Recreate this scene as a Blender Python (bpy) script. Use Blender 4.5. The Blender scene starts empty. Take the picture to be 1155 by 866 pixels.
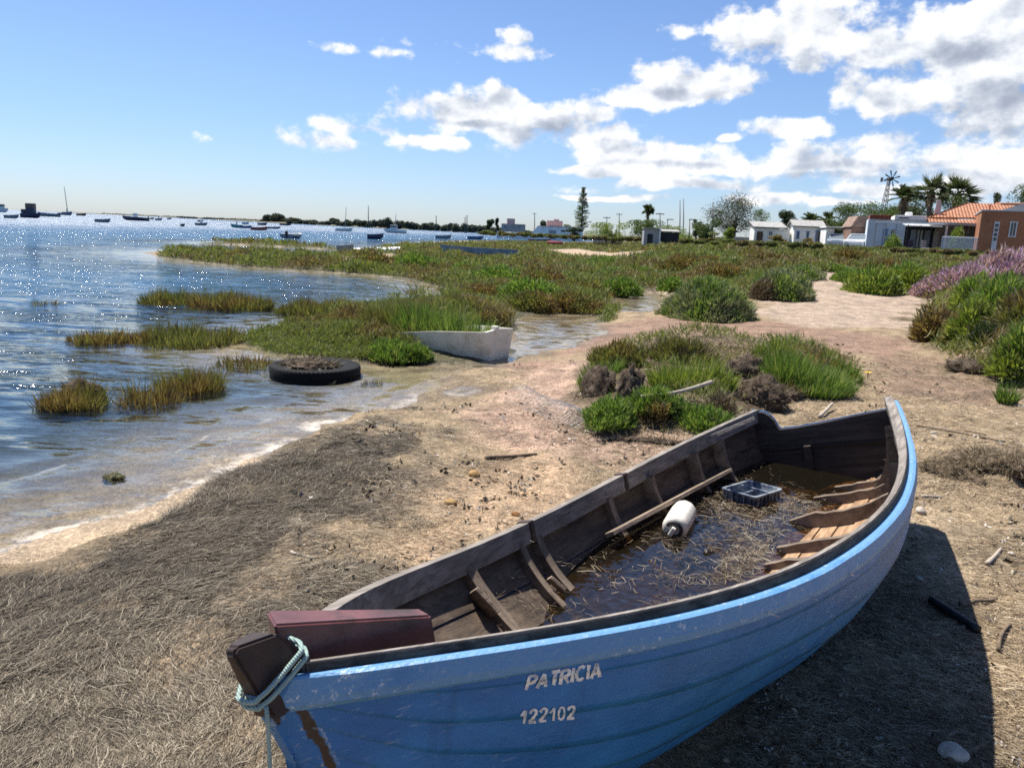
import bpy, bmesh, math, random
import numpy as np
from mathutils import Matrix, Vector
from mathutils.bvhtree import BVHTree
PI = math.pi
sc = bpy.context.scene
COL = sc.collection
RNG = np.random.default_rng(7)
random.seed(7)

# ------------------------------------------------------------------ camera geometry (photo 1155 x 866)
PW, PH, FPX = 1155, 866, 890.0
ROLL = math.radians(2.43)
PITCH = math.atan((433 - 260.5) * math.cos(ROLL) / FPX)
CAM = np.array([0, 0, 1.65])
FWD = np.array([0, math.cos(PITCH), -math.sin(PITCH)])
_u = np.array([0, math.sin(PITCH), math.cos(PITCH)]); _r = np.array([1.0, 0, 0])
RT = math.cos(ROLL) * _r + math.sin(ROLL) * _u
UP = -math.sin(ROLL) * _r + math.cos(ROLL) * _u
def ray(px, py):
    px = np.asarray(px, float)[..., None]; py = np.asarray(py, float)[..., None]
    return FWD + (px - PW / 2) / FPX * RT + (PH / 2 - py) / FPX * UP
def gp(px, py, z=0.0):                 # where the line of sight meets the level z
    d = ray(px, py); t = (z - CAM[2]) / d[..., 2:3]
    return CAM + t * d
def at(px, py, depth):                 # the point at a given depth
    return CAM + ray(px, py) * depth
def P2(pts, z=0.0):
    a = np.array(pts, float); return gp(a[:, 0], a[:, 1], z)[:, :2]

# ------------------------------------------------------------------ noise in numpy
def _hash(ix, iy, seed):
    h = (ix.astype(np.int64) * 374761393 + iy.astype(np.int64) * 668265263 + seed * 144269504) & 0xffffffff
    h = ((h ^ (h >> 13)) * 1274126177) & 0xffffffff
    return ((h ^ (h >> 16)) & 0xffff) / 65535.0
def vnoise(x, y, seed=0):
    ix = np.floor(x); iy = np.floor(y); fx = x - ix; fy = y - iy
    fx = fx * fx * (3 - 2 * fx); fy = fy * fy * (3 - 2 * fy)
    a = _hash(ix, iy, seed); b = _hash(ix + 1, iy, seed); c = _hash(ix, iy + 1, seed); d = _hash(ix + 1, iy + 1, seed)
    return a + (b - a) * fx + (c - a) * fy + (a - b - c + d) * fx * fy
def fbm(x, y, oct=4, seed=0):
    s = 0; amp = .5; t = 0
    for o in range(oct):
        s = s + amp * vnoise(x * 2 ** o + 17.3 * o, y * 2 ** o - 9.1 * o, seed + o); t += amp; amp *= .5
    return s / t
def sstep(a, b, x):
    t = np.clip((x - a) / (b - a), 0, 1); return t * t * (3 - 2 * t)
def sdpoly(x, y, poly):                # signed distance, negative inside
    p = np.asarray(poly, float); q = np.roll(p, -1, 0)
    shp = x.shape; X = x.ravel(); Y = y.ravel()
    out = np.empty(X.size)
    for i in range(0, X.size, 40000):
        xx = X[i:i + 40000, None]; yy = Y[i:i + 40000, None]
        e = q - p; wx = xx - p[:, 0]; wy = yy - p[:, 1]
        t = np.clip((wx * e[:, 0] + wy * e[:, 1]) / ((e ** 2).sum(1) + 1e-12), 0, 1)
        d = np.sqrt(((wx - t * e[:, 0]) ** 2 + (wy - t * e[:, 1]) ** 2).min(1))
        c = (p[:, 1] > yy) != (q[:, 1] > yy)
        xi = p[:, 0] + (yy - p[:, 1]) * e[:, 0] / np.where(np.abs(e[:, 1]) < 1e-12, 1e-12, e[:, 1])
        ins = (c & (xx < xi)).sum(1) % 2 == 1
        out[i:i + 40000] = np.where(ins, -d, d)
    return out.reshape(shp)

# ------------------------------------------------------------------ object helpers
def tag(o, label=None, cat=None, group=None, kind=None):
    if label: o['label'] = label
    if cat: o['category'] = cat
    if group: o['group'] = group
    if kind: o['kind'] = kind
    return o
def empty(name, loc=(0, 0, 0), rz=0.0, label=None, cat=None, group=None):
    o = bpy.data.objects.new(name, None); COL.objects.link(o)
    o.location = [float(v) for v in loc]; o.rotation_euler = (0, 0, rz); o.empty_display_size = .1
    return tag(o, label, cat, group)
def link(name, me, m, parent=None):
    o = bpy.data.objects.new(name, me); COL.objects.link(o)
    if m is not None:
        for mm in (m if isinstance(m, (list, tuple)) else [m]): me.materials.append(mm)
    if parent is not None: o.parent = parent
    return o
def npmesh(name, V, Q=None, T=None, smooth=False):
    me = bpy.data.meshes.new(name)
    V = np.asarray(V, np.float32).reshape(-1, 3)
    Q = np.zeros((0, 4), np.int32) if Q is None else np.asarray(Q, np.int32).reshape(-1, 4)
    T = np.zeros((0, 3), np.int32) if T is None else np.asarray(T, np.int32).reshape(-1, 3)
    me.vertices.add(len(V)); me.vertices.foreach_set('co', V.ravel())
    n = Q.size + T.size; me.loops.add(n)
    me.loops.foreach_set('vertex_index', np.concatenate([Q.ravel(), T.ravel()]).astype(np.int32))
    me.polygons.add(len(Q) + len(T))
    st = np.concatenate([np.arange(len(Q)) * 4, Q.size + np.arange(len(T)) * 3]).astype(np.int32)
    me.polygons.foreach_set('loop_start', st)
    if smooth: me.polygons.foreach_set('use_smooth', np.ones(len(st), bool))
    me.update(calc_edges=True); me.validate()
    return me
class MB:
    def __init__(s): s.v = []; s.f = []; s.sm = []
    def add(s, V, F, smooth=False):
        o = len(s.v); s.v += [tuple(map(float, p)) for p in V]; s.f += [tuple(int(i) + o for i in f) for f in F]; s.sm += [smooth] * len(F)
        return s
    def box(s, c, size, R=None, bev=0.0):
        hx, hy, hz = [d / 2 for d in size]; R = np.eye(3) if R is None else np.asarray(R)
        b = min(bev, hx * .9, hy * .9, hz * .9)
        if b <= 0:
            V = [(x, y, z) for x in (-hx, hx) for y in (-hy, hy) for z in (-hz, hz)]
            F = [(0, 1, 3, 2), (4, 6, 7, 5), (0, 4, 5, 1), (2, 3, 7, 6), (0, 2, 6, 4), (1, 5, 7, 3)]
        else:
            bm = bmesh.new(); bmesh.ops.create_cube(bm, size=1)
            for v in bm.verts: v.co = Vector((v.co.x * 2 * hx, v.co.y * 2 * hy, v.co.z * 2 * hz))
            bmesh.ops.bevel(bm, geom=list(bm.edges), offset=b, segments=2, affect='EDGES', profile=.5)
            bm.verts.index_update(); V = [tuple(v.co) for v in bm.verts]; F = [[v.index for v in f.verts] for f in bm.faces]; bm.free()
        V = np.array(V) @ R.T + np.asarray(c, float)
        return s.add(V, F)
    def tube(s, path, rad, n=8, caps=True, flat=1.0):
        P = np.asarray(path, float); m = len(P); r = np.broadcast_to(np.asarray(rad, float), (m,))
        T = np.gradient(P, axis=0); T /= np.linalg.norm(T, axis=1)[:, None] + 1e-12
        ref = np.array([0, 0, 1.0]) if abs(T[0][2]) < .9 else np.array([1.0, 0, 0])
        V = []; A = np.cross(T[0], ref); A /= np.linalg.norm(A)
        for i in range(m):
            A = A - T[i] * (A @ T[i]); A /= np.linalg.norm(A) + 1e-12; Bv = np.cross(T[i], A)
            for k in range(n):
                a = 2 * PI * k / n; V.append(P[i] + r[i] * (math.cos(a) * A + flat * math.sin(a) * Bv))
        F = [(i * n + k, i * n + (k + 1) % n, (i + 1) * n + (k + 1) % n, (i + 1) * n + k) for i in range(m - 1) for k in range(n)]
        if caps: F += [tuple(range(n))[::-1], tuple(range((m - 1) * n, m * n))]
        return s.add(V, F, True)
    def lathe(s, prof, n=32, M=None, wob=0):   # prof: (r, z)
        V = []
        for r, z in prof:
            for k in range(n):
                a = 2 * PI * k / n; V.append((r * math.cos(a), r * math.sin(a), z))
        V = np.array(V)
        if M is not None: V = V @ np.asarray(M)[:3, :3].T + np.asarray(M)[:3, 3]
        m = len(prof)
        F = [(i * n + k, i * n + (k + 1) % n, (i + 1) * n + (k + 1) % n, (i + 1) * n + k) for i in range(m - 1) for k in range(n)]
        return s.add(V, F, True)
    def grid(s, P, smooth=True, flip=False):    # P (a,b,3)
        P = np.asarray(P, float); a, b = P.shape[:2]
        F = [((i * b + j), (i + 1) * b + j, (i + 1) * b + j + 1, i * b + j + 1) for i in range(a - 1) for j in range(b - 1)]
        if flip: F = [f[::-1] for f in F]
        return s.add(P.reshape(-1, 3), F, smooth)
    def prism(s, poly, d, o=(0, 0, 0)):         # poly: list of 3D points, d: extrusion vector
        P = np.asarray(poly, float) + np.asarray(o); n = len(P); D = np.asarray(d, float)
        V = np.concatenate([P, P + D])
        F = [tuple(range(n))[::-1], tuple(range(n, 2 * n))] + [(i, (i + 1) % n, n + (i + 1) % n, n + i) for i in range(n)]
        return s.add(V, F)
    def build(s, name, m, parent=None, recalc=True):
        me = bpy.data.meshes.new(name); me.from_pydata(s.v, [], s.f)
        me.polygons.foreach_set('use_smooth', np.array(s.sm, bool))
        if recalc:
            bm = bmesh.new(); bm.from_mesh(me); bmesh.ops.recalc_face_normals(bm, faces=bm.faces); bm.to_mesh(me); bm.free()
        me.update()
        return link(name, me, m, parent)
def copy_tree(o, parent=None):
    c = o.copy(); COL.objects.link(c)
    if parent is not None: c.parent = parent
    for ch in list(o.children): copy_tree(ch, c)
    return c

# ------------------------------------------------------------------ materials
class NT:
    def __init__(s, tree): s.t = tree; s.n = tree.nodes; s.l = tree.links
    def new(s, typ, props=None, **inp):
        nd = s.n.new(typ)
        for k, v in (props or {}).items(): setattr(nd, k, v)
        for k, v in inp.items():
            k2 = int(k[1:]) if k[0] == 'i' and k[1:].isdigit() else k.replace('_', ' ')
            s.set(nd.inputs[k2], v)
        return nd
    def set(s, sock, v):
        if isinstance(v, bpy.types.NodeSocket): s.l.new(v, sock)
        elif isinstance(v, bpy.types.Node): s.l.new(v.outputs[0], sock)
        else:
            if isinstance(v, (tuple, list)) and len(v) == 3 and sock.type == 'RGBA': v = (*v, 1)
            sock.default_value = v
    def math(s, op, a, b=None, c=None, clamp=False):
        nd = s.n.new('ShaderNodeMath'); nd.operation = op; nd.use_clamp = clamp
        for i, v in enumerate((a, b, c)):
            if v is not None: s.set(nd.inputs[i], v)
        return nd.outputs[0]
    def vmath(s, op, a, b=None):
        nd = s.n.new('ShaderNodeVectorMath'); nd.operation = op
        s.set(nd.inputs[0], a)
        if b is not None: s.set(nd.inputs[3] if op == 'SCALE' else nd.inputs[1], b)
        return nd.outputs[1] if op in ('LENGTH', 'DOT_PRODUCT', 'DISTANCE') else nd.outputs[0]
    def mix(s, f, a, b, mode='MIX'):
        nd = s.n.new('ShaderNodeMix'); nd.data_type = 'RGBA'; nd.blend_type = mode
        s.set(nd.inputs[0], f); s.set(nd.inputs[6], a); s.set(nd.inputs[7], b)
        return nd.outputs[2]
    def ramp(s, f, stops, interp='LINEAR'):
        nd = s.n.new('ShaderNodeValToRGB'); cr = nd.color_ramp; cr.interpolation = interp
        while len(cr.elements) < len(stops): cr.elements.new(.5)
        for e, (p, c) in zip(cr.elements, stops):
            e.position = p; e.color = (*c, 1) if isinstance(c, (tuple, list)) else (c, c, c, 1)
        s.set(nd.inputs[0], f); return nd.outputs[0]
    def rng(s, f, a, b, c=0.0, d=1.0):
        nd = s.n.new('ShaderNodeMapRange'); nd.interpolation_type = 'SMOOTHSTEP'
        for i, v in enumerate((f, a, b, c, d)): s.set(nd.inputs[i], v)
        return nd.outputs[0]
    def noise(s, vec, scale, detail=4, rough=.55, dist=0.0, col=False):
        nd = s.new('ShaderNodeTexNoise', None, Scale=scale, Detail=detail, Roughness=rough, Distortion=dist)
        if vec is not None: s.set(nd.inputs['Vector'], vec)
        return nd.outputs[1 if col else 0]
    def mapv(s, vec, scale=(1, 1, 1), rot=(0, 0, 0), loc=(0, 0, 0)):
        nd = s.n.new('ShaderNodeMapping'); s.set(nd.inputs[0], vec)
        nd.inputs[1].default_value = loc; nd.inputs[2].default_value = rot; nd.inputs[3].default_value = scale
        return nd.outputs[0]
    def obj(s): return s.n.new('ShaderNodeTexCoord').outputs['Object']
    def island(s): return s.n.new('ShaderNodeNewGeometry').outputs['Random Per Island']
    def pos(s): return s.n.new('ShaderNodeNewGeometry').outputs['Position']
    def bump(s, h, strength=.5, dist=.01):
        return s.new('ShaderNodeBump', None, Strength=strength, Distance=dist, Height=h).outputs[0]
def newmat(name):
    m = bpy.data.materials.new(name); m.use_nodes = True; t = NT(m.node_tree); t.n.clear()
    out = t.n.new('ShaderNodeOutputMaterial'); return m, t, out
def pbsdf(t, out, col, rough=.7, normal=None, metal=0.0, spec=.4, **kw):
    b = t.new('ShaderNodeBsdfPrincipled', None)
    t.set(b.inputs['Base Color'], col); t.set(b.inputs['Roughness'], rough); t.set(b.inputs['Metallic'], metal)
    t.set(b.inputs['Specular IOR Level'], spec)
    if normal is not None: t.set(b.inputs['Normal'], normal)
    for k, v in kw.items(): t.set(b.inputs[k.replace('_', ' ')], v)
    t.l.new(b.outputs[0], out.inputs[0]); return b
def simple(name, col, rough=.6, var=.25, scale=6.0, metal=0.0, spec=.4, bump=0.0, dirt=None):
    m, t, out = newmat(name); o = t.obj()
    n = t.noise(o, scale, 5)
    f = t.rng(n, .3, .7)
    c = t.mix(f, tuple(v * (1 - var) for v in col), tuple(min(1, v * (1 + var)) for v in col))
    if dirt: c = t.mix(t.rng(t.noise(o, scale * .6, 6, .65), .52, .68), c, dirt)
    nr = t.bump(t.noise(o, scale * 6, 4), bump, .01) if bump else None
    pbsdf(t, out, c, rough, nr, metal, spec); return m
def leafmat(name, stops, patch=None, pscale=.5, trans=.35, rough=.6, lo=.45):
    m, t, out = newmat(name)
    c = t.ramp(t.island(), stops)
    if patch:
        n = t.noise(t.pos(), pscale, 4, .6)
        c = t.mix(t.rng(n, lo, lo + .15), c, t.ramp(t.island(), patch))
    b = t.new('ShaderNodeBsdfPrincipled', None, Base_Color=c, Roughness=rough); b.inputs['Specular IOR Level'].default_value = .3
    tr = t.new('ShaderNodeBsdfTranslucent', None, Color=t.mix(1.0, c, (1.0, 1.1, .5), 'MULTIPLY'))
    mx = t.new('ShaderNodeMixShader', None, i0=trans, i1=b.outputs[0], i2=tr.outputs[0])
    t.l.new(mx.outputs[0], out.inputs[0]); return m
def wood(name, dark, light, scale=1.0, axis=(1, 14, 14), rough=.8, island=.35, crack=True, spec=.25):
    m, t, out = newmat(name); o = t.obj()
    v = t.mapv(o, tuple(a * scale for a in axis))
    n = t.noise(v, 3, 8, .65, .6)
    c = t.mix(t.rng(n, .3, .72), dark, light)
    big = t.noise(o, 4 * scale, 3)
    c = t.mix(t.rng(big, .35, .75, 0, .6), c, tuple((a + b) * .3 for a, b in zip(dark, light)))
    isl = t.math('MULTIPLY_ADD', t.island(), island * 2, 1 - island)
    c = t.mix(1.0, c, t.new('ShaderNodeCombineColor', None, i0=isl, i1=isl, i2=isl).outputs[0], 'MULTIPLY')
    fine = t.noise(t.mapv(o, tuple(a * scale * 3 for a in axis)), 4, 4)
    nr = t.bump(t.math('ADD', n, t.math('MULTIPLY', fine, .6)), .5, .006)
    pbsdf(t, out, c, rough, nr, 0, spec); return m
# ------------------------------------------------------------------ camera, sun, sky
cam = bpy.data.cameras.new('camera'); co = bpy.data.objects.new('camera', cam); COL.objects.link(co); sc.camera = co
cam.sensor_width = 36; cam.lens = 36 * FPX / PW; cam.clip_start = .05; cam.clip_end = 40000
M = Matrix(((RT[0], UP[0], -FWD[0], 0), (RT[1], UP[1], -FWD[1], 0), (RT[2], UP[2], -FWD[2], CAM[2]), (0, 0, 0, 1)))
co.matrix_world = M
SUN_AZ, SUN_EL = math.radians(-42), math.radians(63)
SUNV = Vector((math.sin(SUN_AZ) * math.cos(SUN_EL), math.cos(SUN_AZ) * math.cos(SUN_EL), math.sin(SUN_EL)))
sl = bpy.data.lights.new('sun', 'SUN'); sl.energy = 4.7; sl.angle = math.radians(.53); sl.color = (1, .95, .87)
so = bpy.data.objects.new('sun', sl); COL.objects.link(so); so.rotation_euler = SUNV.to_track_quat('Z', 'Y').to_euler(); so.location = (0, 0, 30)
sc.view_settings.view_transform = 'Standard'; sc.view_settings.look = 'None'; sc.view_settings.exposure = 0.86; sc.view_settings.gamma = 1
sc.view_settings.use_curve_mapping = False
sc.cycles.use_denoising = False; sc.cycles.filter_width = 1.7
sc.cycles.max_bounces = 7; sc.cycles.transparent_max_bounces = 12; sc.cycles.caustics_reflective = False; sc.cycles.caustics_refractive = False
sc.cycles.sample_clamp_indirect = 4

def azel(px, py):
    d = ray(px, py); d = d / np.linalg.norm(d, axis=-1, keepdims=True)
    return np.arctan2(d[..., 0], d[..., 1]), np.arcsin(d[..., 2])
w = bpy.data.worlds.new('World'); sc.world = w; w.use_nodes = True
t = NT(w.node_tree); t.n.clear()
wo = t.n.new('ShaderNodeOutputWorld')
sky = t.n.new('ShaderNodeTexSky'); sky.sky_type = 'NISHITA'; sky.sun_disc = False
sky.sun_elevation = SUN_EL; sky.sun_rotation = SUN_AZ
sky.altitude = 0; sky.air_density = 1.0; sky.dust_density = .3; sky.ozone_density = 3.0
el_ = t.math('ARCSINE', t.new('ShaderNodeSeparateXYZ', None, Vector=t.n.new('ShaderNodeTexCoord').outputs['Generated']).outputs[2])
bg = t.new('ShaderNodeBackground', None, Color=t.mix(1.0, sky.outputs[0], t.ramp(t.rng(el_, -.02, .55), [(0, (.70, .81, 1.09)), (.25, (.77, .86, 1.05)), (1, (.78, .85, 1.03))]), 'MULTIPLY'), Strength=.074)
dirv = t.n.new('ShaderNodeTexCoord').outputs['Generated']
sx = t.new('ShaderNodeSeparateXYZ', None, Vector=dirv)
az = t.math('ARCTAN2', sx.outputs[0], sx.outputs[1]); el = t.math('ARCSINE', sx.outputs[2])
P = t.new('ShaderNodeCombineXYZ', None, X=az, Y=el, Z=0.0).outputs[0]
wn = t.vmath('SUBTRACT', t.noise(P, 9, 3, .5, 0, True), (.5, .5, .5))
PD = t.vmath('ADD', P, t.vmath('MULTIPLY', wn, (.045, .03, 0)))
CL = [(900, 40, 95, 48), (845, 34, 36, 22), (1085, 62, 120, 72), (1140, 20, 70, 56), (1120, 135, 90, 50), (790, 92, 92, 26), (715, 110, 50, 18), (1000, 112, 52, 34), (985, 55, 46, 36), (960, 100, 34, 26),
      (630, 140, 76, 34), (668, 130, 34, 20), (518, 131, 72, 28, 1.5), (572, 114, 28, 22, 1.3), (500, 163, 60, 9), (560, 150, 40, 14), (735, 175, 100, 20), (690, 152, 34, 20), (800, 184, 46, 12), (895, 147, 52, 12), (825, 155, 18, 5),
      (930, 186, 90, 22), (1000, 170, 60, 26), (1080, 182, 100, 28), (1140, 190, 60, 36), (665, 194, 80, 6), (770, 207, 90, 8), (870, 221, 70, 8), (985, 214, 70, 10), (1085, 214, 80, 13), (690, 222, 60, 4), (940, 224, 60, 6),
      (355, 160, 52, 8, .36), (402, 144, 40, 7, .36), (495, 49, 40, 6, .36), (428, 59, 36, 4, .25), (568, 58, 26, 6, .33), (598, 60, 17, 8, .42), (587, 45, 15, 7, .36), (768, 32, 14, 6, .3), (718, 76, 14, 7, .27), (657, 211, 30, 6, .45),
      (1300, 60, 150, 110), (1330, 190, 170, 50), (1250, -60, 150, 60)]
DK = [(1118, 106, 78, 30), (895, 78, 64, 20), (1012, 54, 40, 14), (985, 112, 44, 15), (1075, 152, 105, 13), (590, 152, 30, 14), (640, 146, 40, 20), (690, 164, 34, 9), (790, 106, 90, 9),
      (1095, 52, 60, 18), (1000, 190, 120, 8), (745, 186, 90, 6), (930, 198, 90, 6), (1080, 200, 100, 8), (530, 142, 50, 6)]
def blob(vec, px, py, hw, hh, amp=1.0):
    a, e = azel(px, py); a2, _ = azel(px + hw, py); _, e2 = azel(px, py - hh)
    d = t.vmath('MULTIPLY', t.vmath('SUBTRACT', vec, (float(a), float(e), 0)), (1 / float(a2 - a), 1 / float(e2 - e), 0))
    return t.math('SUBTRACT', 1.0, t.vmath('LENGTH', d)) if amp == 1 else t.math('MULTIPLY', t.math('SUBTRACT', 1.0, t.vmath('LENGTH', d)), amp)
def mx(vec, L):
    acc = None
    for c in L:
        b = blob(vec, *c); acc = b if acc is None else t.math('SMOOTH_MAX', acc, b, .07)
    return acc
F = mx(PD, CL); D = mx(PD, DK)
def n2(vec, scale, detail, rough=.55, dist=0.0):
    nd = t.new('ShaderNodeTexNoise', {'noise_dimensions': '2D'}, Vector=vec, Scale=scale, Detail=detail, Roughness=rough, Distortion=dist)
    return nd.outputs[0]
PS = t.mapv(P, (1, 1.35, 1))
warp = t.new('ShaderNodeTexNoise', {'noise_dimensions': '2D'}, Vector=PS, Scale=34.0, Detail=4.0, Roughness=.6).outputs[1]
PV = t.vmath('ADD', PS, t.vmath('MULTIPLY', t.vmath('SUBTRACT', warp, (.5, .5, .5)), (.035, .035, 0)))
def puff(vec, vv):
    vo = t.new('ShaderNodeTexVoronoi', {'feature': 'F1', 'voronoi_dimensions': '2D', 'normalize': True}, Vector=vv, Scale=21, Detail=2, Roughness=.5)
    return t.math('ADD', t.math('MULTIPLY', n2(vec, 15, 8, .58), .74), t.math('MULTIPLY', t.math('SUBTRACT', .8, vo.outputs[0]), .26))
DV = (-.012, .022, 0)
n0 = puff(PS, PV); n1 = puff(t.vmath('ADD', PS, DV), t.vmath('ADD', PV, DV))
dens = t.math('ADD', t.math('MULTIPLY', F, .85), t.math('MULTIPLY', t.math('SUBTRACT', n0, .462), 3.0))
wisp = t.rng(el, .0, .25, .26, .12)
mask = t.rng(dens, t.math('MULTIPLY', wisp, -.1), t.math('ADD', wisp, .30))
lit = t.math('ADD', .74, t.math('MULTIPLY', t.math('SUBTRACT', n0, n1), 2.2))
thick = t.rng(dens, .35, 1.3, 0, .12)
dark = t.rng(t.math('ADD', D, t.math('MULTIPLY', t.math('SUBTRACT', n2(PS, 22, 3), .5), 1.3)), -.25, .8, 0, .42)
litf = t.math('SUBTRACT', t.math('SUBTRACT', lit, thick), dark, None, True)
ccol = t.ramp(litf, [(0, (.36, .41, .51)), (.35, (.55, .60, .69)), (.65, (.82, .85, .90)), (.88, (1.0, 1.0, 1.0))])
cbg = t.new('ShaderNodeBackground', None, Color=ccol, Strength=.62)
ms = t.new('ShaderNodeMixShader', None, i0=t.math('MULTIPLY', mask, t.rng(el, -.01, .03)), i1=bg.outputs[0], i2=cbg.outputs[0])
t.l.new(ms.outputs[0], wo.inputs[0])

# ------------------------------------------------------------------ where land, water and plants lie
WL = -0.20
coast = [(-120, 680), (0, 629), (60, 606), (106, 590), (160, 574), (200, 556), (249, 537), (281, 521), (300, 513), (318, 499), (344, 495), (363, 492), (368, 479), (397, 476), (447, 463), (474, 454),
         (470, 444), (497, 436), (500, 424), (520, 416), (560, 414), (576, 408), (590, 402), (640, 391), (674, 379), (676, 357), (640, 351), (602, 353), (580, 362), (575, 356), (500, 341), (448, 346), (515, 333), (488, 322), (450, 313), (405, 309), (350, 306), (260, 300), (185, 291), (160, 285), (200, 281.5), (300, 284), (380, 288.5), (400, 284.5), (440, 278.5), (452, 275), (520, 272), (600, 272.5), (690, 274.5)]
farcoast = [(712, 272), (660, 268.6), (600, 265.6), (560, 263.4), (476, 259.6), (400, 255.9), (332, 252.6), (300, 250.9), (262, 248.8), (205, 245.9)]
SEA = np.concatenate([P2(coast, WL), P2(farcoast, WL), np.array([(-1500, 2600), (-2500, 7000), (-14000, 9000), (-14000, -3000), (-60, -60), (-12, -9), (-6, .4)])])
ISLE = P2([(262, 386), (330, 370), (400, 354), (470, 345), (552, 348), (580, 362), (576, 398), (545, 408), (495, 411), (400, 407), (310, 400)], WL)
SPIT = P2([(222, 274.6), (245, 273), (300, 274), (345, 278), (390, 281), (385, 282.2), (330, 279.5), (270, 276.6)], WL)
POOL = P2([(690, 338), (712, 331), (752, 329), (755, 342), (738, 352), (700, 352)], WL)
POOL2 = P2([(497, 441), (520, 436), (541, 440), (530, 446), (505, 447)], WL)
STRIP = P2([(-200, 720), (-200, 640), (0, 600), (106, 575), (180, 540), (281, 512), (300, 514), (281, 523), (262, 541), (230, 552), (205, 575), (188, 592), (160, 605), (123, 618), (86, 628), (58, 640), (43, 649), (0, 651)], WL + .06)
MOUND = P2([(640, 492), (648, 430), (690, 392), (800, 380), (960, 402), (968, 440), (880, 455), (835, 492)])
BANKR = P2([(1034, 388), (1085, 424), (1155, 440), (1600, 560), (1600, 345), (1155, 312), (1045, 345)])
def sdwater(x, y):
    s = sdpoly(x, y, SEA)
    d = np.hypot(x, y)
    s = np.maximum(s, -sdpoly(x, y, ISLE)); s = np.maximum(s, -sdpoly(x, y, SPIT))
    s = np.minimum(s, sdpoly(x, y, POOL)); s = np.minimum(s, sdpoly(x, y, POOL2))
    return s + (fbm(x * 1.7, y * 1.7, 3, 5) - .5) * np.clip(.035 * d, .08, .5)
AX0 = np.array([-.385, 1.222]); AX1 = np.array([1.95, 5.02])      # keel line of the beached boat
def keeld(x, y):
    e = AX1 - AX0; tt = np.clip(((x - AX0[0]) * e[0] + (y - AX0[1]) * e[1]) / (e @ e), 0, 1)
    return np.hypot(x - AX0[0] - tt * e[0], y - AX0[1] - tt * e[1])
def gz(x, y, sd=None):
    x = np.asarray(x, float); y = np.asarray(y, float)
    s0 = sdwater(x, y) if sd is None else sd
    near = (y < 7.2) & (x < 0.2)
    wdt = np.where(near, .45, 1.8)
    h = WL + .015 * sstep(0, .1, s0) + (-WL - .015) * sstep(.02, 1, s0 / wdt)
    h = np.where(y > 13, np.minimum(h, -.07 + .07 * sstep(1, 6, s0)), h)
    st = sdpoly(x, y, STRIP)
    h = np.where(y < 8, (WL + .02 + .05 * np.clip(s0, 0, 1)) * (1 - sstep(0, .16, st)) + h * sstep(0, .16, st), h)
    h = np.where(s0 < 0, WL - .012 - .045 * sstep(0, -1.5, s0) - .06 * sstep(-1.2, -4, s0) - .9 * sstep(-2.5, -15, s0), h)
    land = sstep(0, .5, s0) * np.where(y < 8, sstep(0, .2, st), 1)
    h = h + land * (.075 * (fbm(x * .9, y * .9, 4, 11) - .5) + .045 * (fbm(x * 4, y * 4, 3, 21) - .5) + .02 * (fbm(x * 14, y * 14, 2, 31) - .5))
    h = h + .17 * sstep(.05, -.6, sdpoly(x, y, MOUND)) + .34 * sstep(.1, -1.2, sdpoly(x, y, BANKR))
    az_ = x / np.maximum(y, .1)
    h = h + 1.2 * sstep(17, 50, y) * sstep(.05, .28, az_) * (s0 > 0)
    h = h + 1.0 * sstep(0, 40, s0) * (y > 140)
    h = h - .07 * sstep(.5, .1, keeld(x, y))
    # torn clods of turf by the boat's quarter
    for (cx, cy, rr, hh) in CLODS: h = h + hh * np.exp(-(((x - cx) ** 2 + (y - cy) ** 2) / rr ** 2) ** 2) * (.5 + fbm(x * 7, y * 7, 3, 41))
    return h
CLODS = [tuple(gp(1075, 520)[:2]) + (.28, .09), tuple(gp(1110, 540)[:2]) + (.2, .06), tuple(gp(1150, 538)[:2]) + (.25, .1), tuple(gp(1100, 412)[:2]) + (.35, .1)]
def gpt(px, py):                                  # a point on the ground seen at that pixel
    z = 0.0
    for _ in range(12):
        p = gp(px, py, z); z = .5 * z + .5 * float(gz(p[0:1], p[1:2])[0])
    return np.array([p[0], p[1], float(gz(p[0:1], p[1:2])[0])])

# ------------------------------------------------------------------ ground sheet
rad = np.concatenate([[0.0], np.geomspace(.25, 1.2, 22)[:-1], np.geomspace(1.2, 40, 360)[:-1], np.geomspace(40, 1500, 170)[:-1], np.geomspace(1500, 12000, 20)])
ang = np.radians(np.concatenate([np.arange(-52, 52, .17), np.arange(52, 308, 4)]))
AA, RR = np.meshgrid(ang, rad)
GX = RR * np.sin(AA); GY = RR * np.cos(AA)
GS = sdwater(GX, GY); GZ = gz(GX, GY, GS)
na, nr = len(ang), len(rad)
ii, jj = np.meshgrid(np.arange(nr - 1), np.arange(na), indexing='ij')
QD = np.stack([ii * na + jj, ii * na + (jj + 1) % na, (ii + 1) * na + (jj + 1) % na, (ii + 1) * na + jj], -1).reshape(-1, 4)
gme = npmesh('ground', np.stack([GX, GY, GZ], -1), QD, smooth=True)
TINT = np.empty(GX.shape + (3,)); TINT[:] = (.30, .235, .15)
def zone(pts, col, soft=.05, nz=.08, z=0.0):
    d = np.hypot(GX, GY); s = sdpoly(GX, GY, P2(pts, z) if not isinstance(pts, np.ndarray) else pts) / np.maximum(d, .5)
    s = s + (fbm(GX * 1.3, GY * 1.3, 4, 51) - .5) * nz * 2 + (fbm(GX * 6, GY * 6, 3, 52) - .5) * nz * .7
    m = sstep(soft, -soft, s)[..., None]; TINT[:] = TINT * (1 - m) + np.array(col) * m
    return m[..., 0]
zone([(-300, 1400), (-300, 600), (43, 649), (123, 618), (188, 598), (218, 560), (281, 523), (400, 476), (450, 460), (470, 500), (410, 550), (380, 610), (350, 690), (500, 1400)], (.25, .195, .13))
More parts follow.
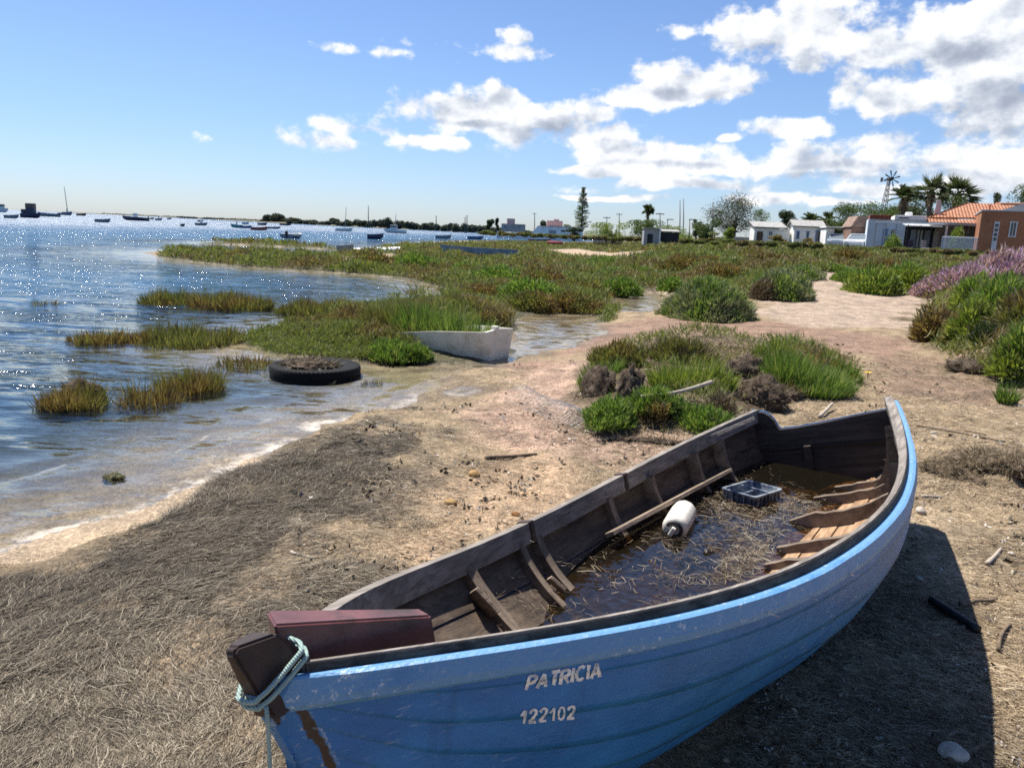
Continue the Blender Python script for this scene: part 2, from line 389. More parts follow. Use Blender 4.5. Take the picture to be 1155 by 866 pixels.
zone([(-200, 652), (43, 649), (123, 618), (193, 600), (218, 554), (281, 523), (400, 480), (450, 500), (420, 560), (300, 590), (230, 650), (100, 690), (-200, 740)], (.135, .11, .072))
zone([(385, 575), (400, 535), (470, 520), (530, 535), (490, 570), (430, 590)], (.13, .105, .075), .02, .05)
zone([(440, 590), (500, 540), (600, 490), (660, 530), (600, 590), (480, 660), (400, 680), (400, 630)], (.43, .315, .205), .04, .12)
zone([(474, 452), (545, 436), (590, 405), (680, 395), (690, 470), (870, 505), (700, 525), (560, 500)], (.40, .285, .215), .04, .10)
zone([(590, 402), (660, 372), (690, 354), (850, 356), (1040, 385), (1050, 430), (960, 400), (800, 372), (690, 392)], (.27, .185, .135), .02, .05)
zone([(850, 349), (930, 321), (1010, 322), (1075, 338), (1040, 372), (900, 368)], (.385, .31, .24), .01, .03)
zone([(960, 405), (1060, 395), (1155, 440), (1155, 470), (1000, 440)], (.23, .165, .115), .02, .05)
zone([(1000, 690), (1100, 590), (1160, 640), (1160, 900), (1090, 900)], (.36, .29, .195), .03, .2)
zone(STRIP, (.50, .395, .27), .012, .012)
VEG = P2([(160, 287), (260, 302), (350, 308), (450, 315), (510, 334), (560, 352), (605, 353), (690, 353), (693, 336), (745, 322), (850, 335), (930, 321), (1010, 322), (1040, 345), (1170, 310), (1170, 290), (900, 279), (700, 272), (560, 273), (450, 275.5), (440, 279), (400, 285), (380, 289), (300, 284.5), (200, 281.5)])
BARE = [P2([(384, 298), (384, 291), (440, 285), (462, 292), (420, 299)]), P2([(650, 293), (690, 289), (742, 291), (745, 297), (700, 299)]), P2([(600, 282), (650, 281), (690, 289), (680, 296), (640, 290)])]
zone(VEG, (.085, .085, .04), .008, .012); zone(ISLE, (.085, .08, .04), .01, .02); zone(SPIT, (.085, .085, .04), .004, .0)
zone(MOUND, (.13, .10, .065), .02, .04); zone(BANKR, (.16, .125, .075), .02, .08)
for b_ in BARE: zone(b_, (.42, .33, .23), .004, .004)
farm = ((GY > 140) & (GS > 0))[..., None]; TINT[:] = np.where(farm, np.array((.13, .12, .06)), TINT)
TINT *= np.array((1.04, .99, .95))
wetm = sstep(.35, 0, GS) * (GS > 0) * np.where(GY < 8, .6, .75)
TINT *= (1 - .4 * wetm)[..., None]
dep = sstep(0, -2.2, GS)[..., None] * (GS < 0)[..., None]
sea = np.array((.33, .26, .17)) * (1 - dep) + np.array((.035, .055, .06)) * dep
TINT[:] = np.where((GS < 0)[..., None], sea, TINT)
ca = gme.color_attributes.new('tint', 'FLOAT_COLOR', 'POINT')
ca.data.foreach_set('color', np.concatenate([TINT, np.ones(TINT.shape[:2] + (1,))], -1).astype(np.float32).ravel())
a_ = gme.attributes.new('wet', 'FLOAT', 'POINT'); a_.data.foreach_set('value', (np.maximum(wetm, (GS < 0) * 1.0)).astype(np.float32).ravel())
m, t, out = newmat('beach_litter')
p = t.pos(); tint = t.new('ShaderNodeAttribute', {'attribute_name': 'tint'}).outputs[0]; wet = t.new('ShaderNodeAttribute', {'attribute_name': 'wet'}).outputs['Fac']
rw = t.vmath('SUBTRACT', t.noise(p, 1.6, 3, .5, 0, True), (.5, .5, .5))
pd = t.vmath('ADD', p, t.vmath('MULTIPLY', rw, (.5, .5, 0)))
f1 = t.noise(t.mapv(pd, (16, 90, 30), (0, 0, .7)), 1, 5, .6, .3); f2 = t.noise(t.mapv(pd, (110, 22, 30), (0, 0, .4)), 1, 4, .6, .3); f3 = t.noise(p, 42, 5, .7)
fib = t.math('MAXIMUM', t.math('MULTIPLY', f1, .95), f2)
big = t.noise(p, 2.6, 6, .62)
v = t.math('MULTIPLY', t.rng(fib, .38, .72, .5, 1.5), t.rng(big, .32, .68, .68, 1.22))
v = t.math('MULTIPLY', v, t.rng(f3, .3, .7, .72, 1.25))
c = t.mix(1.0, tint, t.new('ShaderNodeCombineColor', None, i0=v, i1=v, i2=v).outputs[0], 'MULTIPLY')
pale = t.rng(t.noise(p, 5.5, 7, .7), .58, .70, 0, .5)
c = t.mix(t.math('MULTIPLY', pale, t.math('SUBTRACT', 1.0, wet)), c, (.42, .34, .25))
dk = t.rng(t.noise(p, 8.5, 6, .7), .60, .72, 0, .7)
c = t.mix(dk, c, (.06, .045, .03))
hgt = t.math('ADD', t.math('ADD', fib, t.math('MULTIPLY', f3, .8)), t.math('MULTIPLY', t.noise(p, 12, 5, .6), 2.2))
pbsdf(t, out, c, t.math('SUBTRACT', .92, t.math('MULTIPLY', wet, .45)), t.bump(hgt, .8, .02), 0, .25)
ground = link('ground', gme, m); tag(ground, kind='structure', label='sandy beach ground littered with dry brown seagrass')

# ------------------------------------------------------------------ water sheet
cell = np.minimum.reduce([GS[:-1], np.roll(GS, -1, 1)[:-1], GS[1:], np.roll(GS, -1, 1)[1:]]) < .25
WQ = QD[cell.ravel()]
used, inv = np.unique(WQ, return_inverse=True)
wx, wy, ws = GX.ravel()[used], GY.ravel()[used], GS.ravel()[used]
wme = npmesh('sea_water', np.stack([wx, wy, np.full(len(wx), WL)], -1), inv.reshape(-1, 4), smooth=True)
a_ = wme.attributes.new('shore', 'FLOAT', 'POINT'); a_.data.foreach_set('value', ws.astype(np.float32))
m, t, out = newmat('sea_water')
p = t.pos(); shore = t.new('ShaderNodeAttribute', {'attribute_name': 'shore'}).outputs['Fac']
off = t.math('MULTIPLY', shore, -1.0)
calm = t.math('MULTIPLY', t.rng(off, .0, 5.0, .12, 1.0), t.rng(off, 3, 36, 1.0, 4.1))
g0 = t.n.new('ShaderNodeNewGeometry').outputs['Normal']
na_ = t.vmath('SUBTRACT', t.noise(t.mapv(p, (1.1, 2.6, 1), (0, 0, -.25)), 1.3, 3, .6, .4, True), (.5, .5, .5))
nb_ = t.vmath('SUBTRACT', t.noise(t.mapv(p, (.42, 2.3, 1), (0, 0, .10)), 6.5, 4, .62, .2, True), (.5, .5, .5))
sl_ = t.vmath('ADD', t.vmath('MULTIPLY', na_, (2.2, 3.0, 0)), t.vmath('MULTIPLY', nb_, (2.6, 3.4, 0)))
gust = t.math('MULTIPLY', t.rng(t.noise(t.mapv(p, (.05, .2, 1)), 1, 4), .35, .65, .72, 1.15), t.rng(t.noise(t.mapv(p, (.45, 1.5, 1), (0, 0, -.15)), 1, 3), .36, .62, .30, 1.5))
nrm = t.vmath('NORMALIZE', t.vmath('ADD', g0, t.vmath('SCALE', sl_, t.math('MULTIPLY', calm, gust))))
rip = t.math('SINE', t.math('ADD', t.math('MULTIPLY', off, 11.0), t.math('MULTIPLY', t.noise(p, 1.1, 3, .5), 9.0)))
ripn = t.new('ShaderNodeBump', None, Strength=.35, Distance=.02, Height=t.math('MULTIPLY', rip, t.rng(off, 3.5, .2)), Normal=nrm).outputs[0]
fr = t.new('ShaderNodeFresnel', None, IOR=1.34, Normal=ripn).outputs[0]
glossy = t.new('ShaderNodeBsdfGlossy', None, Color=(1, 1, 1), Roughness=t.math('ADD', t.rng(off, 1, 25, .05, .15), t.rng(off, 10, 80, .0, .36)), Normal=ripn)
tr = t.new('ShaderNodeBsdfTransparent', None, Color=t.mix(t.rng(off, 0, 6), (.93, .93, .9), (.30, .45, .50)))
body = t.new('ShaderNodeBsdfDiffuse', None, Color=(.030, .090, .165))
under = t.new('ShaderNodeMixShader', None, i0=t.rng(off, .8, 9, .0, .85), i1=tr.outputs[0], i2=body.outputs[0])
surf = t.new('ShaderNodeMixShader', None, i0=t.math('MULTIPLY', fr, 1.0, None, True), i1=under.outputs[0], i2=glossy.outputs[0])
# foam lying along the water's edge and on two small breaking ripples
fn = t.noise(p, 14, 6, .7); fl = t.noise(p, 1.7, 3)
o2 = t.math('ADD', off, t.math('MULTIPLY', t.math('SUBTRACT', fl, .5), .3))
def band(c_, wd): return t.math('SUBTRACT', 1.0, t.math('DIVIDE', t.math('ABSOLUTE', t.math('SUBTRACT', o2, c_)), wd), None, True)
sy = t.new('ShaderNodeSeparateXYZ', None, Vector=p)
nearf = t.rng(sy.outputs[1], 10, 7)
e1 = t.math('ADD', t.math('MULTIPLY', band(.02, .32), t.rng(t.noise(p, 4.5, 4, .7), .35, .6, .55, 1.1)), t.math('MULTIPLY', fn, .85))
e2 = t.math('ADD', t.math('MULTIPLY', t.math('MAXIMUM', band(.62, .10), t.math('MULTIPLY', band(1.15, .12), .9)), t.rng(t.noise(p, 1.2, 2), .42, .6)), t.math('MULTIPLY', fn, .6))
foam = t.math('MULTIPLY', t.math('MAXIMUM', t.rng(e1, .82, 1.55, 0, .85), t.rng(e2, .92, 1.6, 0, .6)), nearf)
fd = t.new('ShaderNodeBsdfDiffuse', None, Color=(.56, .50, .42), Normal=t.bump(fn, .4, .01))
fin = t.new('ShaderNodeMixShader', None, i0=foam, i1=surf.outputs[0], i2=fd.outputs[0])
t.l.new(fin.outputs[0], out.inputs[0])
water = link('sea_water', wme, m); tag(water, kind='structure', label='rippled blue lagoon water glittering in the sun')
# ------------------------------------------------------------------ the beached rowing boat
BA = np.array([.52424662, .85118073, -.02562878]); BR = np.array([.82651362, -.50134647, .25598231]); BU = np.array([-.20503831, .1553804, .96634167])
BO = np.array([-.3854715, 1.22224544, .91260073]); BL = 4.456
def spl(xk, yk, x):
    xk = np.asarray(xk, float); yk = np.asarray(yk, float); x = np.asarray(x, float)
    n = len(xk); h = np.diff(xk); A = np.eye(n); b = np.zeros(n)
    for i in range(1, n - 1):
        A[i, i - 1] = h[i - 1]; A[i, i] = 2 * (h[i - 1] + h[i]); A[i, i + 1] = h[i]; b[i] = 6 * ((yk[i + 1] - yk[i]) / h[i] - (yk[i] - yk[i - 1]) / h[i - 1])
    Mm = np.linalg.solve(A, b); j = np.clip(np.searchsorted(xk, x) - 1, 0, n - 2); t0 = xk[j + 1] - x; t1 = x - xk[j]; hh = h[j]
    return (Mm[j] * t0 ** 3 + Mm[j + 1] * t1 ** 3) / (6 * hh) + (yk[j] / hh - Mm[j] * hh / 6) * t0 + (yk[j + 1] / hh - Mm[j + 1] * hh / 6) * t1
SK = [0, .12, .3, .5, .75, 1.]
def hB(s): return spl(SK, [.03, .41004, .63934, .69854, .60415, .43145], s)
def hZ(s): return spl(SK, [0, -.0914, -.19616, -.23951, -.20071, -.16183], s)
_sg = np.linspace(0, 1, 401); _kr = np.interp(_sg, [0, .02, .06, .12, .25, .4, .6, 1], [-.21, -.37, -.53, -.634, -.771, -.847, -.871, -.731])
_kr = np.convolve(np.pad(_kr, 12, mode='edge'), np.ones(25) / 25, 'valid'); _kr[:8] = np.interp(_sg[:8], [0, .0175], [-.21, _kr[7]])
def hK(s): return np.interp(s, _sg, _kr)
_nr = np.interp(_sg, [0, .12, .25, .4, .6, 1], [1.07, 1.352, 1.301, 1.65, 1.987, 2.846]); _nr = np.convolve(np.pad(_nr, 20, mode='edge'), np.ones(41) / 41, 'valid')
def prof(s, inset=0.0, drop=.055, n=260):
    """section of one side: (half breadth, height) from under the rail to the keel, resampled evenly; inset moves it inwards"""
    th = np.linspace(0, PI / 2, n); nn = np.interp(s, _sg, _nr); b = hB(s) + .012; zt = hZ(s) - drop + .03 * (1 - sstep(0, .05, s)); K = hK(s)
    y = b * np.cos(th) ** (2 / nn); z = zt - (zt - K) * np.sin(th) ** (2 / nn)
    d = np.concatenate([[0], np.cumsum(np.hypot(np.diff(y), np.diff(z)))]); u = np.linspace(0, d[-1], 121)
    y = np.interp(u, d, y); z = np.interp(u, d, z)
    ty, tz = np.gradient(y), np.gradient(z); l = np.hypot(ty, tz) + 1e-9; ny, nz = -tz / l, ty / l      # outward normal
    return y, z, ny, nz
def bl(x, yr, z): return np.stack(np.broadcast_arrays(np.asarray(x, float), -np.asarray(yr, float), np.asarray(z, float)), -1)
def b2w(P): P = np.asarray(P, float); return BO + P[..., 0:1] * BA - P[..., 1:2] * BR + P[..., 2:3] * BU
def w2b(P): P = np.asarray(P, float) - BO; return np.stack([P @ BA, -(P @ BR), P @ BU], -1)
boat = bpy.data.objects.new('rowing_boat', None); COL.objects.link(boat)
boat.matrix_world = Matrix(((BA[0], -BR[0], BU[0], BO[0]), (BA[1], -BR[1], BU[1], BO[1]), (BA[2], -BR[2], BU[2], BO[2]), (0, 0, 0, 1)))
tag(boat, 'old blue wooden rowing boat heeled over on the seagrass in the foreground', 'rowing boat')
SS = np.concatenate([np.linspace(.0, .12, 26)[:-1], np.linspace(.12, 1, 80)])
FR = [0, .075, .225, .375, .53, .69, 1.0]
def strake(side, f0, f1, out0, out1, inset, ss, nrow=6):
    P = np.empty((len(ss), nrow, 3))
    for i, s in enumerate(ss):
        y, z, ny, nz = prof(s); f = np.linspace(f0, f1, nrow); k = f * 120
        yy, zz, a, b = (np.interp(k, np.arange(121), q) for q in (y, z, ny, nz))
        o = np.linspace(out0, out1, nrow) * min(1, s / .06) - inset
        yy = np.maximum(yy + a * o, .004 if inset else .012); zz = zz + b * o
        P[i] = bl(s * BL, side * yy, zz)
    return P
# materials of the boat
def bluepaint(name, lines, rail=False):
    m, t, out = newmat(name); o = t.obj()
    n = t.noise(t.mapv(o, (1.2, 3, 3)), 2.2, 6, .6)
    c = t.mix(t.rng(n, .3, .7), (.014, .122, .345), (.027, .188, .465))
    green = t.rng(t.noise(t.mapv(o, (.8, 1, 2.5)), 1.7, 3), .45, .65, 0, .5)
    c = t.mix(green, c, (.016, .135, .28))
    if rail: c = t.mix(t.rng(t.noise(o, 7, 5), .15, .45), c, (.12, .275, .47))
    chalk = t.math('MULTIPLY', t.rng(t.noise(t.mapv(o, (5, 9, 26)), 3.5, 7, .72), .56, .66), t.rng(t.noise(o, 1.6, 3), .47, .66, 0, .75))
    c = t.mix(chalk, c, (.33, .42, .50))
    if rail:
        fl = t.rng(t.noise(t.mapv(o, (26, 40, 40)), 1.6, 6, .75), .57, .63, 0, .85)
        fl = t.math('MULTIPLY', fl, t.rng(t.noise(o, 3, 3), .40, .62, .12, 1)); c = t.mix(fl, c, (.62, .66, .68))
    run = t.rng(t.noise(t.mapv(o, (26, 1, 2.2)), 1.0, 5, .7), .55, .75, 0, 0 if rail else .35); c = t.mix(run, c, (.012, .05, .13))
    nick = t.rng(t.noise(t.mapv(o, (14, 20, 22)), 2.0, 7, .7), .69, .72); c = t.mix(nick, c, (.10, .075, .06))
    sp = t.new('ShaderNodeSeparateXYZ', None, Vector=o); jit = t.noise(o, 38, 6, .75); jit2 = t.noise(t.mapv(o, (8, 1, 1.5)), 5, 3)
    for (x0, z0, x1, z1, w0, w1) in lines:
        dx, dz = x1 - x0, z1 - z0; L2 = dx * dx + dz * dz
        px_ = t.math('SUBTRACT', sp.outputs[0], x0); pz_ = t.math('SUBTRACT', sp.outputs[2], z0)
        tt = t.math('DIVIDE', t.math('ADD', t.math('MULTIPLY', px_, dx), t.math('MULTIPLY', pz_, dz)), L2, None, True)
        ex = t.math('SUBTRACT', px_, t.math('MULTIPLY', tt, dx)); ez = t.math('SUBTRACT', pz_, t.math('MULTIPLY', tt, dz))
        d = t.math('SQRT', t.math('ADD', t.math('MULTIPLY', ex, ex), t.math('MULTIPLY', ez, ez)))
        wv = t.math('MULTIPLY_ADD', tt, w1 - w0, w0)
        msk = t.rng(t.math('ADD', t.math('SUBTRACT', wv, d), t.math('MULTIPLY', t.math('SUBTRACT', t.math('ADD', jit, jit2), 1.0), .018)), -.0015, .0015)
        rim = t.rng(t.math('ADD', t.math('SUBTRACT', wv, d), t.math('MULTIPLY', t.math('SUBTRACT', t.math('ADD', jit, jit2), 1.0), .018)), -.005, -.003)
        c = t.mix(t.math('MULTIPLY', rim, t.rng(jit, .5, .6, 0, .6)), c, (.35, .42, .48)); c = t.mix(msk, c, t.mix(t.noise(o, 60, 4), (.020, .012, .009), (.055, .032, .022)))
    brush = t.noise(t.mapv(o, (6, 60, 60)), 2, 5); lump = t.noise(o, 16, 5)
    pbsdf(t, out, c, t.math('MULTIPLY_ADD', n, .3, .32), t.bump(t.math('ADD', brush, t.math('MULTIPLY', lump, 2.5)), .35, .006), 0, .45); return m
M_oldwood = wood('weathered_plank', (.070, .052, .040), (.235, .170, .120), 1.0, (1, 10, 10), .85, .36)
M_rail = wood('weathered_rail', (.12, .105, .09), (.34, .30, .26), 1.0, (1.5, 16, 16), .85, .1)
M_rib = wood('weathered_rib', (.10, .075, .055), (.27, .21, .155), 1.0, (16, 4, 4), .85, .1)
M_tar = wood('dark_rail_edge', (.012, .010, .010), (.10, .09, .08), 1, (2, 14, 14), .7, .05); M_trans = wood('shaded_transom_wood', (.030, .024, .021), (.095, .078, .066), 1, (6, 1, 14), .85, .1)
M_dark = wood('dark_stem_wood', (.018, .011, .009), (.06, .032, .025), 1.0, (3, 8, 3), .6, .05, spec=.4)
# outer planking first with a plain material, so that marks can be placed on it
stem = [(-.062, -.01), (-.054, -.03), (-.036, -.072), (-.022, -.105), (-.004, -.155), (.02, -.23), (.055, -.33), (.12, -.45), (.22, -.55), (.36, -.625)]
ZST = [z for x, z in stem][::-1]; XST = [x + .004 for x, z in stem][::-1]
hull_mb = MB()
for side in (1, -1):
    for k in range(6):
        P = strake(side, FR[k], FR[k + 1], .0015, .0085 if k < 5 else .003, 0, SS)
        if k < 5:                                # the lower edge turns in under the lap
            e = strake(side, FR[k + 1], FR[k + 1], -.002, -.002, 0, SS, 1); P = np.concatenate([P, e], 1)
        front = np.stack([bl(np.interp(z_, ZST, XST), side * .009, z_) for z_ in P[0, :, 2]]); hull_mb.grid(np.concatenate([front[None], P], 0), True, side > 0)
hb_v = b2w(np.array(hull_mb.v)); HULLBVH = BVHTree.FromPolygons([tuple(v) for v in hb_v], hull_mb.f)
def hit(bvh, px, py):
    d = ray(px, py); d = d / np.linalg.norm(d); r = bvh.ray_cast(Vector(CAM), Vector(d))
    return (np.array(r[0]), np.array(r[1])) if r[0] is not None else (None, None)
def hl(px, py):                                    # the near side of the hull seen at that pixel
    d = Vector(ray(px, py)).normalized(); o_ = Vector(CAM)
    for _ in range(6):
        r_ = HULLBVH.ray_cast(o_, d)
        if r_[0] is None: break
        q_ = w2b(np.array(r_[0]))
        if q_[1] < 0: return q_
        o_ = r_[0] + d * .002
    return np.array([.05, 0, -.6])
l0, l1, l2, l3, l4, l5 = hl(338, 800), hl(355, 828), hl(376, 866), hl(318, 799), hl(311, 803), hl(314, 815)
M_blue = bluepaint('blue_boat_paint', [(l0[0], l0[2], l1[0], l1[2], .007, .008), (l1[0], l1[2], l2[0], l2[2], .008, .006), (l3[0], l3[2], l4[0], l4[2], .006, .005), (l4[0], l4[2], l5[0], l5[2], .005, .002)])
M_bluerail = bluepaint('blue_rail_paint', [], True)
hull_mb.build('hull', M_blue, boat, recalc=False)
kb = MB()
ks = np.linspace(.0, 1, 90); kz = hK(ks)
for sgn in (-1,):
    P = np.array([[bl(s * BL, y, hK(s) + dz) for (y, dz) in ((.022, .02), (.02, -.028), (-.02, -.028), (-.022, .02))] for s in ks[3:]]); kb.grid(P, False)
kb.build('keel', M_blue, boat)
sb = MB()                                          # stem, painted below its head
stem = [(-.062, -.01), (-.054, -.03), (-.036, -.072), (-.022, -.105), (-.004, -.155), (.02, -.23), (.055, -.33), (.12, -.45), (.22, -.55), (.36, -.625)]
back = [(.05, -.01), (.05, -.05), (.05, -.09), (.055, -.12), (.065, -.17), (.085, -.24), (.12, -.32), (.19, -.42), (.28, -.5), (.42, -.57)]
P = np.array([[bl(x0, .011, z0), bl(x0 + .03, .013, z1), bl(x0 + .03, -.013, z1), bl(x0, -.011, z0), bl(x0, .011, z0)] for (x0, z0), (x1, z1) in zip(stem, back)])
sb.grid(P[1:], False); sb.build('stem', M_blue, boat)
hd = MB()                                          # bare head of the stem post
hp = [(-.081, .050), (-.072, .060), (-.006, .058), (.010, .037), (.040, -.030), (.055, -.080), (-.034, -.080), (-.056, -.022)]
bm = bmesh.new(); vs = [bm.verts.new(bl(x, -.04, z)) for x, z in hp]; f = bm.faces.new(vs); r_ = bmesh.ops.extrude_face_region(bm, geom=[f])
for v_ in [g for g in r_['geom'] if isinstance(g, bmesh.types.BMVert)]: v_.co += Vector((0, -.08, 0))
for v_ in bm.verts: v_.co.y *= float(np.interp(v_.co.x, [-.082, -.04, .03], [.30, .62, 1.0]))
bmesh.ops.bevel(bm, geom=list(bm.edges), offset=.005, segments=2, affect='EDGES'); bmesh.ops.recalc_face_normals(bm, faces=bm.faces)
hme = bpy.data.meshes.new('stem_head'); bm.to_mesh(hme); bm.free(); link('stem_head', hme, M_dark, boat)
# inner planking
ib = MB(); ss2 = SS[SS > .03]
ifr = [0, .2, .38, .55, .72, .87, 1.0]
for side in (1, -1):
    for k in range(6): ib.grid(strake(side, ifr[k] + .003, ifr[k + 1] - .002, 0, -.005, .022, ss2, 5), True, side < 0)
inner = ib.build('inner_planking', M_oldwood, boat, recalc=False)
INBVH = BVHTree.FromPolygons([tuple(v) for v in b2w(np.array(ib.v))], ib.f)
# gunwales and rubbing strakes
def sweep(ss, sec, wob=0.0, seed=0):
    P = []
    for i, s in enumerate(ss):
        q = sec(s); e = wob * (vnoise(np.array([s * 30.0]), np.array([seed * 7.3]), seed)[0] - .5)
        P.append(np.stack([bl(s * BL, y + (e if k in (1, 2, 3, 4) else 0), z) for k, (y, z) in enumerate(q + q[:1])]))
    return np.array(P)
gs = np.concatenate([np.linspace(.006, .1, 24)[:-1], np.linspace(.1, 1, 90)])
for side in (1, -1):
    mb = MB()
    def gsec(s, side=side):
        B, Z = hB(s), hZ(s); dep = .082 if side < 0 else .06
        fb = .026 if side < 0 else .05
        iw = min(.046 if side < 0 else float(np.interp(s, [0, .45, .62, .75], [.013, .016, .030, .046])), B - .004)
        if side > 0: return [(B, Z), (B, Z - .05), (B - iw * .5, Z - .052), (B - iw * .5, Z - dep), (B - iw, Z - dep), (B - iw, Z + .001)]
        return [(side * B, Z), (side * B, Z - .05), (side * (B - min(.02, iw * .5)), Z - .052), (side * (B - min(.02, iw * .5)), Z - dep), (side * (B - iw), Z - dep), (side * (B - iw), Z + .001)]
    P = sweep(gs, gsec, .004, 3 + side); mb.grid(P, False); mb.add([p for p in P[-1][:-1]], [tuple(range(6))]); mb.build('gunwale', M_rail, boat)
    mb = MB()
    def rsec(s, side=side):
        B, Z = max(hB(s), .012), hZ(s) + .010 * (1 - sstep(.0, .3, s)); q = [(0.0, -.028), (.022, -.030), (.031, -.035), (.033, -.066), (.028, -.080), (.003, -.090)]
        k = max(.15, min(1, s / .03 + .35)); return [(side * (B + y * k), Z + z) for y, z in q]
    P = sweep(np.concatenate([[-.0075, -.004, 0], gs]), rsec, .003, 9 + side); mb.grid(P, False); mb.add([p for p in P[-1][:-1]], [tuple(range(6))]); mb.build('rub_rail', M_bluerail, boat)
mb = MB(); P = sweep(gs, lambda s: [(hB(s) + .0025, hZ(s) - .004), (hB(s) + .0025, hZ(s) - .036), (hB(s) - .001, hZ(s) - .036), (hB(s) - .001, hZ(s) - .004)], .002, 5); mb.grid(P, False); mb.build('gunwale_face', M_tar, boat)  # thin dark-coloured strip laid over the near gunwale's outer face
# transom, the shade of its inner face put into the wood colour
y, z, ny, nz = prof(.995)
near = [(float(a), float(b)) for a, b in zip(y[::4], z[::4]) if b < -.25]
far = [(-a, b) for a, b in [(float(a), float(b)) for a, b in zip(y[::4], z[::4])][::-1]]
top = [(-.437, -.165), (-.40, -.172), (-.349, -.186), (-.318, -.207), (-.293, -.242), (-.277, -.285), (-.264, -.305), (-.15, -.302), (-.006, -.288), (.2, -.262), (.418, -.239)]
for nm, dx0, dx1, mt, k in (('transom', -.035, -.002, M_trans, 0), ('transom_skin', .0, .014, M_blue, .006)):
    q = near + far[1:] + [(a, b + k) for a, b in top]
    mb = MB(); mb.prism([bl(BL + dx0, a, b) for a, b in q], (dx1 - dx0, 0, 0)); o = mb.build(nm, mt, boat)
    bm = bmesh.new(); bm.from_mesh(o.data); bmesh.ops.triangulate(bm, faces=[f for f in bm.faces if len(f.verts) > 4]); bm.to_mesh(o.data); bm.free()
mb = MB(); mb.box(bl(BL - .055, -.10, -.57), (.03, .045, .30), None, .004); mb.build('transom_cleat', M_trans, boat)
mb = MB(); mb.box(bl(BL - .042, 0, -.43), (.012, .80, .012)); mb.build('transom_batten', M_trans, boat)
# ribs
def ribmesh(s, depth=.042, wid=.038, top_=.0):
    y, z, ny, nz = prof(s); k = np.arange(2, 121, 3)
    def line(ins): 
        yy = np.maximum(y[k] - ny[k] * ins, 0); zz = z[k] - nz[k] * ins
        return np.concatenate([np.stack([yy, zz], 1), np.stack([-yy[::-1], zz[::-1]], 1)])
    a, b = line(.024), line(.024 + depth); mb = MB(); x0, x1 = s * BL - wid / 2, s * BL + wid / 2
    P = np.stack([np.array([bl(x, q[0], q[1]) for q in L_]) for x, L_ in ((x0, a), (x0, b), (x1, b), (x1, a))], 1); mb.grid(P, False); return mb
for s in (.125, .30, .392, .425, .58, .67, .785, .86): ribmesh(s, .065 if s > .6 else .036, .04 + .008 * math.sin(s * 90)).build('rib', M_rib, boat)
def plank(p0, p1, up, w, h, name, m, parent, bev=.003, mb=None):
    p0, p1 = np.asarray(p0, float), np.asarray(p1, float); ax = p1 - p0; L_ = np.linalg.norm(ax); ax /= L_
    s_ = np.cross(up, ax); s_ /= np.linalg.norm(s_); u_ = np.cross(ax, s_)
    M_ = (mb or MB()).box((p0 + p1) / 2, (L_, w, h), np.stack([ax, s_, u_], 1), bev)
    return M_ if mb else M_.build(name, m, parent)
def inn(px, py, off=0.0):
    p, n = hit(INBVH, px, py); n = n if n @ (CAM - p) > 0 else -n; return w2b(p + n * off)
camb = w2b(CAM)
def bpl(px, py, x=None, z=None):                   # line of sight meets a plane of the boat's own axes
    q = w2b(CAM + ray(px, py) * 2); d = q - camb
    k = ((x - camb[0]) / d[0]) if x is not None else ((z - camb[2]) / d[2]); return camb + d * k
M_lathwood = wood('pale_lath', (.16, .12, .085), (.40, .31, .23), 1, (2, 12, 12), .8, .1)
plank(inn(675, 610, .07), inn(812, 535, .065), (0, .3, 1), .05, .022, 'seat_riser', M_lathwood, boat)
plank(bpl(806, 491, z=-.165), bpl(848, 473, z=-.150), (0, .35, 1), .045, .022, 'rail_pad', M_rail, boat)
for s, sd in ((.415, -1), (.62, -1)):
    mb = MB(); mb.box(bl(s * BL, sd * (hB(s) - .022), hZ(s) - .036), (.032, .062, .086), None, .004); mb.build('rail_patch', M_dark, boat)
plank(inn(526, 672, .03), inn(552, 700, .03), (0, .5, 1), .10, .016, 'floor_board', M_lathwood, boat)
plank(inn(610, 660, .05), inn(628, 676, .05), (0, .5, 1), .05, .016, 'floor_board', M_lathwood, boat)
for (a0, a1, b0, b1) in ((862, 600, 905, 566), (905, 610, 930, 575), (846, 655, 870, 620)):
    try: plank(inn(a0, a1, .05), inn(b0, b1, .055), (0, 0, 1), .035, .02, 'floor_board', M_lathwood, boat)
    except Exception: pass
# maroon knee block in the bow
M_maroon = simple('maroon_paint', (.125, .042, .040), .30, .25, 9, 0, .5, .12, (.05, .025, .02))
tl = bpl(309, 704, z=.060); tr = bpl(487, 693.5, z=-.012)
bl_, br_ = tl + [0, 0, -.085], tr + [0, 0, -.085]
tl2 = bpl(300, 688, z=.062); tr2 = bpl(481, 690, z=-.010)
tr2 = tr + (tr2 - tr) / np.linalg.norm(tr2 - tr) * .05; tr2[2] = tr[2] + .004
V = [tl, tr, br_, bl_, tl2, tr2, tr2 + [0, 0, -.085], tl2 + [0, 0, -.085]]
bm = bmesh.new(); vs = [bm.verts.new(v_) for v_ in V]
for q in ((0, 1, 2, 3), (4, 7, 6, 5), (0, 4, 5, 1), (3, 2, 6, 7), (0, 3, 7, 4), (1, 5, 6, 2)): bm.faces.new([vs[i] for i in q])
bmesh.ops.recalc_face_normals(bm, faces=bm.faces); bmesh.ops.bevel(bm, geom=list(bm.edges), offset=.0045, segments=3, affect='EDGES')
kme = bpy.data.meshes.new('knee_block'); bm.to_mesh(kme); bm.free(); link('knee_block', kme, M_maroon, boat)
